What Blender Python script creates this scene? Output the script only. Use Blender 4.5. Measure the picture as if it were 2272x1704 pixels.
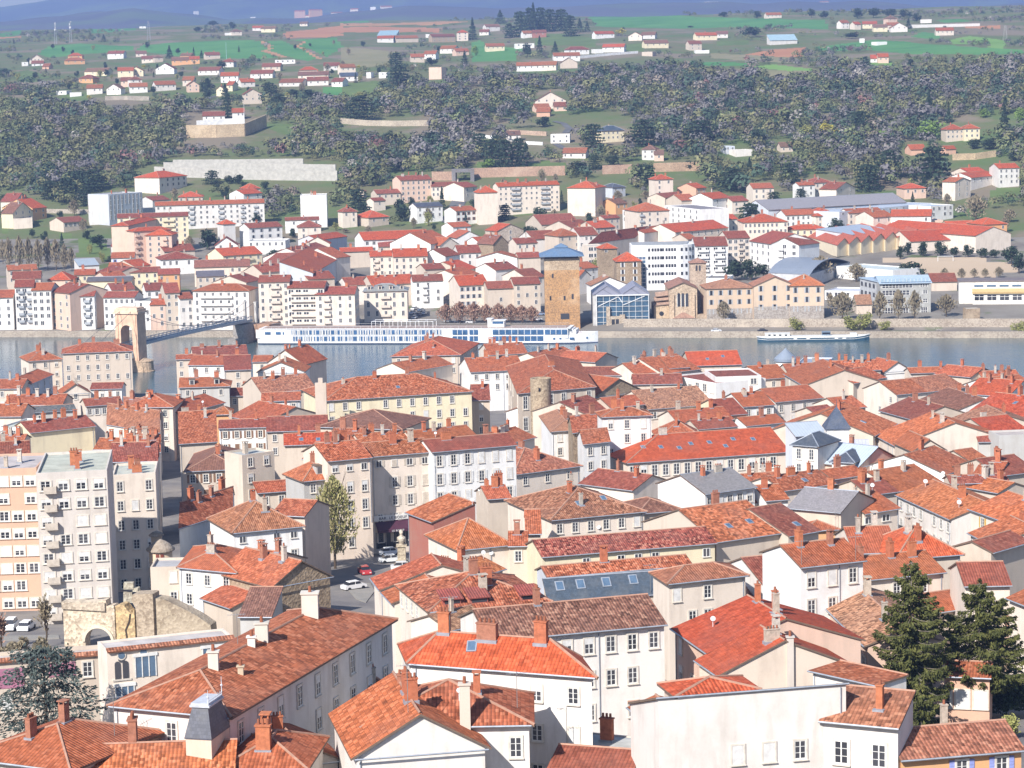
import bpy, math, random
import numpy as np
from mathutils import Vector, Matrix, noise
from mathutils.bvhtree import BVHTree

rnd = random.Random(7)
R = math.radians
for o in list(bpy.data.objects):
	bpy.data.objects.remove(o)
scene = bpy.context.scene
col = scene.collection

# ------------------------------------------------------------------ camera
F = 5344.0                      # focal length in pixels of a 2272 x 1704 frame
PITCH, ROLL, CAMZ = R(7.5), R(1.2), 109.0
fw = Vector((0, math.cos(PITCH), -math.sin(PITCH)))
u0 = Vector((0, math.sin(PITCH), math.cos(PITCH)))
x0 = Vector((1, 0, 0))
cr = x0 * math.cos(ROLL) - u0 * math.sin(ROLL)
cu = x0 * math.sin(ROLL) + u0 * math.cos(ROLL)
CAM = Vector((0, 0, CAMZ))
cd = bpy.data.cameras.new('camera')
cam = bpy.data.objects.new('camera', cd)
col.objects.link(cam)
m = Matrix((cr, cu, -fw)).transposed().to_4x4()
m.translation = CAM
cam.matrix_world = m
cd.sensor_fit = 'HORIZONTAL'
cd.sensor_width = 36.0
cd.lens = 36.0 * F / 2272.0
cd.clip_start = 1.0
cd.clip_end = 60000.0
scene.camera = cam

# ------------------------------------------------------------------ world, sun, exposure
SUN_EL, SUN_AZ = R(37), R(31)   # azimuth: degrees to the left of straight behind the camera
sdir = Vector((-math.sin(SUN_AZ) * math.cos(SUN_EL), -math.cos(SUN_AZ) * math.cos(SUN_EL), math.sin(SUN_EL)))
w = bpy.data.worlds.new('World')
scene.world = w
w.use_nodes = True
nt = w.node_tree
sky = nt.nodes.new('ShaderNodeTexSky')
sky.sky_type = 'NISHITA'
sky.sun_disc = False
sky.sun_elevation = SUN_EL
sky.sun_rotation = math.atan2(sdir.x, sdir.y)
sky.altitude = 250
sky.air_density = 1.3
sky.dust_density = 0.5
sky.ozone_density = 2.0
bg = nt.nodes['Background']
nt.links.new(sky.outputs[0], bg.inputs[0])
bg.inputs[1].default_value = 0.07
sl = bpy.data.lights.new('sun', 'SUN')
sl.energy = 4.7
sl.angle = R(0.5)
sl.color = (1.0, 0.95, 0.89)
so = bpy.data.objects.new('sun', sl)
col.objects.link(so)
so.rotation_euler = (-sdir).to_track_quat('-Z', 'Y').to_euler()
scene.view_settings.view_transform = 'Standard'
scene.view_settings.look = 'None'
scene.view_settings.exposure = 1.05
scene.view_settings.gamma = 1.0
HAZE = 1.2e-4
scene.cycles.volume_bounces = 0
scene.cycles.max_bounces = 6
scene.cycles.use_denoising = True

# ------------------------------------------------------------------ pixel <-> world
def ray(px, py):
	return fw + cr * ((px - 1136.0) / F) + cu * ((852.0 - py) / F)
def proj(p):
	v = Vector(p) - CAM
	d = v.dot(fw)
	return 1136 + F * v.dot(cr) / d, 852 - F * v.dot(cu) / d
def at_z(px, py, z):
	r = ray(px, py)
	return CAM + r * ((z - CAMZ) / r.z)
def at_y(px, py, y):
	r = ray(px, py)
	return CAM + r * (y / r.y)

# ------------------------------------------------------------------ terrain
_a, _b = at_z(0, 748, 0), at_z(2272, 750, 0)
BANK_K = (_b.y - _a.y) / (_b.x - _a.x)
BANK_0 = _a.y - BANK_K * _a.x
RIVER_W = 206.0
def y_far(x): return BANK_0 + BANK_K * max(-900, min(900, x))
NEAR_Y = [-400, 0, 60, 150, 210, 240, 300, 361, 445, 520, 600, 680, 735, 760, 900]
NEAR_Z = [104, 104, 84, 54, 42, 37, 31, 26, 19.3, 15.5, 11.5, 8.5, 6.5, 4.2, 4.2]
FAR_S = [0, 12, 17, 60, 150, 250, 330, 430, 520, 700, 900, 1100, 1300, 1600, 2000, 2600, 3500, 5000, 7000, 12000, 40000]
FAR_ZL = [2.2, 2.2, 2.3, 4, 8]
FAR_Z = [2.2, 2.2, 4.8, 6, 9, 13, 17, 26, 38, 60, 82, 100, 108, 122, 146, 172, 196, 200, 180, 170, 150]
def lump(x, y, s):
	return noise.noise((x / s, y / s, 3.7))
def zg(x, y):
	s = y - y_far(x)
	if s < 0:
		if s > -RIVER_W:
			return -3.0
		return float(np.interp(y, NEAR_Y, NEAR_Z))
	z = float(np.interp(s, FAR_S, FAR_Z))
	if s < 150 and x < 50:
		k = max(0.0, min(1.0, (50 - x) / 30))
		z += k * (float(np.interp(s, FAR_S[:5], FAR_ZL)) - z) * min(1, (150 - s) / 60)
	k = min(1.0, max(0.0, (s - 380) / 400))
	if k > 0:
		z += k * (lump(x, y, 260) * 7 + lump(x, y, 90) * 2.2)
	return z
def on_ground(px, py, h=0.0, lo=120.0, hi=9000.0):
	"""Where the ray of a pixel first meets the ground raised by h."""
	r = ray(px, py)
	r = r / r.y
	y, prev = lo, lo
	while y < hi:
		p = CAM + r * y
		s = p.y - y_far(p.x)
		g = zg(p.x, p.y)
		if -RIVER_W < s < 0:
			g = 0.0
		if p.z <= g + h:
			a, b = prev, y
			for _ in range(24):
				mid = (a + b) / 2
				q = CAM + r * mid
				if q.z <= zg(q.x, q.y) + h: b = mid
				else: a = mid
			return CAM + r * b
		prev = y
		y += 2.0 if y < 1500 else 8.0
	return CAM + r * hi

# ------------------------------------------------------------------ materials
def srgb(r, g, b):
	f = lambda c: (c / 12.92 if c <= 0.04045 else ((c + 0.055) / 1.055) ** 2.4)
	return (f(r / 255), f(g / 255), f(b / 255))
class NT:
	def __init__(self, name):
		self.m = bpy.data.materials.new(name)
		self.m.use_nodes = True
		self.t = self.m.node_tree
		self.b = self.t.nodes['Principled BSDF']
	def n(self, kind, **kw):
		x = self.t.nodes.new('ShaderNode' + kind)
		for k, v in kw.items():
			if k in x.inputs: x.inputs[k].default_value = v
			else: setattr(x, k, v)
		return x
	def l(self, a, b): self.t.links.new(a, b)
	def mix(self, fac, a, b, blend='MIX'):
		x = self.t.nodes.new('ShaderNodeMix')
		x.data_type = 'RGBA'
		x.blend_type = blend
		for sock, v in ((x.inputs[0], fac), (x.inputs[6], a), (x.inputs[7], b)):
			if hasattr(v, 'is_linked'): self.l(v, sock)
			elif isinstance(v, (int, float)): sock.default_value = v
			else: sock.default_value = (*v[:3], 1)
		return x.outputs[2]
	def math(self, op, a, b=0.0):
		x = self.t.nodes.new('ShaderNodeMath')
		x.operation = op
		for sock, v in ((x.inputs[0], a), (x.inputs[1], b)):
			if hasattr(v, 'is_linked'): self.l(v, sock)
			else: sock.default_value = v
		return x.outputs[0]
	def ramp(self, v, a, b, c0=0.0, c1=1.0):
		x = self.t.nodes.new('ShaderNodeMapRange')
		x.inputs[1].default_value, x.inputs[2].default_value = a, b
		x.inputs[3].default_value, x.inputs[4].default_value = c0, c1
		self.l(v, x.inputs[0])
		return x.outputs[0]
	def noise(self, scale, detail=3.0, vec=None, rough=0.6):
		x = self.n('TexNoise', Scale=scale, Detail=detail, Roughness=rough)
		if vec is not None: self.l(vec, x.inputs['Vector'])
		return x.outputs[0]
	def bump(self, h, strength=0.5, dist=0.05):
		x = self.n('Bump', Strength=strength, Distance=dist)
		self.l(h, x.inputs['Height'])
		self.l(x.outputs[0], self.b.inputs['Normal'])
	def set(self, color=None, rough=0.8, metal=0.0, spec=0.3):
		if color is not None:
			if hasattr(color, 'is_linked'): self.l(color, self.b.inputs['Base Color'])
			else: self.b.inputs['Base Color'].default_value = (*color[:3], 1)
		self.b.inputs['Roughness'].default_value = rough
		self.b.inputs['Metallic'].default_value = metal
		self.b.inputs['Specular IOR Level'].default_value = spec
		return self.m

def mat_tile():
	k = NT('clay_tiles')
	oi = k.n('ObjectInfo')
	uv = k.n('UVMap')
	geo = k.n('NewGeometry')
	br = k.n('TexBrick', Scale=1.0)
	br.offset = 0.37
	br.inputs['Color1'].default_value = (0, 0, 0, 1)
	br.inputs['Color2'].default_value = (1, 1, 1, 1)
	br.inputs['Mortar'].default_value = (0.4, 0.4, 0.4, 1)
	br.inputs['Mortar Size'].default_value = 0.0
	br.inputs['Brick Width'].default_value = 0.34
	br.inputs['Row Height'].default_value = 0.42
	k.l(uv.outputs[0], br.inputs['Vector'])
	sep = k.n('SeparateXYZ')
	k.l(uv.outputs[0], sep.inputs[0])
	val = k.n('SeparateColor')
	k.l(br.outputs['Color'], val.inputs[0])
	big = k.noise(0.16, 4, geo.outputs['Position'])
	mid = k.noise(0.9, 3, geo.outputs['Position'])
	rows = k.math('FRACT', k.math('MULTIPLY', sep.outputs[1], 1 / 0.42))
	waves = k.math('SINE', k.math('MULTIPLY', sep.outputs[0], 2 * math.pi / 0.34))
	base = oi.outputs['Color']
	v = k.ramp(val.outputs[0], 0, 1, -1, 1)
	amp = k.math('MULTIPLY', v, k.math('ADD', k.math('MULTIPLY', oi.outputs['Alpha'], 0.55), 0.1))
	fac = k.math('ADD', amp, k.ramp(mid, 0.3, 0.7, 0.72, 1.18))
	gap = k.ramp(waves, -1.0, -0.35, 0.62, 1.0)
	fac = k.math('MULTIPLY', k.math('MULTIPLY', fac, gap), k.ramp(rows, 0.0, 0.22, 0.72, 1.0))
	comb = k.n('CombineColor')
	for i in range(3): k.l(fac, comb.inputs[i])
	c = k.mix(1.0, base, comb.outputs[0], 'MULTIPLY')
	pale = k.mix(0.55, base, (0.62, 0.42, 0.28))
	spot = k.math('MULTIPLY', k.ramp(val.outputs[0], 0.72, 0.95), oi.outputs['Alpha'])
	c = k.mix(k.math('MULTIPLY', spot, 0.55), c, pale)
	grime = k.mix(0.6, base, (0.16, 0.10, 0.085))
	c = k.mix(k.math('MULTIPLY', k.ramp(big, 0.48, 0.72), 0.55), c, grime)
	k.bump(k.math('ADD', waves, k.math('MULTIPLY', rows, -1.2)), 0.55, 0.05)
	return k.set(c, 0.85, 0, 0.2)

def mat_wall():
	k = NT('painted_render')
	oi = k.n('ObjectInfo')
	geo = k.n('NewGeometry')
	mp = k.n('Mapping')
	mp.inputs['Scale'].default_value = (1, 1, 0.18)
	k.l(geo.outputs['Position'], mp.inputs[0])
	streak = k.noise(0.8, 4, mp.outputs[0])
	blot = k.noise(0.25, 4, geo.outputs['Position'])
	fine = k.noise(6.0, 2, geo.outputs['Position'])
	base = oi.outputs['Color']
	dirt = k.mix(0.7, base, (0.30, 0.25, 0.20))
	c = k.mix(k.math('MULTIPLY', k.ramp(streak, 0.5, 0.75), 0.5), base, dirt)
	c = k.mix(k.math('MULTIPLY', k.ramp(blot, 0.5, 0.7), 0.32), c, dirt)
	c = k.mix(k.ramp(fine, 0.3, 0.7, 0.0, 0.12), c, dirt)
	k.bump(fine, 0.15, 0.03)
	return k.set(c, 0.9, 0, 0.2)

def mat_stone():
	k = NT('rubble_stone')
	oi = k.n('ObjectInfo')
	geo = k.n('NewGeometry')
	vor = k.n('TexVoronoi', Scale=2.6)
	k.l(geo.outputs['Position'], vor.inputs['Vector'])
	val = k.n('SeparateColor')
	k.l(vor.outputs['Color'], val.inputs[0])
	big = k.noise(0.12, 5, geo.outputs['Position'])
	base = oi.outputs['Color']
	dark = k.mix(0.75, base, (0.14, 0.10, 0.07))
	pale = k.mix(0.4, base, (0.62, 0.52, 0.40))
	fine = k.noise(5.0, 4, geo.outputs['Position'])
	c = k.mix(k.ramp(val.outputs[0], 0.2, 0.9, 0, 0.75), base, dark)
	c = k.mix(k.ramp(fine, .45, .7, 0, .55), c, dark)
	c = k.mix(k.ramp(big, 0.52, 0.72, 0, 0.75), c, pale)
	c = k.mix(k.ramp(big, 0.46, 0.28, 0, 0.5), c, dark)
	k.bump(vor.outputs['Distance'], 0.6, 0.12)
	return k.set(c, 0.95, 0, 0.15)

def mat_plain(name, color=None, rough=0.6, metal=0.0, spec=0.3, var=0.25, scale=1.5):
	"""Object colour (or a fixed one) with a little uneven wear."""
	k = NT(name)
	if color is None:
		base = k.n('ObjectInfo').outputs['Color']
	else:
		rgb = k.n('RGB')
		rgb.outputs[0].default_value = (*color, 1)
		base = rgb.outputs[0]
	geo = k.n('NewGeometry')
	nz = k.noise(scale, 4, geo.outputs['Position'])
	dk = k.mix(1.0, base, (1 - var,) * 3, 'MULTIPLY')
	c = k.mix(k.ramp(nz, 0.35, 0.7), base, dk)
	return k.set(c, rough, metal, spec)

def mat_attr(name, rough=0.9, spec=0.1, var=0.3, scale=0.6, trans=0.0):
	k = NT(name)
	at = k.n('Attribute', attribute_name='Col')
	geo = k.n('NewGeometry')
	nz = k.noise(scale, 4, geo.outputs['Position'])
	dk = k.mix(1.0, at.outputs['Color'], (1 - var,) * 3, 'MULTIPLY')
	c = k.mix(k.ramp(nz, 0.3, 0.7), at.outputs['Color'], dk)
	return k.set(c, rough, 0, spec)

def mat_leaf(name, a, b, scale=0.5):
	k = NT(name)
	geo = k.n('NewGeometry')
	nz = k.noise(scale, 3, geo.outputs['Position'])
	c = k.mix(k.ramp(nz, 0.35, 0.65), a, b)
	c2 = k.mix(k.math('MULTIPLY', geo.outputs['Random Per Island'], 0.5), c, tuple(x * 0.45 for x in a))
	return k.set(c2, 0.8, 0, 0.15)

def mat_slate():
	k = NT('slate_roofing')
	oi = k.n('ObjectInfo')
	uv = k.n('UVMap')
	br = k.n('TexBrick', Scale=1.0)
	br.inputs['Color1'].default_value = (0.75,) * 3 + (1,)
	br.inputs['Color2'].default_value = (1.1,) * 3 + (1,)
	br.inputs['Mortar'].default_value = (0.6,) * 3 + (1,)
	br.inputs['Mortar Size'].default_value = 0.012
	br.inputs['Brick Width'].default_value = 0.3
	br.inputs['Row Height'].default_value = 0.28
	k.l(uv.outputs[0], br.inputs['Vector'])
	geo = k.n('NewGeometry')
	nz = k.noise(0.5, 4, geo.outputs['Position'])
	c = k.mix(1.0, oi.outputs['Color'], br.outputs['Color'], 'MULTIPLY')
	c = k.mix(k.ramp(nz, 0.45, 0.75, 0, 0.5), c, k.mix(0.6, oi.outputs['Color'], (0.2, 0.19, 0.17)))
	return k.set(c, 0.55, 0, 0.4)

def mat_seam():
	k = NT('seamed_metal_roofing')
	oi = k.n('ObjectInfo')
	uv = k.n('UVMap')
	sep = k.n('SeparateXYZ')
	k.l(uv.outputs[0], sep.inputs[0])
	f = k.math('FRACT', k.math('MULTIPLY', sep.outputs[0], 1 / 0.7))
	geo = k.n('NewGeometry')
	nz = k.noise(0.4, 4, geo.outputs['Position'])
	c = k.mix(k.ramp(f, 0.9, 0.95), oi.outputs['Color'], k.mix(1.0, oi.outputs['Color'], (0.6,) * 3, 'MULTIPLY'))
	c = k.mix(k.ramp(nz, 0.45, 0.75, 0, 0.4), c, k.mix(1.0, oi.outputs['Color'], (0.7, 0.7, 0.68), 'MULTIPLY'))
	k.bump(k.ramp(f, 0.9, 0.95), 0.5, 0.05)
	return k.set(c, 0.45, 0.1, 0.5)

M_TILE, M_WALL, M_STONE, M_SLATE, M_SEAM = mat_tile(), mat_wall(), mat_stone(), mat_slate(), mat_seam()
M_RIDGE = mat_plain('ridge_mortar', (0.42, 0.24, 0.17), 0.9)
M_EAVE = mat_plain('eave_boards', (0.17, 0.12, 0.09), 0.8)
M_PAINT = mat_plain('paint', None, 0.55)
M_CONC = mat_plain('concrete', None, 0.9, 0, 0.2, 0.3, 0.5)
M_METAL = mat_plain('grey_metal', None, 0.4, 0.4, 0.5)
M_FRAME = mat_plain('window_paint', (0.74, 0.73, 0.70), 0.5)
M_SURR = mat_plain('window_surround', (0.66, 0.60, 0.52), 0.85)
def mat_glass():
	k = NT('window_glass')
	geo = k.n('NewGeometry')
	oi = k.n('ObjectInfo')
	c = k.mix(k.math('MULTIPLY', oi.outputs['Random'], 0.8), (0.018, 0.020, 0.026), (0.085, 0.085, 0.095))
	return k.set(c, 0.12, 0, 0.6)
M_GLASS = mat_glass()
M_BLUEGLASS = mat_plain('tinted_glazing', (0.10, 0.16, 0.24), 0.08, 0, 0.8)
M_ZINC = mat_plain('zinc_flashing', (0.36, 0.39, 0.44), 0.5, 0.3, 0.5)
M_BRICK = mat_plain('brick_chimney', None, 0.9, 0, 0.2, 0.35, 2.5)
M_BARK = mat_plain('bark', (0.10, 0.075, 0.055), 0.95, 0, 0.1)
M_POT = mat_plain('clay_pot', (0.30, 0.11, 0.06), 0.85)

# ------------------------------------------------------------------ mesh builder
class MB:
	def __init__(self):
		self.v, self.f, self.mi, self.uv = [], [], [], {}
	def add(self, vs, fs, mi=0):
		n = len(self.v)
		self.v += [tuple(x) for x in vs]
		for f in fs:
			self.f.append(tuple(i + n for i in f))
			self.mi.append(mi)
	def box(self, c, s, rz=0.0, mi=0, taper=1.0):
		ca, sa = math.cos(rz), math.sin(rz)
		vs = []
		for k in (-0.5, 0.5):
			t = taper if k > 0 else 1.0
			for (i, j) in ((-.5, -.5), (.5, -.5), (.5, .5), (-.5, .5)):
				x, y = i * s[0] * t, j * s[1] * t
				vs.append((c[0] + x * ca - y * sa, c[1] + x * sa + y * ca, c[2] + k * s[2]))
		self.add(vs, [(3, 2, 1, 0), (4, 5, 6, 7), (0, 1, 5, 4), (1, 2, 6, 5), (2, 3, 7, 6), (3, 0, 4, 7)], mi)
	def beam(self, p0, p1, wd, ht, mi=0):
		p0, p1 = Vector(p0), Vector(p1)
		d = (p1 - p0).normalized()
		up = Vector((0, 0, 1)) if abs(d.z) < 0.95 else Vector((1, 0, 0))
		s = d.cross(up).normalized()
		u = s.cross(d).normalized()
		vs = [p + s * a * wd / 2 + u * b * ht / 2 for p in (p0, p1) for (a, b) in ((-1, -1), (1, -1), (1, 1), (-1, 1))]
		self.add(vs, [(0, 1, 2, 3), (7, 6, 5, 4), (0, 4, 5, 1), (1, 5, 6, 2), (2, 6, 7, 3), (3, 7, 4, 0)], mi)
	def tube(self, p0, p1, r0, r1=None, n=6, mi=0, caps=True):
		r1 = r0 if r1 is None else r1
		p0, p1 = Vector(p0), Vector(p1)
		d = (p1 - p0).normalized()
		up = Vector((0, 0, 1)) if abs(d.z) < 0.9 else Vector((1, 0, 0))
		s = d.cross(up).normalized()
		u = s.cross(d).normalized()
		vs = []
		for p, r in ((p0, r0), (p1, r1)):
			for i in range(n):
				a = 2 * math.pi * i / n
				vs.append(p + s * math.cos(a) * r + u * math.sin(a) * r)
		fs = [(i, (i + 1) % n, n + (i + 1) % n, n + i) for i in range(n)]
		if caps: fs += [tuple(range(n - 1, -1, -1)), tuple(range(n, 2 * n))]
		self.add(vs, fs, mi)
	def lathe(self, c, prof, n=20, mi=0):
		vs, fs = [], []
		for (r, z) in prof:
			for i in range(n):
				a = 2 * math.pi * i / n
				vs.append((c[0] + r * math.cos(a), c[1] + r * math.sin(a), c[2] + z))
		for k in range(len(prof) - 1):
			for i in range(n):
				j = (i + 1) % n
				fs.append((k * n + i, k * n + j, (k + 1) * n + j, (k + 1) * n + i))
		fs.append(tuple(range((len(prof) - 1) * n, len(prof) * n)))
		self.add(vs, fs, mi)
	def prism(self, poly, z0, z1, mi=0):
		"""Extrude a ground polygon (counter-clockwise from above); z1 may be a list."""
		n = len(poly)
		zt = z1 if isinstance(z1, (list, tuple)) else [z1] * n
		vs = [(p[0], p[1], z0) for p in poly] + [(p[0], p[1], z) for p, z in zip(poly, zt)]
		self.add(vs, [tuple(range(n - 1, -1, -1)), tuple(range(n, 2 * n))] + [(i, (i + 1) % n, n + (i + 1) % n, n + i) for i in range(n)], mi)
	def slab(self, pts, th, mi=0, mi_under=None, udir=None):
		"""A roof plane: a polygon (upward-facing order) with thickness and tile-aligned UVs."""
		pts = [Vector(p) for p in pts]
		n = len(pts)
		nrm = Vector()
		for i in range(n):
			nrm += (pts[i]).cross(pts[(i + 1) % n])
		nrm.normalize()
		if nrm.z < 0:
			pts.reverse()
			nrm = -nrm
		u = Vector(udir).normalized() if udir is not None else (pts[1] - pts[0]).normalized()
		u = (u - nrm * u.dot(nrm)).normalized()
		v = nrm.cross(u)
		base = len(self.v)
		low = [p - Vector((0, 0, th)) for p in pts]
		self.add(pts + low, [tuple(range(n))], mi)
		self.uv[len(self.f) - 1] = [(p.dot(u), p.dot(v)) for p in pts]
		k = mi if mi_under is None else mi_under
		for f in [tuple(range(2 * n - 1, n - 1, -1))] + [(i, n + i, n + (i + 1) % n, (i + 1) % n) for i in range(n)]:
			self.f.append(tuple(base + i for i in f))
			self.mi.append(k)
	def mesh(self, name, mats, origin=(0, 0, 0), smooth=False):
		me = bpy.data.meshes.new(name)
		o = Vector(origin)
		me.from_pydata([(x - o.x, y - o.y, z - o.z) for x, y, z in self.v], [], self.f)
		for mt in (mats if isinstance(mats, (list, tuple)) else [mats]):
			me.materials.append(mt)
		me.polygons.foreach_set('material_index', self.mi)
		if self.uv:
			ul = me.uv_layers.new(name='UVMap')
			for p in me.polygons:
				if p.index in self.uv:
					for li, c in zip(p.loop_indices, self.uv[p.index]):
						ul.data[li].uv = c
		if smooth:
			me.polygons.foreach_set('use_smooth', [True] * len(me.polygons))
		me.update()
		return me
	def build(self, name, mats, parent=None, origin=None, color=None, smooth=False):
		org = Vector(origin) if origin is not None else (parent.location if parent else Vector((0, 0, 0)))
		ob = bpy.data.objects.new(name, self.mesh(name, mats, org, smooth))
		col.objects.link(ob)
		if parent: ob.parent = parent
		else: ob.location = org
		if color is not None: ob.color = (*color[:3], color[3] if len(color) > 3 else 0.3)
		return ob

def tag(o, label=None, cat=None, group=None, kind=None):
	if label: o['label'] = label
	if cat: o['category'] = cat
	if group: o['group'] = group
	if kind: o['kind'] = kind
	return o
def thing(name, label, cat, loc, group=None):
	o = bpy.data.objects.new(name, None)
	o.empty_display_size = 0.5
	o.location = loc
	col.objects.link(o)
	return tag(o, label, cat, group)
def inst(name, mesh, parent, mat=None, color=None):
	"""One more object on a shared mesh; mat is its matrix in the parent's frame."""
	o = bpy.data.objects.new(name, mesh)
	col.objects.link(o)
	o.parent = parent
	if mat is not None: o.matrix_local = mat
	if color is not None: o.color = (*color[:3], color[3] if len(color) > 3 else 0.3)
	return o
# ------------------------------------------------------------------ houses
WALLC = dict(t2=(.60, .38, .27), a2=(.60, .55, .50), w=(.74, .73, .71), c=(.69, .60, .51), y=(.70, .615, .43), b=(.56, .475, .39), g=(.45, .44, .42), s=(.38, .29, .20),
             p=(.66, .47, .37), o=(.66, .36, .17), n=(.72, .60, .49), l=(.62, .60, .57), t=(.60, .36, .25), m=(.32, .12, .09),
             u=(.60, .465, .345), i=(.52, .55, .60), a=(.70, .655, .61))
ROOFC = dict(r=(.42, .125, .062), d=(.29, .085, .060), o=(.52, .165, .070), t=(.39, .205, .135), b=(.25, .115, .085), e=(.36, .15, .09),
             v=(.50, .10, .045), f=(.33, .13, .10), k=(.075, .085, .11), z=(.36, .41, .47), g=(.27, .26, .25), h=(.50, .48, .45),
             x=(.13, .12, .13), l=(.48, .53, .60), w=(.62, .62, .61), q=(.065, .09, .125), j=(.14, .15, .15))
SHUTC = dict(g=(.40, .42, .44), w=(.68, .67, .65), b=(.24, .14, .09), r=(.35, .09, .06), v=(.30, .36, .28), u=(.28, .32, .62), n=(.55, .48, .40), y=(.62, .40, .10))
CHIMC = [(.47, .16, .085), (.50, .18, .09), (.50, .42, .34), (.44, .39, .33), (.38, .17, .11), (.56, .50, .43)]
GRP = dict(n='houses of the old town on the near bank', f='houses of the town across the river', h='houses scattered over the far hillside')
surf_v, surf_f = [], []          # every wall and roof, for the sight test of windows
pending = []                     # (root, matrix, width, height, style)
house_log = []
def collect(mb):
	n = len(surf_v)
	surf_v.extend(mb.v)
	surf_f.extend([tuple(i + n for i in f) for f in mb.f])

def chimney_mesh(kind):
	mb = MB()
	if kind == 0:      # brick stack with clay pots
		mb.box((0, 0, .3), (1.15, .6, 2.6)); mb.box((0, 0, 1.66), (1.3, .75, .12))
		for i in (-.36, 0, .36): mb.tube((i, 0, 1.7), (i, 0, 2.15), .13, .11, 7, 1)
	elif kind == 1:    # rendered stack with a raised slab
		mb.box((0, 0, .2), (.85, .7, 2.4))
		for (i, j) in ((-.34, -.27), (.34, -.27), (.34, .27), (-.34, .27)): mb.box((i, j, 1.56), (.12, .12, .32))
		mb.box((0, 0, 1.77), (1.05, .9, .1))
	elif kind == 2:    # low wide stack
		mb.box((0, 0, -.05), (1.7, .6, 2.1)); mb.box((0, 0, 1.05), (1.82, .72, .1))
		for i in (-.6, -.2, .2, .6): mb.tube((i, 0, 1.1), (i, 0, 1.45), .12, .10, 7, 1)
	else:              # slim stack with one pot
		mb.box((0, 0, .3), (.55, .55, 2.6)); mb.box((0, 0, 1.65), (.68, .68, .1))
		mb.tube((0, 0, 1.7), (0, 0, 2.1), .14, .12, 7, 1)
	mb.box((0, 0, -.55), (1.9 if kind == 2 else 1.35, .95, .5), 0, 2)
	return mb.mesh('chimney', [M_BRICK, M_POT, M_ZINC])
CHIM = [chimney_mesh(i) for i in range(4)]

def win_meshes():
	d = {}
	mb = MB(); mb.box((0, 0.02, 0), (1, .10, 1)); d['pane'] = mb.mesh('window', M_GLASS)
	def ring(mb, wd, y0, y1, mi, ox, oz, sx=1.0, sz=1.0):
		yc, th = (y0 + y1) / 2, y1 - y0
		mb.box((-sx / 2 - ox / 2 + wd * 0, yc, 0), (ox, th, sz + 2 * oz), 0, mi)
		mb.box((sx / 2 + ox / 2, yc, 0), (ox, th, sz + 2 * oz), 0, mi)
		mb.box((0, yc, sz / 2 + oz / 2), (sx, th, oz), 0, mi)
		mb.box((0, yc, -sz / 2 - oz / 2), (sx, th, oz), 0, mi)
	mb = MB()
	ring(mb, 0, -.11, .05, 1, .15, .09)
	ring(mb, 0, -.075, .03, 0, .075, .05, .85, .90)
	mb.box((0, -.055, 0), (.09, .05, .9), 0, 0)
	for z in (-.16, .17):
		for sx in (-.235, .235): mb.box((sx, -.05, z), (.38, .03, .022), 0, 0)
	d['frame'] = mb.mesh('frame', [M_FRAME, M_SURR])
	mb = MB()
	ring(mb, 0, -.09, .05, 0, .10, .06)
	mb.box((0, -.055, 0), (.10, .05, 1), 0, 0)
	d['frame_simple'] = mb.mesh('frame', [M_FRAME])
	mb = MB()
	mb.box((0, 0, 0), (.46, .05, 1.0))
	for k in range(6): mb.box((0, -.035, -.42 + k * .168), (.36, .02, .08))
	d['shutter'] = mb.mesh('shutter', M_PAINT)
	mb = MB(); mb.box((0, -.10, 0), (1.35, .24, .09)); d['sill'] = mb.mesh('sill', M_SURR)
	mb = MB(); mb.box((0, -.045, 0), (.97, .05, 1)); d['blind'] = mb.mesh('blind', M_PAINT)
	mb = MB()
	mb.box((0, .02, 0), (1, .10, 1), 0, 0)
	ring(mb, 0, -.09, .05, 1, .12, .07)
	mb.box((0, -.05, 0), (.1, .05, 1), 0, 1)
	d['far'] = mb.mesh('window', [M_GLASS, M_FRAME])
	mb = MB()
	mb.box((0, .02, 0), (1, .10, 1), 0, 0)
	for s in (-1, 1): mb.box((s * .76, -.03, 0), (.46, .08, 1.04), 0, 1)
	d['far_shut'] = mb.mesh('window', [M_GLASS, M_PAINT])
	return d
WM = win_meshes()
_sk = MB(); _sk.box((0, 0, .06), (.8, 1.2, .10), 0, 0); _sk.box((0, 0, .1), (1.0, 1.4, .06), 0, 1)
_sk2 = MB(); _sk2.box((0, 0, .05), (.95, 1.35, .14), 0, 1); _sk2.box((0, 0, .10), (.72, 1.1, .06), 0, 0)
WM['skylight'] = _sk2.mesh('skylight', [M_BLUEGLASS, M_ZINC])

def facade_windows(root, p0, p1, zt, zb, zone, o, sty, wc):
	p0, p1 = Vector((p0[0], p0[1], 0)), Vector((p1[0], p1[1], 0))
	u = p1 - p0
	L = u.length
	u.normalize()
	n = Vector((u.y, -u.x, 0))
	if n.dot(Vector((0, 0, 0)) - (p0 + p1) / 2) <= 0: return
	st = float(o.get('st', 3.1))
	cols = int(o['cols']) if 'cols' in o else max(1, round((L - 1.0) / {'n': 3.1, 'f': 3.2, 'h': 3.2}[zone]))
	rows = int(o['rows']) if 'rows' in o else max(1, int((zt - zb - 1.2) / st))
	ww, wh = float(o.get('ww', 1.0)), float(o.get('wh', 1.65 if zone != 'h' else 1.4))
	top = float(o.get('top', 0.75))
	for r in range(rows):
		z = zt - top - wh / 2 - r * st
		h2 = wh
		if r == 0 and o.get('attic'):
			h2 = wh * .6; z += wh * .12
		if z - wh / 2 < zb + .8: break
		for c in range(cols):
			if rnd.random() < float(o.get('skip', 0.07)): continue
			s = L * (c + .5) / cols
			p = p0 + u * s + Vector((0, 0, z))
			pending.append((root, p, u.copy(), ww, h2, zone, sty, o))

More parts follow.
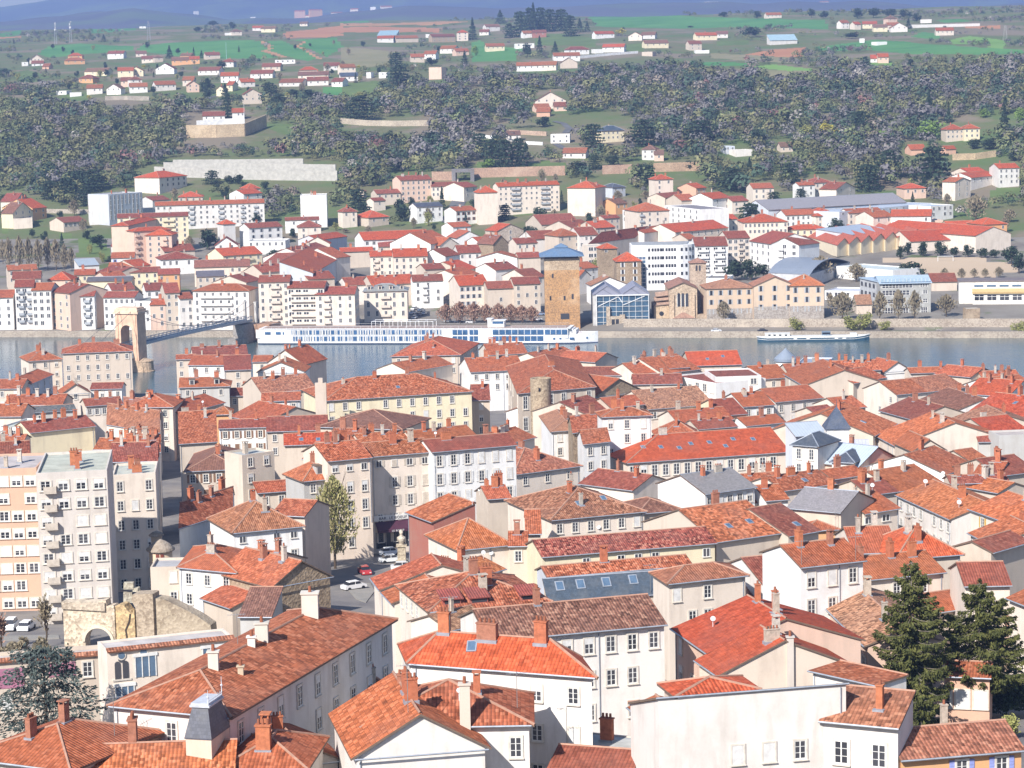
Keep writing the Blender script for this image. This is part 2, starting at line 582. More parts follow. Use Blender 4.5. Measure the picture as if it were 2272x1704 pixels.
def roof_point(Pt, s, t, h): 
	q = Pt(s, t)
	return Vector((q.x, q.y, h))

def house(kind, x0, y0, x1, y1, yr, H, wc, rc, label, o, zone, ox=0, oy=0, sc=760 / 2212):
	tx = lambda x: ox + x * sc
	ty = lambda y: oy + y * sc
	if zone == 'h': H *= .86
	X0, Y0, X1, Y1 = tx(x0), ty(y0), tx(x1), ty(y1)
	mx, my = (X0 + X1) / 2, (Y0 + Y1) / 2
	if 'Y' in o:
		mid = at_y(mx, my, float(o['Y']))
	elif 'qs' in o:
		r = ray(mx, my)
		mid = at_y(mx, my, BANK_0 / (1 - BANK_K * r.x / r.y) + float(o['qs']))
	elif zone == 'n':
		r = ray(mx, my); r = r / r.y
		lo, hi = 195.0, 900.0
		f = lambda y: CAMZ + r.z * y - (float(np.interp(y, NEAR_Y, NEAR_Z)) + H)
		if f(lo) < 0: hi = lo
		y = lo
		while y < hi and f(y) > 0: y += 1.0
		mid = CAM + r * y
	else:
		r = ray(mx, my); lo = BANK_0 / (1 - BANK_K * r.x / r.y) + 18
		mid = on_ground(mx, my, H, lo=lo)
	ze = mid.z
	A, B = at_z(X0, Y0, ze), at_z(X1, Y1, ze)
	if zone == 'h':
		A, B = at_y(X0, my, mid.y), at_y(X1, my, mid.y)
		tw = rnd.uniform(-.22, .22) * (B.x - A.x)
		A, B = Vector((A.x, A.y - tw, ze)), Vector((B.x, B.y + tw, ze))
	u = (B - A); L = u.length; u.normalize()
	back = Vector((-u.y, u.x, 0))
	pitch = float(o.get('p', .34))
	d = float(o.get('d', 0)) or None
	if 'C' in o:
		cx, cy = o['C'].split(',')
		Cw = at_z(tx(float(cx)), ty(float(cy)), ze) - B
		d = Cw.length
		back = Cw.normalized()
	Pt = lambda s, t: A + u * s + back * t
	if yr is not None and kind == 'E':
		d = d or 12.0
		ry = ty(yr)
		lo, hi = 0.0, 3.0
		for _ in range(30):
			pm = (lo + hi) / 2
			q = Pt(L / 2, 0); q.z = ze + pm * L / 2
			if proj(q)[1] < ry: hi = pm
			else: lo = pm
		pitch = max(.08, pm)
	elif yr is not None and d is None:
		ry = ty(yr)
		lo, hi = 2.5, 45.0
		for _ in range(30):
			dm = (lo + hi) / 2
			t, h = (dm, 0) if kind == 'F' else ((dm, pitch * dm) if kind == 'M' else (dm / 2, pitch * dm / 2))
			if kind in ('H', 'HL', 'HR', 'P') and dm > L:
				h = pitch * L / 2
			q = Pt(L / 2, t); q.z = ze + h
			if proj(q)[1] < ry: hi = dm
			else: lo = dm
		d = dm
	if zone == 'h' and d: d = max(6.0, min(11.0, d))
	if zone == 'h': pitch = max(.55, min(.7, pitch))
	cap_ = {'H': 1.2, 'HL': 1.2, 'HR': 1.2, 'P': 1.0}.get(kind, 0) * L if kind != 'F' else 17.0
	cap_ = max(cap_, 9.0) if cap_ else 24.0
	if d and 'C' not in o and 'd' not in o and d > cap_:
		d = cap_
		if kind != 'F':
			lo, hi = pitch, .62
			for _ in range(24):
				pm = (lo + hi) / 2
				q = Pt(L / 2, d / 2); q.z = ze + pm * (min(L, d) if kind != 'G' else d) / 2
				if proj(q)[1] < ty(yr): hi = pm
				else: lo = pm
			pitch = pm
	d = d or {'n': 11.0, 'f': 11.0, 'h': 9.0}[zone]
	cs = [Pt(0, 0), Pt(L, 0), Pt(L, d), Pt(0, d)]
	if zone == 'n':
		zb = min(float(np.interp(c.y, NEAR_Y, NEAR_Z)) for c in cs) - 1
		zb = min(zb, ze - 4)
	else:
		zb = min(zg(c.x, c.y) for c in cs)
		zb = max(zb, 0.5) - .6
	house_log.append((label, round(mid.y), round(ze, 1), round(L, 1), round(d, 1), round(ze - zb, 1)))
	base = (cs[0] + cs[1] + cs[2] + cs[3]) / 4
	base.z = zb
	small = zone == 'h'
	root = thing(o.get('name', {'n': 'town_house', 'f': 'town_house', 'h': 'hillside_house'}[zone]).replace('-', '_'), label,
                 o.get('cat', 'house').replace('-', ' '), base, GRP[zone] if 'solo' not in o else None)
	ov, og, th = (float(o.get('ov', .5)), .22, .20) if not small else (.5, .4, .25)
	w_, r_ = MB(), MB()
	V = lambda s, t, h: (lambda q: (q.x, q.y, ze + h))(Pt(s, t))
	wcol = WALLC[wc] if isinstance(wc, str) else wc
	j = lambda c, a: tuple(max(0, x * (1 + rnd.uniform(-a, a))) for x in c)
	k = rnd.uniform(.93, 1.05)
	wcol = tuple(x * k for x in wcol)
	rk, mott = rc[0], (int(rc[1]) / 9 if len(rc) > 1 else {'n': .35, 'f': .2, 'h': .1}[zone])
	k = rnd.uniform(.88, 1.1)
	rcol = tuple(c_ * x * k * rnd.uniform(.94, 1.06) for c_, x in zip((.98, .95, .90) if rk not in 'kzghxlwqj' else (1, 1, 1), ROOFC[rk])) + (mott,)
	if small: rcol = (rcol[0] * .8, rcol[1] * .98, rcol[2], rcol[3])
	rmat = M_SLATE if rk in 'kgxq' else (M_SEAM if rk in 'zlw' else M_TILE)
	if kind == 'F' and rk in 'hgj': rmat = M_CONC
	wmat = M_STONE if o.get('stone') else M_WALL
	tri = lambda *p: [V(*x) for x in p]
	up = th + .02
	def slab(pts, ud): r_.slab([V(s, t, h + up) for s, t, h in pts], th, 0, 2, ud)
	def cap(a, b):
		a, b = Vector(V(a[0], a[1], a[2] + up)), Vector(V(b[0], b[1], b[2] + up))
		if (b - a).length > .3: r_.tube(a, b, .13, .13, 5, 1, False)
	poly = [(c.x, c.y) for c in cs]
	planes = []
	if kind == 'F':
		pr = float(o.get('par', .5))
		w_.prism(poly, zb, ze - pr)
		for i in range(4):
			a, b = cs[i], cs[(i + 1) % 4]
			e = (b - a).normalized(); nn = Vector((-e.y, e.x, 0))
			a2, b2 = a + e * (.25 if i % 2 else 0), b - e * (.25 if i % 2 else 0)
			q = [a2, b2, b2 + nn * .25, a2 + nn * .25]
			w_.prism([(v.x, v.y) for v in q], ze - pr + .003, ze)
		i = .28
		r_.slab([V(i, i, -pr + .12), V(L - i, i, -pr + .12), V(L - i, d - i, -pr + .12), V(i, d - i, -pr + .12)], .1, 0, 0, u)
		planes.append((lambda s, t: -pr + .12, 0, L, 0, d))
	elif kind == 'M':
		w_.prism(poly, zb, [ze, ze, ze + pitch * d, ze + pitch * d])
		slab([(-og, -ov, -ov * pitch), (L + og, -ov, -ov * pitch), (L + og, d + .1, pitch * (d + .1)), (-og, d + .1, pitch * (d + .1))], u)
		planes.append((lambda s, t: pitch * t, 0, L, 0, d))
		cap((-og, d, pitch * d), (L + og, d, pitch * d))
	elif kind == 'G':
		hr = pitch * d / 2
		w_.prism(poly, zb, ze)
		for s in (0, L):
			a, b, c = V(s, 0, .002), V(s, d, .002), V(s, d / 2, hr)
			e = .3 if s == 0 else -.3
			a2, b2, c2 = V(s + e, 0, .002), V(s + e, d, .002), V(s + e, d / 2, hr)
			w_.add([a, b, c, a2, b2, c2], [(0, 2, 1) if s == 0 else (0, 1, 2), (3, 4, 5) if s == 0 else (3, 5, 4), (0, 3, 5, 2), (1, 2, 5, 4)])
		slab([(-og, -ov, -ov * pitch), (L + og, -ov, -ov * pitch), (L + og, d / 2, hr), (-og, d / 2, hr)], u)
		slab([(-og, d / 2, hr), (L + og, d / 2, hr), (L + og, d + ov, -ov * pitch), (-og, d + ov, -ov * pitch)], u)
		cap((-og, d / 2, hr), (L + og, d / 2, hr))
		planes.append((lambda s, t: pitch * min(t, d - t), 0, L, 0, d))
	elif kind == 'E':
		hr = pitch * L / 2
		w_.prism(poly, zb, ze)
		for t in (0, d):
			a, b, c = V(0, t, .002), V(L, t, .002), V(L / 2, t, hr)
			e = .3 if t == 0 else -.3
			a2, b2, c2 = V(0, t + e, .002), V(L, t + e, .002), V(L / 2, t + e, hr)
			w_.add([a, b, c, a2, b2, c2], [(0, 1, 2) if t == 0 else (0, 2, 1), (3, 5, 4) if t == 0 else (3, 4, 5), (0, 2, 5, 3), (1, 4, 5, 2)])
		slab([(-ov, -og - .15, -ov * pitch), (L / 2, -og - .15, hr), (L / 2, d + og, hr), (-ov, d + og, -ov * pitch)], back)
		slab([(L / 2, -og - .15, hr), (L + ov, -og - .15, -ov * pitch), (L + ov, d + og, -ov * pitch), (L / 2, d + og, hr)], back)
		cap((L / 2, -og, hr), (L / 2, d + og, hr))
		planes.append((lambda s, t: pitch * min(s, L - s), 0, L, 0, d))
	else:
		w_.prism(poly, zb, ze)
		e0 = -ov * pitch
		x_, y_, X_, Y_ = -ov, -ov, L + ov, d + ov
		hl, hr_ = kind != 'HR', kind != 'HL'
		if kind == 'P':
			c = (L / 2, d / 2, pitch * min(L, d) / 2)
			q = [(x_, y_, e0), (X_, y_, e0), (X_, Y_, e0), (x_, Y_, e0)]
			for i, ud in enumerate((u, back, u, back)):
				slab([q[i], q[(i + 1) % 4], c], ud); cap(q[i], c)
			hh = pitch * min(L, d) / 2
			planes.append((lambda s, t: hh * (1 - max(abs(s - L / 2) / (L / 2), abs(t - d / 2) / (d / 2))), 0, L, 0, d))
		elif L >= d:
			wd = Y_ - y_
			hm = e0 + pitch * wd / 2
			a = (x_ + wd / 2 if hl else -og, d / 2, hm)
			b = (X_ - wd / 2 if hr_ else L + og, d / 2, hm)
			sx0, sx1 = (x_ if hl else -og), (X_ if hr_ else L + og)
			slab([(sx0, y_, e0), (sx1, y_, e0), b, a], u)
			slab([a, b, (sx1, Y_, e0), (sx0, Y_, e0)], u)
			if hl: slab([(x_, Y_, e0), (x_, y_, e0), a], back); cap((x_, y_, e0), a); cap((x_, Y_, e0), a)
			if hr_: slab([(X_, y_, e0), (X_, Y_, e0), b], back); cap((X_, y_, e0), b); cap((X_, Y_, e0), b)
			for s, flag in ((0, hl), (L, hr_)):
				if not flag:
					w_.add([V(s, 0, .002), V(s, d, .002), V(s, d / 2, pitch * d / 2)], [(0, 2, 1) if s == 0 else (0, 1, 2)])
			cap(a, b)
			planes.append((lambda s, t: pitch * min(t, d - t, *([s] if hl else []), *([L - s] if hr_ else [])), 0, L, 0, d))
		else:
			wd = X_ - x_
			hm = e0 + pitch * wd / 2
			a, b = (L / 2, y_ + wd / 2, hm), (L / 2, Y_ - wd / 2, hm)
			slab([(x_, y_, e0), (X_, y_, e0), a], u)
			slab([(X_, y_, e0), (X_, Y_, e0), b, a], back)
			slab([(X_, Y_, e0), (x_, Y_, e0), b], u)
			slab([(x_, Y_, e0), (x_, y_, e0), a, b], back)
			cap(a, b); cap((x_, y_, e0), a); cap((X_, y_, e0), a); cap((X_, Y_, e0), b); cap((x_, Y_, e0), b)
			planes.append((lambda s, t: pitch * min(s, L - s, t, d - t), 0, L, 0, d))
	if 'plinth' in o:
		pl = MB()
		for a, b in ((cs[0], cs[1]), (cs[1], cs[2])):
			e = (b - a).normalized(); nn = Vector((e.y, -e.x, 0)) * .06
			pl.prism([(v.x, v.y) for v in (a + nn, b + nn, b - nn, a - nn)], zb, ze - float(o['plinth']))
		pl.build('base_course', M_STONE, root, None, (.40, .37, .34))
	collect(w_); collect(r_)
	wo = w_.build('wall', wmat, root, None, wcol)
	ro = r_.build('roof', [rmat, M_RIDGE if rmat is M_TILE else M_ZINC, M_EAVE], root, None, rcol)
	# gutter and downpipe on the near houses
	if zone == 'n' and kind != 'F':
		g = MB()
		e0 = -ov * pitch + up - .08
		g.tube(V(-og, -ov - .07, e0), V(L + og, -ov - .07, e0), .09, .09, 5)
		g.build('gutter', M_ZINC, root)
		if L > 7 and 'nodp' not in o:
			g = MB()
			s = L * rnd.choice((.03, .97, .62))
			g.tube(V(s, -.08, -.1), Vector(V(s, -.08, 0)) * 1 - Vector((0, 0, min(ze - zb - 1, 12))), .06, .06, 5)
			g.build('downpipe', M_ZINC, root)
	# chimneys, skylights and dormers
	hfun = planes[0][0]
	nch = int(o['ch']) if 'ch' in o else (rnd.choice((1, 2, 2, 3)) if zone == 'n' else (rnd.choice((0, 1, 1, 2)) if zone == 'f' else rnd.choice((0, 0, 1))))
	if kind == 'F' and 'ch' not in o: nch = 0
	long_s = L >= d if kind not in ('E',) else False
	for i in range(nch):
		a = (i + rnd.uniform(.25, .75)) / nch
		off = rnd.choice((.40, .44, .5, .56))
		s, t = (L * (.1 + .8 * a), d * off) if long_s or kind in 'GM' else (L * off, d * (.1 + .6 * a))
		ck = rnd.choice((0, 0, 1, 1, 2, 3))
		cc = rnd.choice(CHIMC) if ck != 0 else rnd.choice(CHIMC[:2] + CHIMC[4:5])
		q = Vector(V(s, t, hfun(s, t) + up)) - base
		ang = math.atan2(u.y, u.x) + (0 if rnd.random() < .5 else math.pi / 2)
		sc_ = rnd.uniform(.8, 1.15) if not small else .8
		mt = Matrix.Translation(q + Vector((0, 0, .25))) @ Matrix.Rotation(ang, 4, 'Z') @ Matrix.Diagonal((sc_, sc_, sc_, 1))
		ch = inst('chimney', CHIM[ck], ro, mt, cc)
	for i in range(int(o.get('sk', 0))):
		n = int(o['sk'])
		if kind == 'E': continue
		s = L * (.12 + .76 * (i + rnd.uniform(.3, .7)) / n)
		t = (d if kind == 'M' else d / 2) * rnd.uniform(.25, .62)
		q = Vector(V(s, t, hfun(s, t) + up)) - base
		rot = Matrix((u, (back + Vector((0, 0, pitch))).normalized(), u.cross((back + Vector((0, 0, pitch))).normalized()))).transposed().to_4x4()
		inst('skylight', WM['skylight'], ro, Matrix.Translation(q) @ rot)
	for i in range(int(o.get('dr', 0))):
		n = int(o['dr'])
		s = L * (i + .5) / n
		t = d * .12
		q = V(s, t, hfun(s, t))
		mb = MB()
		ang = math.atan2(u.y, u.x)
		dw = 1.5
		mb.box((q[0] + back.x * .6, q[1] + back.y * .6, q[2] + .7), (dw, 1.6, 1.9), ang, 0)
		mb.box((q[0] - back.x * .22, q[1] - back.y * .22, q[2] + .8), (.9, .06, 1.1), ang, 1)
		mb.box((q[0] + back.x * .6, q[1] + back.y * .6, q[2] + 1.7), (dw + .4, 2.0, .16), ang, 2)
		mb.build('dormer', [M_WALL, M_GLASS, M_EAVE], root, None, tuple(wcol))
	sty = o.get('sh', '')
	if 'nowin' not in o:
		zt = ze
		if kind == 'E': zt = ze + pitch * L * .12
		facade_windows(root, cs[0], cs[1], zt, zb, zone, o, sty, wcol)
		if o.get('sw'):
			for a, b in ((cs[3], cs[0]), (cs[1], cs[2])):
				oo = dict(o); oo.pop('cols', None)
				if 'scols' in o: oo['cols'] = o['scols']
				facade_windows(root, a, b, ze, zb, zone, oo, sty, wcol)
	if 'bal' in o:       # balconies: columns of facade given as fractions a,b
		for fr in o['bal'].split(','):
			fr = float(fr)
			st = float(o.get('st', 3.1))
			rows = int(o.get('rows', max(1, int((ze - zb - 1.2) / st))))
			bw = float(o.get('bw', 2.4))
			for r in range(rows):
				z = -float(o.get('top', .75)) - float(o.get('wh', 1.65)) - r * st - .25
				if ze + z < zb + 1.5: break
				mb = MB()
				c = V(L * fr, -.5, z)
				ang = math.atan2(u.y, u.x)
				mb.box(c, (bw, 1.0, .16), ang, 0)
				c2 = V(L * fr, -.97, z + .55)
				mb.box(c2, (bw, .06, .9), ang, 1)
				for e in (-1, 1):
					c3 = V(L * fr + e * (bw / 2 - .03), -.5, z + .55)
					mb.box(c3, (.06, .88, .9), ang, 1)
				mb.build('balcony', [M_CONC, M_PAINT], root, None, SHUTC[o['bc']] if 'bc' in o else wcol)
	return root

def finish_windows():
	bvh = BVHTree.FromPolygons(surf_v, surf_f)
	made = 0
	for (root, p, u, ww, wh, zone, sty, o) in pending:
		px, py = proj(p)
		if not (-15 < px < 2287 and -15 < py < 1719): continue
		n = Vector((u.y, -u.x, 0))
		q = p + n * .35
		ok = False
		for eye in (CAM, CAM + Vector((-14, 0, 0)), CAM + Vector((14, 0, 3))):
			dr = q - eye
			if n.dot(dr) > 0: continue
			hit = bvh.ray_cast(eye, dr.normalized(), dr.length - .2)
			if hit[0] is None: ok = True; break
		if not ok: continue
		made += 1
		ang = math.atan2(u.y, u.x)
		loc = p - Vector(root.location)
		T = Matrix.Translation(loc) @ Matrix.Rotation(ang, 4, 'Z')
		D = lambda x, z: Matrix.Diagonal((x, 1, z, 1))
		if zone == 'n':
			wo = inst('window', WM['pane'], root, T @ D(ww, wh))
			inv = D(1 / ww, 1 / wh)
			inst('frame', WM['frame'] if wh > 1.2 else WM['frame_simple'], wo, Matrix.Identity(4))
			inst('sill', WM['sill'], wo, inv @ Matrix.Translation((0, 0, -wh / 2 - .10)) @ D(ww, 1))
			rr = rnd.random()
			if sty in SHUTC and sty:
				if rr < .2:
					for s in (-1, 1): inst('shutter', WM['shutter'], wo, Matrix.Translation((s * .25, -.1, 0)) @ D(1.06, 1.02), SHUTC[sty])
				else:
					for s in (-1, 1): inst('shutter', WM['shutter'], wo, Matrix.Translation((s * .86, -.06, 0)) @ D(1.05, 1.04), SHUTC[sty])
			elif sty == 'B' or (sty == '' and rr < .22):
				f = rnd.choice((.35, .5, .5, 1.0, 1.0)) if sty == 'B' else rnd.choice((.4, 1.0))
				if sty != 'B' or rr < .75:
					inst('blind', WM['blind'], wo, Matrix.Translation((0, -.02, .5 - f / 2)) @ D(.9, f * .95), (.66, .65, .63))
		else:
			wo = inst('window', WM['far_shut'] if sty in SHUTC and sty else WM['far'], root, T @ D(ww, wh), SHUTC.get(sty, (.6, .6, .6)))
	print('windows', made, 'of', len(pending))

def town(zone, ox, oy, text):
	for line in text.strip().splitlines():
		line = line.strip()
		if not line or line[0] == '#': continue
		a, label, *rest = [x.strip() for x in line.split('|')]
		f = a.split()
		o = {}
		if rest:
			for t in rest[0].split():
				k, _, v = t.partition('=')
				o[k] = v or '1'
		yr = None if f[5] == '-' else float(f[5])
		house(f[0], float(f[1]), float(f[2]), float(f[3]), float(f[4]), yr, float(f[6]), f[7], f[8], label, o, zone, ox, oy)
# ------------------------------------------------------------------ the setting
SC = 760 / 2212
def pix(ox, oy, pts): return [(ox + x * SC, oy + y * SC) for x, y in pts]
def inpoly(p, poly):
	x, y = p
	c = False
	j = len(poly) - 1
	for i in range(len(poly)):
		(xi, yi), (xj, yj) = poly[i], poly[j]
		if (yi > y) != (yj > y) and x < (xj - xi) * (y - yi) / (yj - yi) + xi: c = not c
		j = i
	return c
def grid_mesh(name, P, faces, mat):
	me = bpy.data.meshes.new(name)
	used = np.unique(faces)
	remap = np.zeros(len(P), dtype=np.int64); remap[used] = np.arange(len(used))
	me.from_pydata(P[used].tolist(), [], remap[faces].tolist())
	me.materials.append(mat)
	me.polygons.foreach_set('use_smooth', [True] * len(me.polygons))
	me.update()
	o = bpy.data.objects.new(name, me)
	col.objects.link(o)
	return o
def mat_ground(name, a, b, s1, c=None, s2=0.02, c_lo=.52, c_hi=.6):
	k = NT(name)
	geo = k.n('NewGeometry')
	x = k.mix(k.ramp(k.noise(s1, 5, geo.outputs['Position']), .35, .65), a, b)
	if c: x = k.mix(k.ramp(k.noise(s2, 4, geo.outputs['Position']), c_lo, c_hi), x, c)
	return k.set(x, 0.95, 0, 0.1)
# near town ground: one sheet from behind the camera to the near bank
nx, ny = 80, 90
P = []
for j in range(ny + 1):
	for i in range(nx + 1):
		x = -520 + 1040 * i / nx
		ymax = y_far(x) - RIVER_W
		y = -120 + (ymax + 120) * j / ny
		P.append((x, y, float(np.interp(y, NEAR_Y, NEAR_Z))))
P = np.array(P)
Fc = np.array([(j * (nx + 1) + i, j * (nx + 1) + i + 1, (j + 1) * (nx + 1) + i + 1, (j + 1) * (nx + 1) + i) for j in range(ny) for i in range(nx)])
tag(grid_mesh('town_ground', P, Fc, mat_ground('street_paving', (.16, .15, .15), (.24, .22, .20), .15)), kind='structure')
# far bank, hill and plateau: one sheet, with the fields cut out of it as sheets of their own
US = np.linspace(-.34, .34, 520)
SS = np.concatenate([np.array([0, 6, 12, 17, 30, 45, 60]), np.arange(80, 380, 20), np.arange(380, 1300, 8), np.arange(1300, 2200, 7), np.arange(2200, 3000, 12), np.arange(3000, 3700, 22),
                     np.arange(3700, 6000, 150), np.linspace(6000, 14000, 30)])
P = []
for s in SS:
	for uu in US:
		y = 1000.0 + s
		for _ in range(8): y = y_far(uu * y) + s
		P.append((uu * y, y, zg(uu * y, y)))
P = np.array(P)
FIELDS = [
 ('green', (0, 0), [(880,320),(930,290),(1460,258),(1670,262),(1720,310),(1690,330),(1800,372),(1640,382),(1300,372),(1050,350)]),
 ('green', (0, 0), [(1720,265),(1830,262),(1900,300),(1960,320),(2040,380),(1990,395),(1880,372),(1730,325),(1765,300)]),
 ('green', (0, 0), [(1850,262),(2170,240),(2212,300),(2110,370),(1990,310),(1930,300),(1980,265)]),
 ('brown', (0, 0), [(1830,212),(2212,165),(2212,232),(2100,240),(1845,248)]),
 ('green', (0, 0), [(240,345),(310,300),(520,280),(860,300),(860,328),(560,348),(300,368)]),
 ('green', (0, 0), [(560,182),(860,158),(870,195),(600,218)]),
 ('green', (0, 0), [(0,212),(140,200),(140,228),(0,238)]),
 ('brown', (0, 0), [(0,240),(140,232),(140,245),(0,254)]),
 ('dirt', (0, 0), [(1672,262),(1700,262),(1768,300),(1740,325),(1862,372),(1830,374),(1690,332),(1730,306)]),
 ('dirt', (0, 0), [(1955,265),(1985,265),(1935,300),(2085,382),(2060,386),(1912,302)]),
 ('green', (0, 0), [(2080,560),(2212,560),(2212,625),(2100,605)]),
 ('lawn', (0, 0), [(1680,800),(1900,800),(2050,860),(1800,860)]),
 ('lawn', (0, 0), [(60,470),(180,450),(330,500),(120,530)]),
 ('lawn', (0, 0), [(400,610),(560,605),(560,650),(400,650)]),
 ('green', (756, 0), [(1600,108),(1850,98),(2212,85),(2212,186),(1650,172)]),
 ('green', (756, 0), [(830,68),(1440,40),(1640,58),(1480,66),(900,80)]),
 ('green', (756, 0), [(1640,58),(1900,62),(2212,78),(2212,84),(1850,92),(1660,66)]),
 ('brown', (756, 0), [(1470,70),(1640,66),(1845,100),(1600,106),(1490,110)]),
 ('brown', (756, 0), [(0,178),(250,172),(650,180),(640,208),(360,213),(0,206)]),
 ('dirt', (756, 0), [(0,152),(300,150),(640,138),(820,140),(640,160),(0,170)]),
 ('green', (756, 0), [(0,100),(180,90),(180,145),(0,150)]),
 ('green', (756, 0), [(840,280),(900,258),(960,300),(1180,310),(1120,390),(850,402)]),
 ('lawn', (756, 0), [(1250,225),(1420,215),(1660,250),(1640,300),(1250,290)]),
 ('lawn', (756, 0), [(1820,290),(1960,280),(1960,330),(1840,335)]),
 ('lawn', (756, 0), [(1130,452),(1560,448),(1900,420),(2212,380),(2212,400),(1900,450),(1300,475)]),
 ('lawn', (756, 0), [(0,540),(230,520),(300,560),(160,660),(0,640)]),
 ('dry', (756, 0), [(0,300),(310,330),(320,410),(150,440),(0,400)]),
 ('lawn', (756, 0), [(870,1050),(960,1020),(1020,1060),(980,1090),(880,1090)]),
 ('lawn', (756, 0), [(1160,1070),(1320,1040),(1460,1060),(1460,1090),(1200,1095)]),
 ('green', (1512, 0), [(0,105),(930,130),(950,190),(560,180),(300,176),(0,182)]),
 ('green', (1512, 0), [(870,300),(1050,285),(1240,255),(1700,290),(2212,325),(2212,345),(1500,352),(1200,322),(860,330)]),
 ('bright', (1512, 0), [(1720,255),(1860,232),(2110,262),(2080,322),(1980,322),(1990,285),(1760,285)]),
 ('brown', (1512, 0), [(400,350),(730,308),(812,302),(770,372),(560,362)]),
 ('bright', (1512, 0), [(440,432),(600,415),(875,448),(860,462),(700,460)]),
 ('green', (1512, 0), [(0,398),(240,400),(440,408),(440,430),(240,425),(0,420)]),
 ('dry', (1512, 0), [(190,345),(400,352),(760,378),(700,405),(420,395),(190,372)]),
 ('dry', (1512, 0), [(420,450),(880,465),(1130,470),(1120,500),(560,505)]),
 ('lawn', (1512, 0), [(220,265),(440,258),(440,290),(230,300)]),
 ('bright', (1512, 0), [(1110,402),(1370,402),(1360,430),(1130,425)]),
 ('brown', (1512, 0), [(1820,166),(2065,166),(2060,188),(1830,182)]),
 ('green', (1512, 0), [(1560,205),(1700,225),(1640,250),(1480,240)]),
 ('green', (1512, 0), [(1650,130),(1800,120),(1870,135),(1700,150)]),
 ('green', (1512, 0), [(0,60),(120,40),(320,70),(200,95),(0,95)]),
 ('sand', (1512, 380), [(1255,560),(1700,556),(2090,578),(2190,650),(2000,672),(1640,690),(1400,600)]),
 ('lawn', (1512, 380), [(2000,120),(2212,100),(2212,190),(1990,170)]),
 ('lawn', (0, 380), [(0,380),(470,400),(470,420),(0,405)]),
 ('lawn', (0, 380), [(510,430),(640,440),(720,520),(690,570),(500,560)]),
 ('lawn', (756, 380), [(1100,250),(1230,245),(1240,285),(1110,290)]),
]
FIELDS = [(k, pix(*o, pts)) for k, o, pts in FIELDS]
FCOL = dict(green=((.065, .185, .060), (.10, .235, .075)), brown=((.36, .17, .09), (.42, .21, .11)), dirt=((.42, .24, .12), (.36, .20, .11)),
			lawn=((.10, .14, .05), (.13, .18, .06)), bright=((.14, .25, .06), (.17, .29, .08)), sand=((.46, .35, .24), (.50, .39, .28)), dry=((.25, .22, .13), (.20, .19, .10)))
FNAME = dict(green='field', brown='ploughed_field', dirt='farm_path', lawn='meadow', bright='field', dry='dry_meadow', sand='sandy_pitch')
nu = len(US)
quads = np.array([(j * nu + i, j * nu + i + 1, (j + 1) * nu + i + 1, (j + 1) * nu + i) for j in range(len(SS) - 1) for i in range(nu - 1)])
cent = P[quads].mean(axis=1)
v = cent - np.array(CAM)
dz = v @ np.array(fw)
cx = 1136 + F * (v @ np.array(cr)) / dz
cy = 852 - F * (v @ np.array(cu)) / dz
jx = np.array([noise.noise((c_[0] / 45, c_[1] / 45, 8.0)) for c_ in cent])
cx, cy = cx + jx * 5, cy + jx * 2.5
own = np.full(len(quads), -1)
for fi, (k, poly) in enumerate(FIELDS):
	xs, ys = [p[0] for p in poly], [p[1] for p in poly]
	for qi in np.nonzero((cx > min(xs)) & (cx < max(xs)) & (cy > min(ys)) & (cy < max(ys)) & (own < 0))[0]:
		if inpoly((cx[qi], cy[qi]), poly): own[qi] = fi
fmat = {k: mat_ground(FNAME[k] + '_' + k, a, b, .012 if k != 'lawn' else .03) for k, (a, b) in FCOL.items()}
for fi, (k, poly) in enumerate(FIELDS):
	sel = quads[own == fi]
	if len(sel): tag(grid_mesh(FNAME[k], P, sel, fmat[k]), kind='structure')
town_part = cent[:, 1] - np.array([y_far(x) for x in cent[:, 0]]) < 330
M_TOWN = mat_ground('far_town_ground', (.17, .15, .13), (.24, .22, .19), .05, (.10, .13, .05), .03, .60, .66)
M_HILL = mat_ground('hill_undergrowth', (.150, .140, .075), (.100, .145, .052), .025, (.20, .165, .115), .01)
tag(grid_mesh('far_bank_ground', P, quads[(own < 0) & town_part], M_TOWN), kind='structure')
tag(grid_mesh('hill', P, quads[(own < 0) & ~town_part], M_HILL), kind='structure')
# distant mountains
def mountain(name, y0, depth, top, seed, pts, colr):
	n = 160
	mb = MB()
	vs, fs = [], []
	prof = [(0, 0), (.15, .22), (.35, .5), (.6, .8), (.8, .95), (1, 1)]
	for i in range(n + 1):
		px = -300 + 2900 * i / n
		yt = np.interp(px, [p[0] for p in pts], [p[1] for p in pts])
		yy = y0 + depth
		pt = at_y(px, yt, yy)
		for (f, h) in prof:
			y = y0 + depth * f
			x = pt.x * (y / yy)
			nz = noise.noise((x / 700, y / 700, seed)) * 40 * (1 - f) * (f > 0) + noise.noise((x / 180, y / 180, seed)) * 14 * (f > 0)
			vs.append((x, y, 120 + (pt.z - 120) * h + nz))
	m_ = len(prof)
	for i in range(n):
		for k in range(m_ - 1):
			fs.append((i * m_ + k, (i + 1) * m_ + k, (i + 1) * m_ + k + 1, i * m_ + k + 1))
	mb.add(vs, fs)
	o = mb.build(name, mat_ground(name + '_cover', colr, tuple(c * .7 for c in colr), .004, (.10, .12, .05), .0016), None, None, None, True)
	tag(o, kind='structure')
mountain('mountain_ridge', 6500, 2500, 0, 1.3, [(-300, 60), (0, 52), (150, 36), (300, 22), (420, 34), (520, 46), (700, 36), (900, 16), (1100, 20), (1300, 14), (1500, 6), (1700, 14), (1900, 2), (2100, 18), (2600, 5)], (.10, .085, .085))
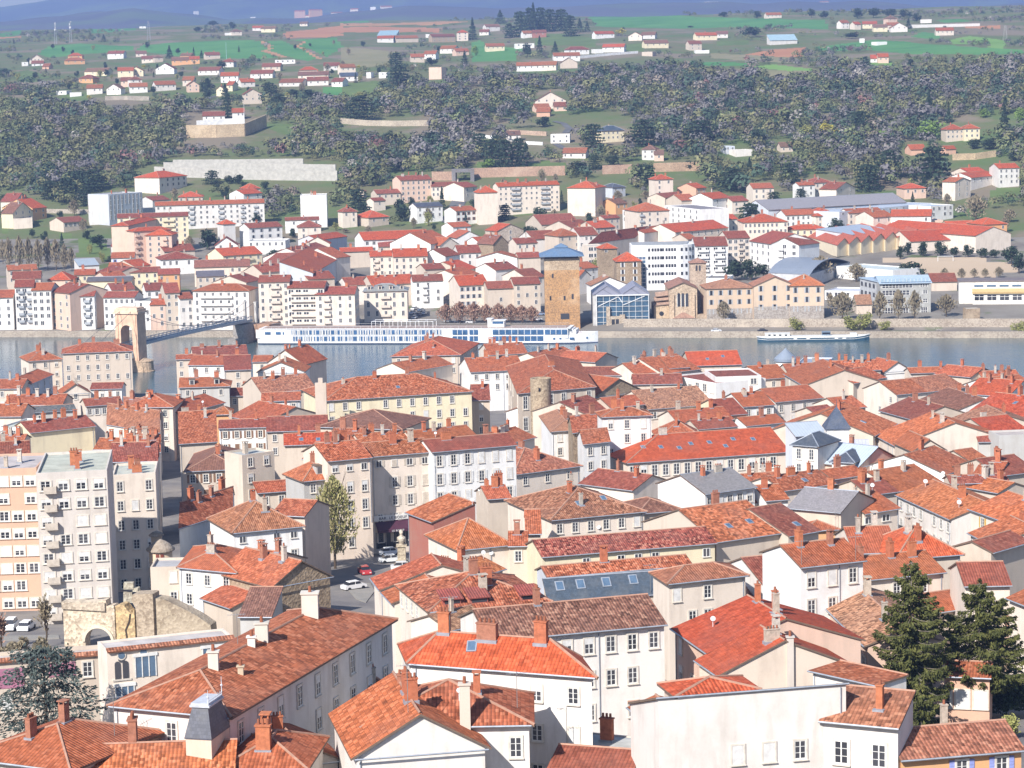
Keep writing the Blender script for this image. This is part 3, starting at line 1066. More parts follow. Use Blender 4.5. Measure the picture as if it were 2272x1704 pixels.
mountain('far_mountains', 10500, 4500, 0, 4.1, [(-300, 40), (0, 16), (60, 8), (130, -3), (300, -40), (600, -70), (1000, -90), (1500, -60), (2000, -80), (2600, -70)], (.07, .07, .08))
# river
k = NT('river_water')
geo = k.n('NewGeometry')
mp = k.n('Mapping'); mp.inputs['Scale'].default_value = (.30, 1.0, 1); k.l(geo.outputs['Position'], mp.inputs[0])
n1 = k.noise(.9, 3, mp.outputs[0]); n2 = k.noise(.22, 3, mp.outputs[0])
k.bump(k.math('ADD', n1, n2), .32, .35)
big = k.noise(.012, 3, geo.outputs['Position'])
k.set(k.mix(k.ramp(big, .35, .65), (.045, .085, .115), (.075, .11, .105)), .16, 0, .5)
mb = MB()
xs = [-1500, -900, 900, 1500]
lo = [(x, y_far(x) - RIVER_W - .5, 0) for x in xs]; hi = [(x, y_far(x) + .5, 0) for x in xs]
mb.add(lo + hi, [(i, i + 1, i + 5, i + 4) for i in range(3)])
tag(mb.build('river_water', k.m), kind='structure')
mb = MB()
mb.add([(x, y_far(x) - RIVER_W - 3, -3.2) for x in xs] + [(x, y_far(x) + 3, -3.2) for x in xs], [(i, i + 1, i + 5, i + 4) for i in range(3)])
tag(mb.build('river_bed', M_CONC, color=(.1, .1, .08)), kind='structure')
def bank_wall(name, label, s0, x_a, x_b, zlo, zhi, th, colr, mat=None, cap=True, kind=None):
	mb = MB()
	n = max(1, int((x_b - x_a) / 12))
	for i in range(n):
		xa, xb = x_a + (x_b - x_a) * i / n, x_a + (x_b - x_a) * (i + 1) / n
		pa, pb = (xa, y_far(xa) + s0), (xb, y_far(xb) + s0)
		mb.prism([pa, pb, (pb[0], pb[1] + th), (pa[0], pa[1] + th)], zlo, zhi)
	o = mb.build(name, mat or M_STONE, None, ((x_a + x_b) / 2, y_far((x_a + x_b) / 2) + s0, zlo), colr)
	tag(o, label, 'wall')
	return o
bank_wall('quay_wall', 'low stone quay wall along the far water edge', -.3, -700, 700, -3, 2.6, .8, (.40, .35, .29))
bank_wall('quay_wall', 'tall stone terrace wall above the right hand far quay', 13.2, 46, 500, 1.5, 6.2, .7, (.46, .40, .33))
bank_wall('quay_wall', 'grey wall along the near river bank behind the old town houses', -RIVER_W - .6, -600, 600, -3, 4.4, .6, (.36, .37, .39), M_CONC)
town('n', 0, 760, '''
H 405 72 850 55 2 16 b r5 | long beige riverside house with rows of tall grey windows and a mottled roof | rows=3 cols=7 st=3.2 sh= sw=1 ch=3
H 185 120 398 106 50 13 c r3 | small cream house joined to the left of the long beige riverside house | cols=3 ch=3
G -30 300 140 298 240 10 b r | low beige house with a red roof at the left frame edge by the river | ch=2
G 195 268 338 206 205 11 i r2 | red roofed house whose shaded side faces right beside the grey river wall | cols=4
E 400 332 578 322 272 9 c r | cream gabled house in front of the grey river wall | cols=1 rows=1 d=9
G 585 302 785 298 262 9 w d | white panelled house with a dark red roof before the grey river wall | cols=4 rows=1 ch=0
G -60 480 135 478 400 12 c r | house with a plain red roof slope at the left edge below the riverside | nowin=1
G 30 406 400 402 338 12 b r | wide brownish red roof behind the left edge, lined with chimney stacks | ch=5 nowin=1
G 213 455 490 438 410 11 g j | grey low shed with a dark flat-looking roof among red roofs on the left | ch=0 cols=3 p=.15
G 555 412 790 396 360 11 c d2 | cream house with pale vertical bands under a dark red roof | cols=5 sh=w rows=1 ch=2
HR 815 420 1115 416 335 14 c r | house with a broad red roof at the top end of the dark street | cols=3 ch=2
G 690 530 1030 582 450 12 c e | house with a long rust roof sloping along the dark street | nowin=1 ch=4 C=1036,500
G 800 430 1035 448 400 13 p f | pinkish shaded roof with an orange chimney near the top of the dark street | nowin=1 ch=2 C=1037,405
G 195 584 612 540 495 11 y d | long cream courtyard wall under a red roof on the left | nowin=1 ch=5
F -10 545 122 548 490 12 w h | white stepped terrace house at the left edge | cols=2 rows=1
G -40 642 150 640 598 13 b r | narrow red roof behind the orange apartment block | nowin=1 ch=3
G 610 690 820 690 622 14 b r | red roof with chimneys behind the grey apartment tower | nowin=1 ch=4
G 820 704 1032 708 625 14 c r | red roof house behind the cream block beside the dark street | nowin=1 ch=4 C=1036,640
G 720 772 1014 764 - 17 b d | dark red roof just behind the terrace of the cream block | nowin=1 ch=4 C=1024,690
G 850 748 1022 741 - 17 c r3 | red roof with chimneys wedged between the cream block and the dark street | nowin=1 ch=3 C=1029,655
G -60 735 190 722 645 16 b d | dark red roof peeping over the orange apartment block | nowin=1 ch=2
F -120 818 234 808 715 23 t2 h3 | orange and cream apartment block at the left edge with white blinds | name=apartment_block cat=apartment-block st=2.8 rows=8 cols=4 ww=1.5 wh=1.5 sh=B top=1.3 ch=2
F 232 844 690 821 678 23.5 a2 h3 | tall pale grey apartment tower with small balconies on the left | name=apartment_block cat=apartment-block st=2.8 rows=8 cols=4 ww=1.5 wh=1.5 sh=B top=1.3 ch=3 bal=.19 bw=1.9 bc=n C=724,690
F 724 856 1003 838 770 20 c h2 | cream apartment house with a roof terrace on the left of the dark street | name=apartment_block cat=apartment-block st=3.3 rows=6 cols=3 top=1.2 ch=3 C=1018,765
G 1160 655 1400 640 - 13 b r4 | house with a large mottled red roof right of the dark street | nowin=1 ch=3 C=1388,520
HR 1158 292 1480 282 228 13 g r2 | grey mansard house with two white dormers facing the street | dr=2 cols=3 ch=2
G 1160 465 1445 388 372 12 b r2 | house with white satellite dishes along its slanted red roof | nowin=1 ch=2
P 1390 463 1490 460 415 12 o o4 | tiny orange pyramid roofed lantern among red roofs | nowin=1 ch=0
G 1490 478 1722 520 400 12 b r3 | house with a red roof right of the tiny orange pyramid roof | nowin=1 ch=2
G 1415 556 1718 546 500 12 w d2 | white house with brown windows under a maroon roof left of centre | cols=4 rows=2 sh=b ch=2
G 1690 380 1937 373 325 12 w r5 | white house with grey shutters beside a bare chimney wall | cols=3 rows=2 sh=g ch=0
G 1690 326 2040 300 218 13 b e6 | house with a speckled rust roof behind the white shuttered house | nowin=1 ch=4
E 1665 192 1962 188 130 11 w r | white gabled house by the river with a plain front | nowin=1 d=13 ch=2
G 1450 180 1620 174 85 13 b d2 | beige house with a maroon roof and a small square window by the river | cols=1 rows=2 ch=1
G 1218 147 1447 146 85 13 w r2 | white riverside house with two big windows under a red roof | cols=3 rows=2 ch=2
G 1138 110 1262 106 80 14 b r | narrow beige riverside house left of the white one | cols=2 rows=3 ch=1
G 1250 95 1600 80 25 14 c d | cream house with a gabled dormer and a maroon roof at the water | cols=3 rows=1 ch=3
G 1632 126 1750 124 86 12 c r | small cream house with a red roof between two riverside gables | cols=1 rows=1 ch=0
E 1725 132 1962 140 50 13 c r | cream house with twin chimneys and a shaded river side | d=15 nowin=1 ch=3
G 1480 346 1690 340 296 10 b d | low beige house with two square windows and a maroon roof | cols=3 rows=1 ch=1
G 1725 576 2112 564 478 12 b d2 | wide beige house with a flat brown roof edge and an arched door | cols=4 rows=2 ch=1
G 1838 664 2182 652 588 13 b v | house with a vivid orange roof and two skylights | nowin=1 sk=2 ch=2
G 1960 752 2240 762 655 14 b r5 | house with a mottled roof and satellite dishes above the light green tree | nowin=1 ch=3
HR 1200 832 1540 815 672 13 b b1 | beige house with a dark brown hipped roof beside the dark street | cols=4 rows=2 sh=b ch=2 C=1590,705 p=.42
F 1562 728 1770 700 690 18 b h | tall bare beige block with an orange chimney stack and small odd windows | cols=2 rows=3 ch=1
HL 1962 892 2195 868 742 15 g r3 | grey mansard house with a sloping red roof beside the light green tree | cols=2 rows=3 ch=1 dr=1
M 1665 972 1868 957 900 11 b r3 | low lean-to with a small red roof against the tall beige block | cols=2 rows=1 ch=0
H 1510 1225 1950 1182 1030 11 w e4 | white house with a large hipped rust roof facing the square | cols=4 rows=2 ch=2 attic=1
G 1157 1200 1500 1090 - 11 w r4 | white house whose red roof runs down to the foot of the dark street | nowin=1 ch=4 C=1512,985
G 1760 1112 1968 1122 1020 12 b r4 | small red roof tucked behind the white hipped house near the light green tree | nowin=1 ch=0
''')
town('n', 756, 760, '''
H 330 90 770 80 -28 15 b r3 | large beige riverside house with a broad hipped red roof in front of the cruise ship | cols=5 rows=2 sw=1 ch=4 C=885,5
G 435 190 722 142 112 13 c r3 | small gabled house right in front of the big hipped riverside house | nowin=1 ch=2
H -105 377 845 316 215 16 y r7 | long pale yellow house with two rows of tall windows and a wavy mottled roof | cols=11 rows=4 st=3.4 ww=1.05 wh=1.9 ch=4 sk=1
P -150 545 392 562 436 13 b b2 | house with a large brown hipped roof in front of the long yellow house | nowin=1 ch=0
H 1150 330 1642 287 130 16 b r5 | large stone hall with arched windows and a great hipped roof | cols=6 rows=2 st=5.5 wh=3.4 ww=1.2 sw=1 scols=5 ch=1 C=1530,120 
G 840 192 1180 176 96 12 w r3 | white house with a red roof left of the great stone hall | cols=5 rows=2 ch=4
G 960 82 1205 70 8 13 c r3 | red roof crowded with big chimneys at the water edge | nowin=1 ch=6
G 1290 112 1520 70 50 13 c r3 | red roof behind the great stone hall, close to the river | nowin=1 ch=3
G 1390 112 1645 128 62 12 b r | house with a dark glazed gable frame at the water behind the stone hall | nowin=1 ch=2
G 1440 216 1822 214 160 11 w d | white modern hall with a flat red-brown roof and glass rooflight | cols=4 rows=1 ch=0 p=.2 name=town_hall_annex cat=building
G 1890 272 2205 266 206 11 b d | low building with a maroon roof right of the white modern hall | nowin=1 ch=1
G 1900 206 2080 190 130 12 c r | small red roof with satellite dishes by the river | nowin=1 ch=2
G 2080 202 2320 172 90 12 c r | red roof with tall chimneys at the bend of the river | nowin=1 ch=4
E 1640 352 1952 312 236 10 s r2 | house with a rubble stone gable right of the round tower stump | nowin=1 stone=1 d=16 ch=0
G 1258 455 1625 312 295 11 w r3 | white walled house with a narrow red roof stepping up beside the tower stump | nowin=1 ch=2 d=8
HL 1365 574 1560 560 - 13 w t1 | white house with an ochre hipped roof in the middle of the old town | C=1480,462 p=.45 cols=2 rows=2 ch=2
G 1500 584 1692 562 - 14 s r5 | old stone house with a speckled roof right of the ochre roof | C=1655,500 cols=2 rows=2 stone=1 ch=2
G 1568 658 1738 640 - 14 w r6 | white house wing with few windows below the speckled stone house roof | C=1695,588 cols=2 rows=3 ch=0
H 1690 482 2005 470 425 18 w r4 | tall bright white house with stone cross windows | cols=3 rows=4 skip=.35 wh=1.9 ch=3
G 1740 420 1955 400 352 14 b r2 | red roof behind the tall bright white house | nowin=1 ch=1
G 1590 470 1768 425 366 13 b d | maroon roof left of the tall bright white house | nowin=1 ch=1
G 1985 432 2405 400 300 13 c t6 | cream house with an ochre speckled roof and a dark window band | cols=6 rows=1 ww=1.6 ch=2
H 2060 618 2330 610 505 11 c r3 | cream house with a hipped red roof right of the tall white house | cols=3 rows=1 ch=2
HL 1850 778 2895 706 585 9.5 c v1 | very long beige school building with a bright red roof and a row of skylights | cols=15 rows=1 wh=2.4 ww=1.3 sk=8 ch=1 name=school_building cat=building
G 590 708 1130 662 612 19 w d1 | white corner house with tall windows and grey shutters on the square | cols=6 rows=5 st=3.5 wh=2 sh=w ch=2
G 195 738 590 706 640 18.5 c r6 | cream house with grey shutters over the restaurant on the square | cols=4 rows=5 st=3.4 wh=1.9 sh=n ch=3 attic=1
G -85 768 195 742 648 18.5 n r6 | beige house behind the light green tree on the square | cols=3 rows=5 st=3.4 wh=1.9 ch=3 attic=1
G 480 640 870 600 558 15 b r1 | maroon roof behind the white corner house | nowin=1 ch=3
G 130 650 430 625 585 15 b r5 | speckled roof with grey chimneys behind the restaurant house | nowin=1 ch=4
G -60 640 130 640 560 15 b r4 | red roof with a glass skylight strip left of the restaurant house | nowin=1 ch=2
G 1080 652 1252 612 568 14 c r4 | small red roof with slim chimneys right of the white corner house | nowin=1 ch=4
H 1120 852 1545 796 680 10 c e5 | low house with a two toned tan and red roof in the centre | cols=3 rows=1 ch=2
G 850 375 962 372 275 13 b d | narrow house with a maroon roof between the yellow house and the stone hall | cols=1 rows=4 ch=1
M 435 1098 600 1160 1012 12 m o5 | market house with a wide orange roof and a dark red side wall | nowin=1 ch=0 p=.3
G 950 1012 1096 1002 930 12 b r3 | small roof with red chimneys behind the orange market house | nowin=1 ch=3
HR 1362 1146 1960 1090 935 11.5 c e7 | cream house with a broad speckled pinkish roof and red brick chimneys | cols=6 rows=1 ch=3 sk=2
H 1925 1105 2200 1080 1010 11 b b3 | rounded grey end of the speckled pinkish house under a brown roof | cols=4 rows=1 ww=1.2 ch=0
G 1545 912 1890 955 840 11 c d2 | house with crossing maroon roofs above the white courtyard wall | nowin=1 ch=2
F 1920 962 2215 1020 920 8 w w | long white courtyard wall building with a plain face | nowin=1 ch=0
''')
town('n', 1512, 760, '''
G 55 152 388 142 58 13 b v1 | riverside house with a bright red roof and dark gable chimneys | nowin=1 ch=0 sk=2
G -80 168 46 160 92 13 c r | red roof at the river left of the bright red one | nowin=1 ch=2
F 742 138 935 140 86 10 i z | long flat pale zinc roofed pavilion wing by the river | nowin=1 ch=1
G 500 238 690 226 150 11 c r2 | house with a maroon roof behind the white modern school block | cols=3 rows=1 ch=2
G 690 200 935 190 138 12 c r3 | red roof house below the zinc pavilion | nowin=1 ch=4
F 220 222 515 212 168 13 w d | modern white block with a red terrace and a big blank wall | cols=3 rows=2 ww=1.8 skip=.5 ch=0
F -60 212 222 262 172 12 w d | modern glazed block with white posts and a red flat roof | cols=6 rows=3 ww=1.7 wh=2.2 ch=0
G 668 203 797 278 170 12 b r3 | beige house with a wide blank gable and a weathered roof | sw=1 cols=2 rows=2 skip=.5 scols=4 d=22 ch=1
G 1000 186 1285 176 118 12 b r7 | red roof with wavy tiles and brick chimneys beside the river | nowin=1 ch=5
G 1110 264 1315 226 178 12 b r5 | speckled red roof behind the cream gabled house on the right | nowin=1 ch=1
E 1310 190 1480 178 128 11 w r | small white gabled shed by the river on the right | nowin=1 ch=1
G 1480 200 1760 190 162 11 c r3 | low house with a broken red roof line at the river on the right | nowin=1 ch=2
G 1640 204 1870 225 156 11 b r4 | red hip roof at the far right bend of the river | nowin=1 ch=1
G 1388 338 1582 320 224 12 c r4 | cream house with a wide gable and two tall attic windows | sw=1 cols=3 rows=2 skip=.4 scols=3 d=15 ch=0
G 1582 320 1832 290 222 12 c e5 | house with a darker roof joined to the cream gabled house | cols=4 rows=1 ch=0
G 606 386 910 358 290 12 a r2 | cream house with four columns of stone framed windows | cols=4 rows=3 wh=1.9 ch=1
G 400 416 596 402 325 12 w r1 | white house with a maroon roof left of the stone framed windows | cols=3 rows=2 ch=2
G -20 522 332 496 432 11 c r2 | red roofed house left of the white house, in the crowded middle right | nowin=1 ch=3
G 110 562 356 542 495 10 b d2 | low maroon roof with a grey chimney above the school building | nowin=1 ch=3
G 265 472 422 460 368 12 y d1 | house with a dark maroon roof and a yellow window bay | cols=2 rows=1 ch=1
G 420 540 665 516 478 10 w r1 | narrow red roof just above the long school building | nowin=1 ch=1
G 1030 432 1188 416 355 11 c r4 | small red roof house behind the slate spire | nowin=1 ch=1
G 880 470 1010 452 392 11 b d | small beige gable behind the slate spire | nowin=1 ch=0 d=8
G 1238 602 1382 525 425 12 b o5 | house with a steep orange roof and a wide pale gable right of the slate spire | nowin=1 ch=1 sk=1
G 1250 594 1390 668 530 11 c o4 | cream house with a low wide gable under a wavy orange roof | sw=1 cols=3 rows=2 skip=.5 scols=5 d=26 ch=2
G 1465 402 1690 478 330 11 w b3 | white fronted house with a tan and brown weathered roof | cols=4 rows=1 sh=w ch=3
G 1285 440 1505 500 385 11 b d2 | maroon roof with slim chimneys between the spire and the tan roof | nowin=1 ch=2
G 1755 488 1885 558 405 11 b t5 | house with a speckled orange roof and a grey stepped gable strip | nowin=1 d=16 ch=1
G 1870 440 2215 480 345 12 c v3 | large vivid red roof with chimneys on the right edge | nowin=1 ch=3 sk=1
G 2000 590 2230 565 482 11 b v2 | bright red roof slope above the grey rendered gable on the right edge | nowin=1 ch=1
G 1830 330 2110 350 240 11 w v2 | white house with a red roof near the far right river bend | nowin=1 ch=3
G 2010 300 2270 270 225 11 w r2 | pale house with red roof touching the right edge by the river | nowin=1 ch=3
G 1960 250 2200 240 185 10 b r4 | cluster house with grey chimneys at the right edge by the water | nowin=1 ch=4
G 1920 642 2052 640 578 11 g d2 | small maroon roof above a dark open gallery on the right | nowin=1 ch=0
F 2050 600 2290 590 565 13 g h | grey rendered blank house at the right edge | nowin=1 ch=0
G 1700 852 1892 792 690 10 w r4 | house with a broad red roof and a low white wall beneath | nowin=1 ch=1 d=18
E 1500 700 1700 690 630 11 b r1 | maroon roof with a white box dormer | nowin=1 ch=0
G 1850 762 1965 745 694 11 b r3 | small red roof near the right edge above a dark courtyard | nowin=1 ch=0
G 2050 862 2290 832 742 11 b d2 | wide maroon roof with one orange chimney at the right edge | nowin=1 ch=1
G 1890 852 2050 862 772 11 b r1 | red roof with a cut-in terrace near the right edge | nowin=1 ch=1
G 1395 962 1690 912 815 11 c r2 | red roofed house behind the long orange house on the right | nowin=1 ch=2
G 1400 986 1745 1142 965 11 a o4 | long white fronted house with arched windows under an orange roof | cols=8 rows=2 sh=w ch=2
G 1770 922 2050 972 885 11 b o5 | narrow orange roof strip behind the long orange house | nowin=1 ch=2
G 1740 912 2110 900 858 12 b d3 | wide maroon roof with pipes near the right edge | nowin=1 ch=4
G 1870 1076 2130 1168 1010 12 c o4 | cream house with ochre shutters below an orange roof at the right edge | cols=5 rows=2 sh=y ch=1
G 1180 1106 1402 1070 980 11 c r2 | house with a red roof and dark attic openings right of centre | cols=4 rows=1 ww=1.5 wh=1 ch=2
G 1210 985 1392 962 885 11 b d1 | maroon roof with a satellite dish and tall orange chimney | nowin=1 ch=3
G 975 884 1188 852 815 13 a r3 | pale house with a narrow red roof near the zinc roofs | cols=2 rows=2 ch=1
G 655 958 988 912 850 12 c r5 | red speckled roof right of the grey mansard roof | nowin=1 ch=3 sk=1
G 420 905 660 890 848 12 b r5 | speckled red roof in front of the long school building | nowin=1 ch=4
G 690 1068 1030 1098 955 12 b g | house with a grey slate roof and one orange chimney | nowin=1 ch=1
G 1000 1085 1165 1115 - 9 g x | house with a dark metal roof right of the grey slate roof | nowin=1 ch=1 d=6
G 545 1022 688 1012 925 12 w r4 | white house with small dark attic windows and a red roof | cols=3 rows=1 ww=.8 ch=1
G 290 1012 416 1004 930 12 b r7 | tiny speckled roof in front of the grey mansard house | nowin=1 ch=1
G 150 978 472 932 838 14 w g1 | white house with a broad grey roof and a ribbed mansard side | cols=5 rows=2 ch=2
G 130 1080 500 1035 1000 11 c r5 | low red roof below the grey mansard house | nowin=1 ch=3
G 225 1288 662 1226 1055 11 b o8 | house with an ochre brown mottled roof and two skylights over an open gallery | nowin=1 sk=2 ch=1
G 690 1250 885 1215 1062 11 b d3 | maroon roof with a blue skylight right of the ochre mottled roof | nowin=1 ch=0 sk=1
H 795 1216 1010 1206 1152 9 o r2 | low red hipped roof hanging over an orange doorway | nowin=1 ch=0
''')
town('n', 756, 1140, '''
P 760 226 1095 192 - 11 c o3 | cream house with a pyramid roof and two white satellite dishes | nowin=1 ch=0 p=.72 d=13
G 1088 208 1202 206 120 11 b r4 | narrow roof strip right of the pyramid roof with a lead valley | cols=1 rows=1 ch=1
G 1200 130 1290 128 -20 11 b r3 | small red roof squeezed between the pyramid roof and a tall beige wall | nowin=1 ch=0
G 1302 278 2415 188 100 10.5 y d9 | very long ochre house with a heavily mottled brown roof | cols=10 rows=1 skip=.3 wh=1.2 ch=0 d=9
G 1335 408 2260 330 310 12 i r8 | top roof strip of the slate fronted house | nowin=1 ch=1
M 1345 570 2045 518 - 9.5 b q | slate blue mansard slope with four roof windows | nowin=1 ch=0 p=.95 d=2.5 name=mansard_house ov=.2
H 2120 450 2612 396 258 13 c e3 | cream house with a hipped red roof and a pair of small paned windows | cols=5 rows=2 skip=.5 ch=0 C=2500,330
H 580 630 1340 564 385 11.5 c r8 | house with red shed dormers and a spotted roof at the narrow lane | cols=6 rows=1 sw=1 scols=6 dr=0 sk=1 ch=4
G 215 418 270 492 395 11 c r4 | first cream house along the narrow lane with a tiled roof | nowin=1 d=16 ch=0
G 285 510 348 578 450 10.5 c r3 | second cream house along the narrow lane, its roof one step lower | nowin=1 d=11 ch=0
G 715 458 1045 356 330 10 b o4 | low orange roof leaning on the pyramid roofed house | nowin=1 ch=2
G 700 752 960 690 632 10 c t5 | small pinkish mottled roof between the dormer house and the bright red hip roof | nowin=1 ch=1
''')
town('n', 756, 1278, '''
G 960 414 2088 310 165 14 a b6 | long pale house with a dark brown mottled roof and stone framed windows | cols=8 rows=3 st=3.6 skip=.2 wh=1.7 ch=1 d=11
H 450 552 1620 640 - 13.5 a v2 | big cream house with a bright red hipped roof in the foreground centre | cols=5 rows=3 st=3.7 wh=1.5 ch=3 sk=1 top=1.3 C=1535,525 p=.62
H 40 838 440 800 590 9 c b1 | cream house with a dark grey brown hipped roof left of the bright red hip | cols=3 rows=2 ch=3
P 160 968 1215 948 - 9.5 a r4 | pale house with an orange cross roof and white windows in the bottom centre | d=9.5 p=.52 cols=6 rows=3 wh=1.8 top=1.2 ch=2
E 100 1165 930 1100 900 8 a o4 | white front gable under an orange tiled roof at the bottom | nowin=1 d=14 ch=2
F 1180 1060 2070 1150 1020 6 c h | cream garden wall building behind the low maroon roof at the bottom | nowin=1 ch=1 par=.2
M 1330 1290 1850 1330 1120 4.5 c d1 | low maroon roof at the bottom edge beside the cream wall | nowin=1 ch=0
G 1888 850 2008 948 - 9 a r2 | narrow pale house with an orange roof at the dark yard | cols=4 rows=2 ch=0 d=4.5
E 1650 770 1880 740 705 7 b b1 | little grey gabled shed in the dark yard | nowin=1 ch=0 d=7
''')
town('n', 1512, 1140, '''
G 540 472 682 458 305 11 a d3 | dark red roof right of the cream paned window house | nowin=1 ch=0 d=14
H 425 606 692 545 478 8.5 a b3 | low brown hipped roof over a pale bay | nowin=1 ch=0
G 770 344 1172 300 172 17 w r2 | tall white house with a blank left gable and red roof | cols=3 rows=5 st=3.3 wh=1.8 ch=2 d=9.5
G 1170 428 1692 376 270 12 c r1 | cream house with a maroon roof and grey chimney behind the left spruce | cols=6 rows=2 ch=3
G 1120 256 1400 246 90 12 c r1 | red roof with a line of white tiles right of the ochre gallery roof | nowin=1 ch=2
H 1395 285 1800 255 78 12 b v2 | large orange red hipped roof behind the spruces | nowin=1 ch=3
G 1832 466 2120 460 320 12 c d1 | beige house with an orange side wall behind the right spruce | nowin=1 ch=0
G 1610 640 1885 600 515 8 b r1 | low maroon roof half hidden behind the two spruces | nowin=1 ch=0
G 1870 125 2030 208 60 11 c o4 | lower orange roof below the ochre shuttered house | nowin=1 ch=2
G 2000 250 2240 180 150 12 b d3 | maroon roof at the right edge above the spruces | nowin=1 ch=0
G 2120 545 2260 600 430 11 c r2 | house with a red roof at the right edge beside the right spruce | nowin=1 ch=3
G 2140 790 2420 780 - 6 p t5 | broad pinkish tan roof at the right edge behind the right spruce | nowin=1 ch=0
G 888 543 1205 852 600 11 p t8 | long pinkish house with a weathered tan roof left of the spruces | cols=7 rows=2 sh=w top=1.6 ch=2
G -40 742 185 898 610 11.5 p v1 | beige house with a big plain red roof and grey chimneys | cols=3 rows=2 ch=3
G 115 946 255 1042 - 10 n v1 | cream gable house with white trimmed red roof in the right foreground | nowin=1 d=14 p=.42 ch=2
M 850 1020 1265 1112 - 10 a r5 | white walled house with a square tilted red roof beside the spruces | nowin=1 ch=0 p=.04 C=1452,1062
''')
town('n', 1512, 1278, '''
M -150 800 1062 706 - 14 a d | large plain beige house front with few white windows in the right foreground | cols=6 rows=4 skip=.5 top=4.4 wh=1.6 st=3.3 ch=0 p=-.3 d=9 ov=.1
P -20 772 470 728 668 14.6 b v2 | low red hipped roof behind the plain beige house front | nowin=1 ch=0
M 912 930 1398 976 738 13 a e5 | narrow cream house with two brown framed windows and a small tiled roof | cols=2 rows=3 ww=1.2 wh=2 top=1.6 ch=1
G 1420 1182 2195 1118 975 8 o e5 | orange house with lilac blue shutters at the bottom right | cols=3 rows=2 sh=u top=.5 ch=1 nodp=1
''')
town('n', 0, 1278, '''
H 735 834 1482 906 - 11 a r5 | large hipped house with a big orange red tiled roof in the left foreground | cols=1 rows=3 sw=1 scols=9 st=3.3 skip=.1 ch=0 C=2530,285 wh=1.9 top=1
HR -220 1165 450 1250 - 9 c r2 | house with a wide red hipped roof and black chimneys at the bottom left corner | cols=5 rows=2 C=1035,1010 ch=2
G 390 1330 1500 1290 1090 5 c o6 | low orange tiled roof along the bottom left edge | nowin=1 ch=2 Y=194
H 1450 1235 1960 1240 1035 6.5 a r3 | low red hipped roof at the bottom beside the blossoming tree | nowin=1 ch=2
E 1660 1240 2180 1180 1080 6 a r3 | small white gable at the bottom beside the blossoming tree | nowin=1 ch=1 d=8
F 690 488 1515 400 380 13 c h | cream house with a trefoil window and two round windows below the roman ruin | nowin=1 ch=0 par=.3
F -100 560 692 500 470 11 b h | house with a painted false facade behind the cedar | cols=3 rows=3 skip=.5 ch=0
''')
town('n', 0, 1140, '''
H 1158 345 1520 380 - 9 w r1 | white house with a maroon hipped roof beside the round turret | cols=3 rows=2 ch=2 C=1610,250
G 1515 352 1720 372 245 9 c r5 | small jumbled red roof right of the maroon hipped house | cols=2 rows=2 ch=2
G 1540 420 1730 410 355 8 b t3 | little grey house with a crooked porch roof | cols=2 rows=2 ch=0
E 1760 470 2130 400 310 8 s r3 | rubble stone gable with a low red roof by the square | nowin=1 stone=1 d=14 ch=2
M 1550 665 1750 665 480 5 g b3 | corrugated lean-to roof beside the ruin | nowin=1 ch=0 p=.25
M 1310 545 1500 610 490 5 b r3 | low walled shed with a strip of red tiles beside the ruin | nowin=1 ch=0
F 970 345 1165 340 - 9 b h | beige house under the round turret with a small red window | cols=2 rows=2 skip=.4 ch=0 d=7
''')
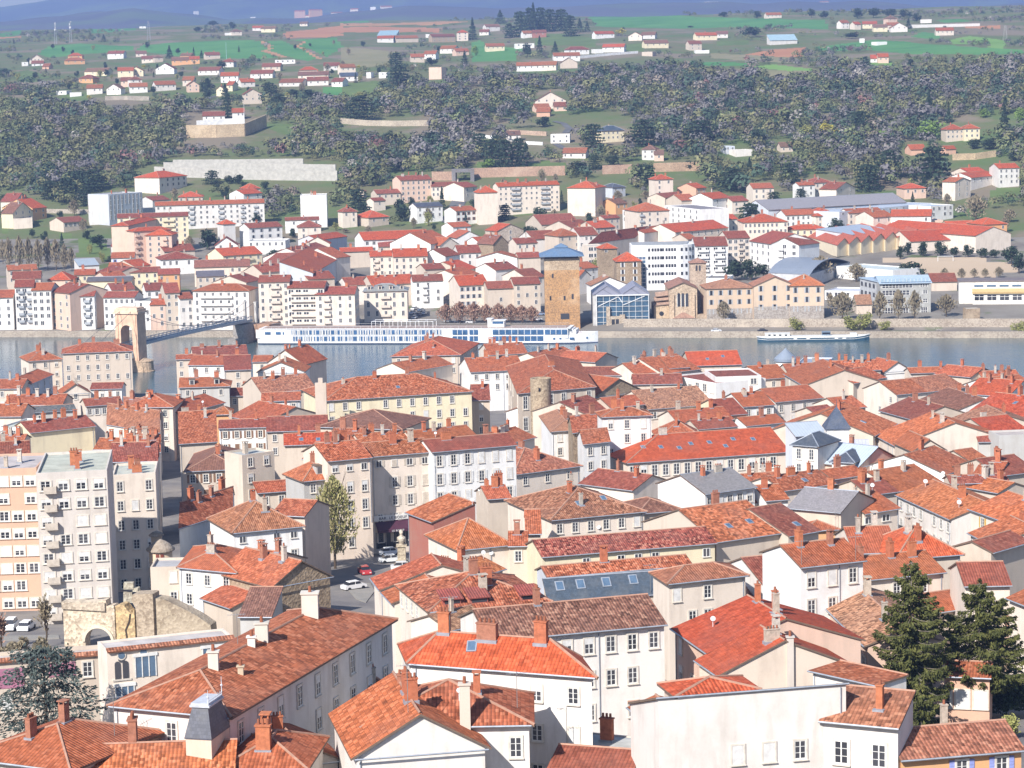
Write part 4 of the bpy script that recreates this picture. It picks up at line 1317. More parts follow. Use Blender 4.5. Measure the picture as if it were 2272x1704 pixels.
town('f', 0, 380, '''
G -40 818 82 815 768 15 w r | white quay house with red roof at the left frame edge across the river | cols=2 rows=4 qs=9
G 95 750 218 746 702 17 a d | pale quay house with tall triple windows and small balconies, left end of the far row | cols=3 rows=5 ww=1.6 bal=.3,.75 bc=g qs=9
G 203 770 328 768 722 16.5 a r1 | pale quay house with recessed red loggias left of the salmon house | cols=3 rows=5 ww=1.3 qs=9
G 328 778 450 790 724 16 p d | salmon quay house with a glazed attic band | cols=3 rows=5 ww=1.3 qs=9
G 435 810 608 806 766 15 w d | white quay house with a plum roof and slim balconies right of the salmon house | cols=4 rows=4 bal=.72 bc=g sw=1 d=15 qs=9
G 668 816 868 815 778 14.5 w d | white quay house behind the bridge pylon | cols=6 rows=4 qs=9
F 846 836 972 838 800 13 w g | white quay house with a flat grey terrace behind the bridge pylon | cols=3 rows=3 qs=9
G 968 864 1068 862 828 12 p r | narrow salmon house with a shaded right side beside the bridge deck | cols=2 rows=3 d=11 qs=7
G 1066 788 1160 784 722 15 b d | beige quay house with a plum roof behind the bridge deck | cols=2 rows=4 qs=9
G 1160 825 1248 820 785 13.5 a d | pale quay house with eight white framed windows by the bridge deck | cols=2 rows=4 qs=9
H 1245 774 1605 772 728 16.5 a r1 | large cream hotel front with two long balconies behind the bridge | cols=7 rows=5 st=3.2 wh=1.9 ww=.9 bal=.42 bw=14 qs=9
G 1668 718 1868 714 655 20 c d | tall cream apartment house right of the bridge head | name=apartment_block cat=apartment-block cols=4 rows=6 bal=.55 bw=4 d=13 qs=9
G 1855 755 2092 752 712 17.5 c d | apartment house with full width balconies on every floor above the ship stern | name=apartment_block cat=apartment-block cols=5 rows=5 ww=2 bal=.45 bw=11 qs=9
G 2035 798 2290 794 752 15.5 c d | cream apartment house with a wide shaded side above the ship | name=apartment_block cat=apartment-block cols=4 rows=4 bal=.3 bw=3 sw=1 d=15 qs=9
G 50 640 240 632 605 9 b r | low red roof at the foot of the bare trees, left of town | ch=1
G 80 698 262 692 648 11 b d | plum roof house behind the left quay houses | ch=2
H 310 702 452 700 645 8 p v | salmon house with a bright hipped roof behind the left quay houses | cols=3 rows=2
G 480 672 612 668 635 8 y r | yellow house with a red roof and tall orange chimney near the bare trees | ch=1
G 560 712 850 706 682 9 y x | yellow house with a dark grey roof in the second far row | cols=5 rows=2 sw=1
G 605 662 722 678 612 8 b d | house with a plum roof left of the yellow grey roofed house | nowin=1
G 700 622 862 618 590 8 b r | red roof below the white house with blue shutters | nowin=1
G 722 770 870 762 722 10 w d | white gabled house between the quay row and the yellow house | cols=3 rows=2
G 700 700 830 690 650 9 p r | salmon house with a wide roof in the middle of the left cluster | cols=3
G 820 655 1025 650 620 9 y d | ochre house with a plum roof below the white hipped house | cols=4 rows=2
G 1020 668 1158 664 612 11 o d2 | ochre house with a pink loggia and a blue shaded right side | cols=3 rows=2 d=12 sw=1
G 940 772 1082 766 722 10 w d | white gabled house in the second far row behind the pylon | cols=3 rows=2
G 1255 622 1612 612 572 9 n f | long pinkish house with a plum roof in the far town centre left | cols=8 rows=2
G 1272 682 1448 676 636 9 b x | beige house with a dark grey roof and a blue shaded side | cols=4 rows=2 d=12
G 1440 720 1592 712 690 10 b r | red roof behind the cream hotel front | nowin=1
G 1590 720 1690 700 668 12 b d | narrow plum roof left of the tall cream apartment house | nowin=1
G 1690 655 1900 640 600 9 b d | plum roof behind the tall cream apartment house | nowin=1 ch=3
G 1745 648 2030 606 590 7 b v | vivid orange roofed hall beside the blue shaded street front | ch=0 nowin=1
E 1868 598 2095 560 510 10 c d | cream gable end house on the long blue shaded street | d=14 ch=2 nowin=1
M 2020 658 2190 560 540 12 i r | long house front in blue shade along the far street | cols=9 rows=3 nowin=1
G 1990 700 2160 690 650 12 b d | plum roof above the balcony apartment house | nowin=1 ch=2
G 2000 560 2190 520 480 11 a d | pale house with many chimneys at the head of the shaded street | cols=5 rows=2 ch=4
H 1040 572 1278 562 520 7.5 w d | white grey house with a plum hipped roof and six windows | cols=6 rows=1 wh=2
G 1060 520 1258 510 474 8 b d | maroon roof cluster behind the white hipped house | nowin=1 ch=3
G 868 616 970 606 572 8 b v | small orange roof below the salmon apartment stack | nowin=1 ch=1
G 718 562 866 558 525 7 w r | white house with blue shutters and a red roof | cols=3 rows=1 sh=u
G 718 484 832 482 460 4 w d | low annex with plum roof below the yellow apartment block | ch=0 cols=2
G 1440 548 1692 532 493 9 y v | yellow house with a bright orange roof and a balcony | cols=5 rows=2 bal=.7
E 1388 482 1535 478 430 7 w d | white gabled house right of the round evergreen | cols=2 d=12 ch=1
F 1600 452 1842 448 436 7 w h | white terrace building with a balustrade | cols=6 rows=1 ch=0
G 1608 368 1822 356 333 10 w d | white villa with plum roof and dark shutters | cols=4 rows=2 sh=g
G 1842 318 2060 312 297 7 w d | long low white house in front of the plain white tower block | cols=6 rows=1 ch=1
P 1922 362 2072 358 318 11 c d | square cream house with a plum pyramid roof | cols=2 rows=2 ch=0
E 1968 472 2130 468 425 7 c v | cream gabled hall with a bright orange roof | d=16 ch=0 nowin=1
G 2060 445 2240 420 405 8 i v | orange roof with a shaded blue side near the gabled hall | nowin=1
P 1442 342 1519 338 296 13 l v | slim grey tower house with an orange pyramid roof | nowin=1 ch=0
G 758 302 1215 288 254 19 y d | yellow apartment block with a plum roof on the left of the far town | name=apartment_block cat=apartment-block cols=9 rows=6 st=2.9 bal=.72 bw=6 d=10
H 828 352 1010 310 280 19 p v | middle wing of the yellow and salmon apartment stack | name=apartment_block cat=apartment-block nowin=1 d=9
H 865 390 1105 376 335 18 p v | front salmon wing of the apartment stack with brown loggias | name=apartment_block cat=apartment-block cols=4 rows=6 st=2.9 bal=.08,.85 d=9
H 940 415 1108 412 372 16 p v | lowest salmon wing of the apartment stack, in front | name=apartment_block cat=apartment-block cols=3 rows=5 st=2.9 bal=.75 ch=0
G 1002 224 1706 204 173 13.5 l r | very long pale apartment block with four rows of windows and a red roof | name=apartment_block cat=apartment-block cols=18 rows=4 st=2.9 wh=1.4 ch=7 bal=.33,.6,.8,.92 bw=2.6 bc=g d=11
F 572 158 702 154 145 17 w h | plain white end wing of the ribbed white apartment block | name=apartment_block cat=apartment-block nowin=1 par=.6
F 700 150 918 134 118 17 i h | white apartment block with dark vertical ribs | name=apartment_block cat=apartment-block cols=9 rows=5 st=2.9 ww=1 wh=2.5 ch=2
F 1938 156 2108 152 116 18.5 w h | plain white tower block with roof vents in front of the wood | name=apartment_block cat=apartment-block nowin=1 ch=4 sw=0
P 1150 168 1308 164 130 7 b v | red pyramid roof behind the very long pale apartment block | ch=2
G 985 190 1095 182 162 8 l d | grey house at the left end of the very long pale block | cols=2
G 1572 148 1692 140 118 6 w v | low house with an orange roof above the right end of the long block | ch=0 cols=2
H 1600 112 1680 108 80 7 c v | small house with orange roof among evergreens above the long block | ch=0 cols=2
H 1028 42 1205 28 0 8.5 c v | cream villa with many shutters below the concrete terraces | cols=5 rows=2 sh=n ch=1
E 98 195 182 178 142 8 c d | cream gabled villa with an orange side on the left slope | cols=2 d=9
E 82 272 212 258 202 8 y b | yellow gabled villa with a brown roof on the left slope | cols=3 rows=2 d=8
F 84 306 208 302 292 6 c h | cream square annex below the yellow gabled villa | nowin=1 ch=0
G 210 240 300 232 178 7 o v | orange house beside the cream gabled villa on the left slope | cols=2
G 410 332 556 322 296 5 b d | low house with a white arcade below the ribbed white block | cols=5 rows=1 ww=1.6 ch=0
M 508 612 640 606 566 5 l z | low shed with a pale metal roof behind the left row of trees | nowin=1 ch=0 p=.15
''')
town('f', 756, 380, '''
G -30 560 60 550 495 11 a r | pale house with red roof left of the long white house | nowin=1
G 148 446 582 428 386 10 w v | long white house with a vivid red roof and loggias | cols=10 rows=2 ww=1.4 ch=0
G 245 488 450 482 448 7 b d | low plum roof in front of the long white house | cols=5 rows=1 ch=0
G 0 522 210 515 493 8 b v | low orange roof left of the apartment house with white gable | nowin=1
G 190 552 340 548 515 12 c v | cream apartment house with an orange roof and balconies | cols=3 rows=3 bal=.25
G 340 554 560 548 500 13 c v | cream apartment house with an orange roof beside a big white gable | cols=5 rows=3
E 518 545 675 550 505 12 w d | big white gable of the cream apartment house | nowin=1 d=12 ch=1
G 580 470 720 450 390 9 a r | pale houses with red roofs right of the long white house | nowin=1
E 640 480 760 470 430 8 c r | cream gabled shed in the far town centre | nowin=1 d=14
E 752 432 905 425 388 9 w r | white gabled hall in the far town centre | nowin=1 d=16 ch=1
G 890 458 985 452 425 10 w v | white house with a bright red roof beside an old stone gable | cols=2 rows=2
E 985 470 1080 462 415 11 s b | old brown stone gable in the far town centre | stone=1 nowin=1 d=12
E 1010 388 1180 378 342 8 b v | grey stone gable with a bright red roof and one white window | cols=1 d=13 stone=1 ch=0
G 760 530 905 525 478 9 a d | pale house with plum roof left of the white wall house | cols=3 rows=2
E 878 562 1140 560 525 9 w r | wide white gable wall with a red roof right of the plum roof house | nowin=1 d=11 ch=0
G 1000 640 1142 628 590 9 a d | pale houses with plum roofs left of the tower | nowin=1 ch=2
G 780 640 880 625 580 9 b v | ochre house with a red roof near the dark street | cols=2
G 770 682 890 660 630 10 c r | cream house with a small attic near the dark street | cols=3
G 1135 468 1270 462 432 9 c d | cream house with a maroon roof left of the tower | cols=3
G 1245 440 1410 432 385 8 a d | wide maroon roof with a blue side behind the tower | nowin=1
G 1200 690 1320 680 632 12 c d | cream house with a maroon roof touching the left side of the tower | cols=2
G 1150 560 1290 555 525 9 b d | maroon roof tangle left of the tower top | nowin=1 ch=3
H 1408 420 1545 412 372 11 b r | stone villa with cornice and red roof right of the tower top | cols=3 rows=3
G 1540 415 1662 410 362 11 a d | pale house with tall windows beside the stone villa | cols=4 rows=2
G 1645 368 1770 360 322 12 b v | beige house with a red roof behind the stone villa | cols=3 rows=2
G 1700 306 1802 300 285 13 b d | beige house with a flat looking roof right of the warehouse | cols=3 rows=3
G 1296 346 1538 335 278 7 b d | dark red roofed warehouse with a roof light below the orange roofed block | nowin=1 ch=0 name=warehouse cat=warehouse
G 1500 372 1640 360 318 8 b d | maroon roof right of the warehouse | nowin=1
G 1600 470 1900 430 400 9 c d | house with a very long maroon roof behind the orange stone house | nowin=1 ch=2 C=2060,405
F 1598 482 1700 478 470 12 c h | cream apartment house with open balconies behind the stone tower house | name=apartment_block cat=apartment-block cols=3 rows=4 ww=2
H 1780 582 1940 578 430 14 s v | brown stone house with white closed shutters and an orange red roof | cols=2 rows=4 sh=w stone=1 wh=1.9 ch=0
P 1690 500 1785 496 465 15 s v | stone tower house with two small top windows | cols=2 rows=1 stone=1 ch=0 ww=1.2 wh=1
G 1540 632 1660 620 590 9 w r | white house with a rounded gable right of the tower | cols=2
E 1540 680 1610 672 640 8 a r | pale arched gable right of the tower foot | nowin=1 d=8
E 1620 738 1850 730 685 8 w t | white gable with a pink roof behind the glass hall | nowin=1 d=12
P 888 138 1010 134 94 18 c v | cream tower block with an orange hipped roof left of the orange roofed block | name=apartment_block cat=apartment-block nowin=1 ch=2
G 1016 100 1412 86 60 16 c v | cream apartment block with an orange roof and two stacks of blue balconies | name=apartment_block cat=apartment-block cols=12 rows=5 st=2.9 wh=1.2 ww=.9 ch=5 bal=.28,.76 bw=5 bc=g d=11
P 1463 108 1642 108 62 16 c v | cream apartment block with an orange hipped roof and small windows on its left side | name=apartment_block cat=apartment-block nowin=1 ch=3
P 2028 54 2146 50 20 14 c v | slim cream house with an orange pyramid roof below the wood | cols=2 rows=3 ch=2
G 384 60 586 52 28 13 p d | pinkish block with red loggias near the railway wall | name=apartment_block cat=apartment-block cols=6 rows=4 ch=4
G 585 100 750 96 70 8 c d | long cream house right of the pinkish block | cols=6 rows=2
G 232 146 386 140 118 7 b d | low beige house with a red roof left of the pinkish block | cols=4 rows=1
G 212 192 288 188 172 6 c d | small cream house among trees left of the slate roofed villa | cols=1
H 180 300 310 292 255 5 b v | low orange roofed house among evergreens | cols=2 ch=0
P 12 262 105 258 228 9 c d | narrow cream house with a plum roof between evergreens | cols=2
G 490 232 658 224 172 9 w k | white villa with a dark blue slate roof | cols=4 rows=2 d=11
G 743 258 876 250 228 8 w r | white house with dark shutters beside the uphill street | cols=4 rows=2 sh=b ch=1
G 795 105 880 98 72 8 c d | cream house right of the railway underpass | cols=2
G 725 362 840 355 330 7 w r | white house at the foot of the uphill street | cols=2
G 150 130 165 128 120 4 b d | tiny shed beside the low beige house above the town | nowin=1 ch=0
F 1820 250 1925 262 222 14 w h | white apartment block with dark balconies left of the red roofed block | name=apartment_block cat=apartment-block cols=4 rows=4 ww=2 wh=1.9
H 1918 260 2122 252 204 15 c r | pale apartment block with a red hipped roof and blue balconies | name=apartment_block cat=apartment-block cols=4 rows=4 bal=.12 bc=g
H 1755 105 1838 100 80 6 i k | small blue white villa with a dark roof in the wood | cols=2 rows=1 ch=0
G 1775 210 1850 205 178 6 o b | ochre house with a brown roof left of the white apartments | cols=2
G 2095 172 2230 160 140 6 b d | low house with a red roof below the slim pyramid house | cols=3
G 1960 400 2250 360 330 9 a r | long red roof behind the curved office block | nowin=1 ch=1 d=12
H 148 778 428 772 728 13 c g | cream mansard villa with five bays facing the cruise ship | cols=5 rows=3 wh=2.1 st=3.8 dr=4 bal=.5 bw=4
G 200 735 480 722 672 10 b v | orange roofed house right behind the cream mansard villa | nowin=1 ch=4
G 40 738 200 730 685 9 a d | pale house with a maroon roof and gothic chapel window | cols=2 rows=2
G 465 712 660 706 655 12 w d | white corner house with a balcony beside the dark street | cols=3 rows=3 bal=.4 sw=1 d=13
G 545 635 672 628 598 11 b d | maroon roof at the corner of the dark street | nowin=1
G 765 740 952 732 672 12.5 c v | cream house with grey shutters behind the pollard trees | cols=5 rows=3 sh=g
G 948 760 1118 754 712 12 b d | bare beige house behind the pollard trees | cols=3 rows=2 skip=.4
G 1118 732 1288 726 682 13.5 b d | beige house with two rows of windows left of the tower | cols=3 rows=3 sw=1 d=14
''')
town('f', 1512, 380, '''
F -110 220 118 246 182 14 w g | white apartment block with dark balconies and a grey penthouse | name=apartment_block cat=apartment-block cols=6 rows=3 ww=1.6
G 0 190 100 185 150 8 b r | red roof house above the penthouse block | nowin=1
G 200 180 322 170 138 9 w v | white house with a bright red roof behind the penthouse block | cols=2
G 328 195 432 190 162 7 c d | small cream house below the wood | cols=2
G 95 110 160 105 78 7 t v | reddish house in the trees above the penthouse block | cols=2
G 462 112 596 108 78 9 c r | cream house with a red roof in front of evergreens | cols=3 rows=2
G 758 92 862 88 72 9 w r | white house with a red roof and blue shade left of two small villas | cols=2 rows=2
H 858 75 975 70 42 8 c d | cream villa with a plum roof between evergreens | cols=3 rows=2
E 1000 118 1122 105 72 8 c d | cream gabled villa with an open ground floor | cols=2 d=11
H 1440 112 1580 108 78 6 p v | pink house with a wide orange roof under the great cedar | cols=3 rows=1 ch=0
E 1768 70 1868 62 42 10 c r | cream gabled house at the right foot of the hill | cols=2 rows=3 d=9
G 1860 12 1978 5 -22 6 c v | cream house with an orange roof on the right slope | cols=3
G 2048 -18 2182 -22 -50 11 l v | grey house with an orange roof on the right slope | cols=4 rows=3
G 1870 42 2040 28 5 6 a v | pale villa with broken orange roofs on the right slope | cols=4 rows=1
G 205 315 362 308 282 7 c v | cream house with an orange roof left of the big beige institution | cols=3
H 402 332 685 325 277 12 n v | large beige institution with an orange roof and rows of windows | cols=10 rows=2 ch=3
G 672 285 868 278 248 9 w r | white rowhouses with red roofs in front of the long grey hall | cols=6 rows=2
H 868 290 1030 282 238 8 c v | cream house with a steep orange roof in front of the long grey hall | cols=3
G 1080 272 1300 262 240 9 c r | cream school wing with a red roof in front of the long grey hall | cols=7 rows=2
G 1240 298 1370 290 258 9 c r | cream house wing with a tall chimney left of the white annex | cols=2
G 1352 292 1612 290 248 9 w v | white annex with a long red roof right of the cream school wing | cols=4 rows=1 skip=.6
F 1530 320 1690 315 305 6 p h | salmon flat annex at the end of the white annex | nowin=1 ch=0
H 690 378 940 372 345 7 y v | yellow house with an orange roof near the round evergreen | cols=6 rows=2
G 1735 362 1915 355 322 7 y v | ochre workshop with an orange roof at the end of the factory | cols=4 rows=1 ch=0
H 1948 345 2102 338 302 10 o v | ochre house with an orange roof at the right end of the factory | cols=3 rows=2 ch=0
G -40 395 300 365 330 9 c v | long house with an orange red roof left of the big beige institution | cols=8 rows=1 ch=1
G 90 485 298 480 425 14 w d | white balcony apartments with a maroon roof behind the bell tower | name=apartment_block cat=apartment-block cols=4 rows=4 ww=1.8 bal=.25,.75 bw=5 ch=1
G 296 435 440 430 388 14 c d | middle wing of the maroon roofed balcony apartments | name=apartment_block cat=apartment-block cols=4 rows=4 ww=1.5 bal=.6 ch=0
E 575 470 758 478 432 14 w d | white gable front of the balcony apartments with blue glass bays | name=apartment_block cat=apartment-block cols=3 rows=4 ww=1.8 bal=.3 bw=6 d=16 ch=0
G 440 450 580 470 395 14 w d | joining wing of the balcony apartments with a maroon roof | name=apartment_block cat=apartment-block cols=4 rows=4 ww=1.5 ch=0
G 40 440 100 436 405 10 b r | low red roof left of the balcony apartments | nowin=1 ch=1
H 162 760 465 752 698 12.5 u t | left wing of the long tan convent beside the bell tower | cols=5 rows=3 st=3.8 wh=2 sh=g name=convent cat=convent ch=1 plinth=8.3
H 700 740 920 736 668 13.5 u o | right wing of the long tan convent with an orange roof | cols=3 rows=3 st=3.8 wh=2.2 sh=g name=convent cat=convent ch=1 plinth=8.3
E 468 744 735 738 684 13.5 u t | middle of the long tan convent under a triangular pediment | cols=3 rows=3 st=3.8 wh=2.2 sh=g name=convent cat=convent ch=0 d=16 solo=1 plinth=8.3
''')
town('h', 0, 0, '''
E 195 388 280 382 350 5 c b | cream gabled villa near the left edge of the hillside
F 140 402 180 400 394 5 w h | little white cube house at the left edge of the hillside | cols=1 ch=0
G 205 412 280 408 398 3 w d | low white garden house below the cream gabled villa | cols=2 ch=0
G 272 432 316 428 418 3 t r | little red shed below the cream gabled villa | nowin=1 ch=0
H 438 362 530 358 335 8 o v | tall ochre villa with stacked roofs on the left hillside | cols=2 rows=2
H 425 392 545 388 372 5 o r | lower wing of the tall ochre villa with stacked roofs | cols=3
G 692 350 798 342 328 7 w d | white box villa with a chimney standing alone below the field | cols=3 rows=1 ch=1
G 880 348 945 344 330 4 c b | little cream house at the edge of the field | cols=2
G 915 382 1020 378 358 5 c d | cream villa with a long plum roof left of the dark fir | cols=3
H 1000 372 1052 370 348 6 b b | brownish villa wing left of the dark fir | cols=1
G 1110 392 1225 385 368 6 o b | ochre house with wide roofs right of the dark fir | cols=3
G 1225 385 1288 380 362 6 o v | ochre wing with a blue door right of the dark fir | cols=2
G 1160 362 1232 358 350 8 o b | small upper roof of the ochre house right of the dark fir | nowin=1
G 1330 358 1420 352 338 5 b d | brown roofed house below the tall green mast | cols=2
H 1428 402 1508 398 370 6 l d | grey stone house at the foot of the tall green mast | cols=2
G 540 465 695 458 445 5 y b | long ochre house with a brown roof in the left hillside rows | cols=4
H 505 508 602 505 490 5 o d | orange house with a plum roof below the long ochre house | cols=3
G 760 462 860 452 422 7 y v | yellow villa with an orange roof in the left hillside rows | cols=2
E 830 460 925 455 432 6 y v | yellow gabled villa joined to the one with the orange roof | cols=3 d=8
E 1003 445 1125 442 418 6 w d | white chalet with a wide gable and tall glazing | cols=3 d=9
G 1275 458 1418 452 438 5 a d | pale bungalow with a plum roof below the dark fir | cols=4
G 1425 492 1538 488 460 7 w v | white two storey villa with an orange roof by the shaded street | cols=3 rows=2
G 1560 532 1645 528 505 5 a v | pale villa with an orange roof and solar panels | cols=2
G 1690 432 1810 428 412 5 b d | plum roofed villa below the long green field | cols=3
F 1778 388 1905 384 374 5 w h | white modern villa with flat roofs and a terrace | cols=4 ww=1.5 ch=0
H 1940 455 2052 450 432 6 c v | cream villa with a bright orange roof on the right of the rows | cols=3
G 1925 490 2120 480 470 4 c b | low cream wing below the bright orange roof | cols=4
G 2090 428 2190 422 400 5 l d | grey villa with a plum roof at the end of the rows | cols=2
G 1615 478 1760 472 455 5 a d | pale house with two plum gables in the rows | cols=4
G 780 525 862 520 505 6 p d | pink house with a plum roof in the lower hillside row | cols=2
H 845 515 915 512 490 8 a d | tall pale house with an attic in the lower hillside row | cols=2 rows=2
G 840 562 950 558 540 6 w r | white house with red garage doors in the lower hillside row | cols=3
E 685 575 782 570 545 6 a b | pale gabled house above a retaining wall in the lower row | cols=3 d=8
G 560 572 660 568 545 6 a r | pale two storey house at the left of the lower row | cols=3
F 362 588 430 585 575 4 w h | small white flat house far left in the lower row | cols=1 ch=0
F 452 598 525 596 588 4 w h | long white garden building in the lower row | nowin=1 ch=0
G 1008 548 1132 545 522 6 a r | pale house with a red roof in the middle of the lower row | cols=4
G 1178 520 1250 515 494 6 c r | cream house with a red roof above the salmon gabled house | cols=2
E 1210 552 1285 548 518 7 p v | salmon gabled house at the right of the lower row | cols=2 d=8
E 1395 580 1450 575 548 7 y b | yellow gabled house beside the winding road | cols=1 d=7
G 1462 552 1502 548 535 6 y v | tiny yellow house behind the yellow gabled one | cols=1
E 1575 612 1688 605 575 9 b d | tall chalet with a grey roof and white balconies | cols=3 rows=2 d=9
G 1800 535 1955 530 505 4 l d | grey bungalow near the right end of the lower row | cols=4
G 1985 525 2120 515 490 5 a d | pale bungalow with a terrace at the right end of the lower row | cols=3
G 2140 530 2212 525 510 5 w d | white bungalow end house beside the meadow | cols=2
G 1500 728 1578 725 710 6 w v | white villa with an orange roof on the stone walled terrace | cols=3 ch=0
G 1310 752 1450 745 732 4 w d | low white pool house on the stone walled terrace | cols=3 ch=0
G 1130 145 1262 140 132 5 a b | pale farmhouse in the upper fields | cols=4
F 900 172 942 170 162 4 w h | white shed beside the pylon in the upper fields | cols=1 ch=0
F 832 118 876 117 110 4 w h | white barn under the blue hills | nowin=1 ch=0
F 1255 72 1282 72 66 4 w h | white far cottage high under the blue hills | nowin=1 ch=0
G 1630 182 1700 178 160 5 a v | farmhouse with an orange roof beside the brown field | cols=2
G 1685 190 1778 180 168 6 y b | ochre farmhouse beside the brown field | cols=2
H 1498 205 1560 202 182 6 c b | cream villa with a pyramid roof above the long green field | cols=2
F 1455 212 1498 211 204 4 w h | white outbuilding left of the cream pyramid roofed villa | nowin=1 ch=0
G 1935 155 1985 150 140 5 c b | small cream house near the top of the brown field | cols=2
G 1900 75 1970 70 58 5 t v | red roofed house in the far village, left end | cols=2
G 2000 68 2080 62 50 6 o v | ochre house in the far village | cols=2
G 1935 105 2020 100 88 5 y v | yellow house in front of the far village | cols=2
G 2140 85 2212 80 64 5 y r | yellow roofed house in the far village | cols=2
F 1615 110 1650 109 102 4 w h | white house alone left of the far village | nowin=1 ch=0
''')
town('h', 756, 0, '''
G 60 62 112 58 40 7 c v | cream house at the right of the far village | cols=2
G 95 78 172 74 55 6 c r | long cream house at the right end of the far village | cols=3
F 190 45 225 44 34 5 w h | white round topped house beyond the far village | nowin=1 ch=0
G 260 45 330 40 28 5 c v | cream house with orange roof beyond the far village | cols=2
G 235 255 340 240 235 6 l v | grey barn with a red roof edge among farm sheds | cols=2 ch=0
G 358 252 500 240 212 6 b r | long brick red barn at the farm | nowin=1 ch=0
M 235 232 358 225 205 5 l z | farm shed with a pale blue metal roof | nowin=1 ch=0 p=.2
F 548 222 610 220 205 5 w h | white farm building beside the brown field | cols=1 ch=0
G 590 240 740 232 212 8 s d | old stone farmhouse left of the white tower house | cols=5 rows=2
H 750 212 822 208 192 12 c v | tall white tower house beside the dark cypress | cols=2 rows=3 sh=g
G 640 318 735 310 290 6 a r | pale villa below the white tower house | cols=3
G 745 335 828 328 312 5 p r | pink villa below the white tower house | cols=2
G 455 372 540 365 350 6 b r | red roofed house in the trees below the pale villa | cols=2
G 535 352 612 345 328 6 w r | white gabled house in the trees below the pale villa | cols=2
F 568 436 650 434 424 12 p h | lonely square pinkish tower house in the wood | nowin=1 ch=0
G 938 175 1028 168 150 7 l b | grey house with big windows left of the dark grove | cols=2
G 895 208 955 204 190 5 a d | little pale house left of the dark grove | cols=2
G 1180 218 1262 212 198 6 w r | white villa at the foot of the dark grove | cols=3
G 1240 212 1328 208 190 7 m d | dark red house at the foot of the dark grove | cols=2
G 940 302 1058 296 280 6 y r | yellow villa with dark openings above the steep meadow | cols=4
F 1128 284 1250 278 265 6 w h | white modern villa behind dark trees | cols=3 ww=1.4 ch=0
G 1645 222 1768 215 194 6 w v | white villa with an orange roof beside the yellow bush | cols=4
E 1858 235 1945 228 210 6 c v | cream villa with an orange gable right of the yellow bush | cols=2 d=9
G 1940 228 2028 222 205 5 l b | grey brown villa right of the orange gable | cols=2
G 1962 282 2118 275 256 6 y b | ochre villa in the upper right rows | cols=4
G 1690 308 1828 300 280 6 w v | white villa with red gables and a garden wall | cols=3
F 1640 318 1695 316 306 5 w h | small white annex left of the villa with red gables | nowin=1 ch=0
H 1462 322 1605 318 290 6 w d | white villa with a big plum hipped roof | cols=4
G 1375 362 1545 358 338 6 w r | white house group below the big plum hipped roof | cols=4
G 1135 428 1290 420 390 6 w r | long red roofed house in the wood edge, left part | cols=4
G 1290 422 1390 418 395 6 c r | long red roofed house in the wood edge, right part | cols=3
E 1418 408 1528 402 372 6 b r | beige gabled house at the wood edge | nowin=1 d=9
F 1945 335 2012 334 322 5 b h | brick hut under the upper right rows | nowin=1 ch=0
E 1255 655 1455 645 632 7 c d | cream villa with curved roof on the wooded slope | cols=4 d=9
G 1258 698 1350 692 680 4 p r | salmon lower wing of the cream villa on the wooded slope | cols=2 ch=0
G 1380 690 1462 685 670 4 p d | right terrace wing of the cream villa on the wooded slope | cols=2 ch=0
G 1265 725 1350 722 705 4 t r | red pavilion roof below the cream villa on the wooded slope | nowin=1 ch=0
F 1355 868 1478 866 856 7 w h | white stone house with dark arched windows on the slope | cols=3 rows=2 ch=0
G 1075 875 1160 868 855 5 a b | little house with an arch in front of the slope wall | cols=2
H 1685 845 1832 842 818 9 y k | yellow manor with a dark slate roof beside a cedar | cols=5 rows=2 ch=1 dr=0
G 1432 992 1580 985 965 4 a r | low red roofed house below the white stone house | cols=4
H 1945 968 2030 962 940 8 l b | grey stone house with a brown roof right of the yellow manor | cols=2 rows=2
G 2025 1000 2085 995 980 5 p b | small pink wing of the grey stone house | cols=1
G 0 440 95 432 405 7 c r | cream house at the end of the hillside rows with a shed | cols=3
F 165 468 195 467 458 6 w h | white cube house at the meadow, left half | nowin=1 ch=0
F 245 468 298 466 454 6 w h | white cube house at the meadow, right half | cols=1 ch=0
G 0 495 110 490 470 5 w k | white bungalow above the bright meadow | cols=3
''')
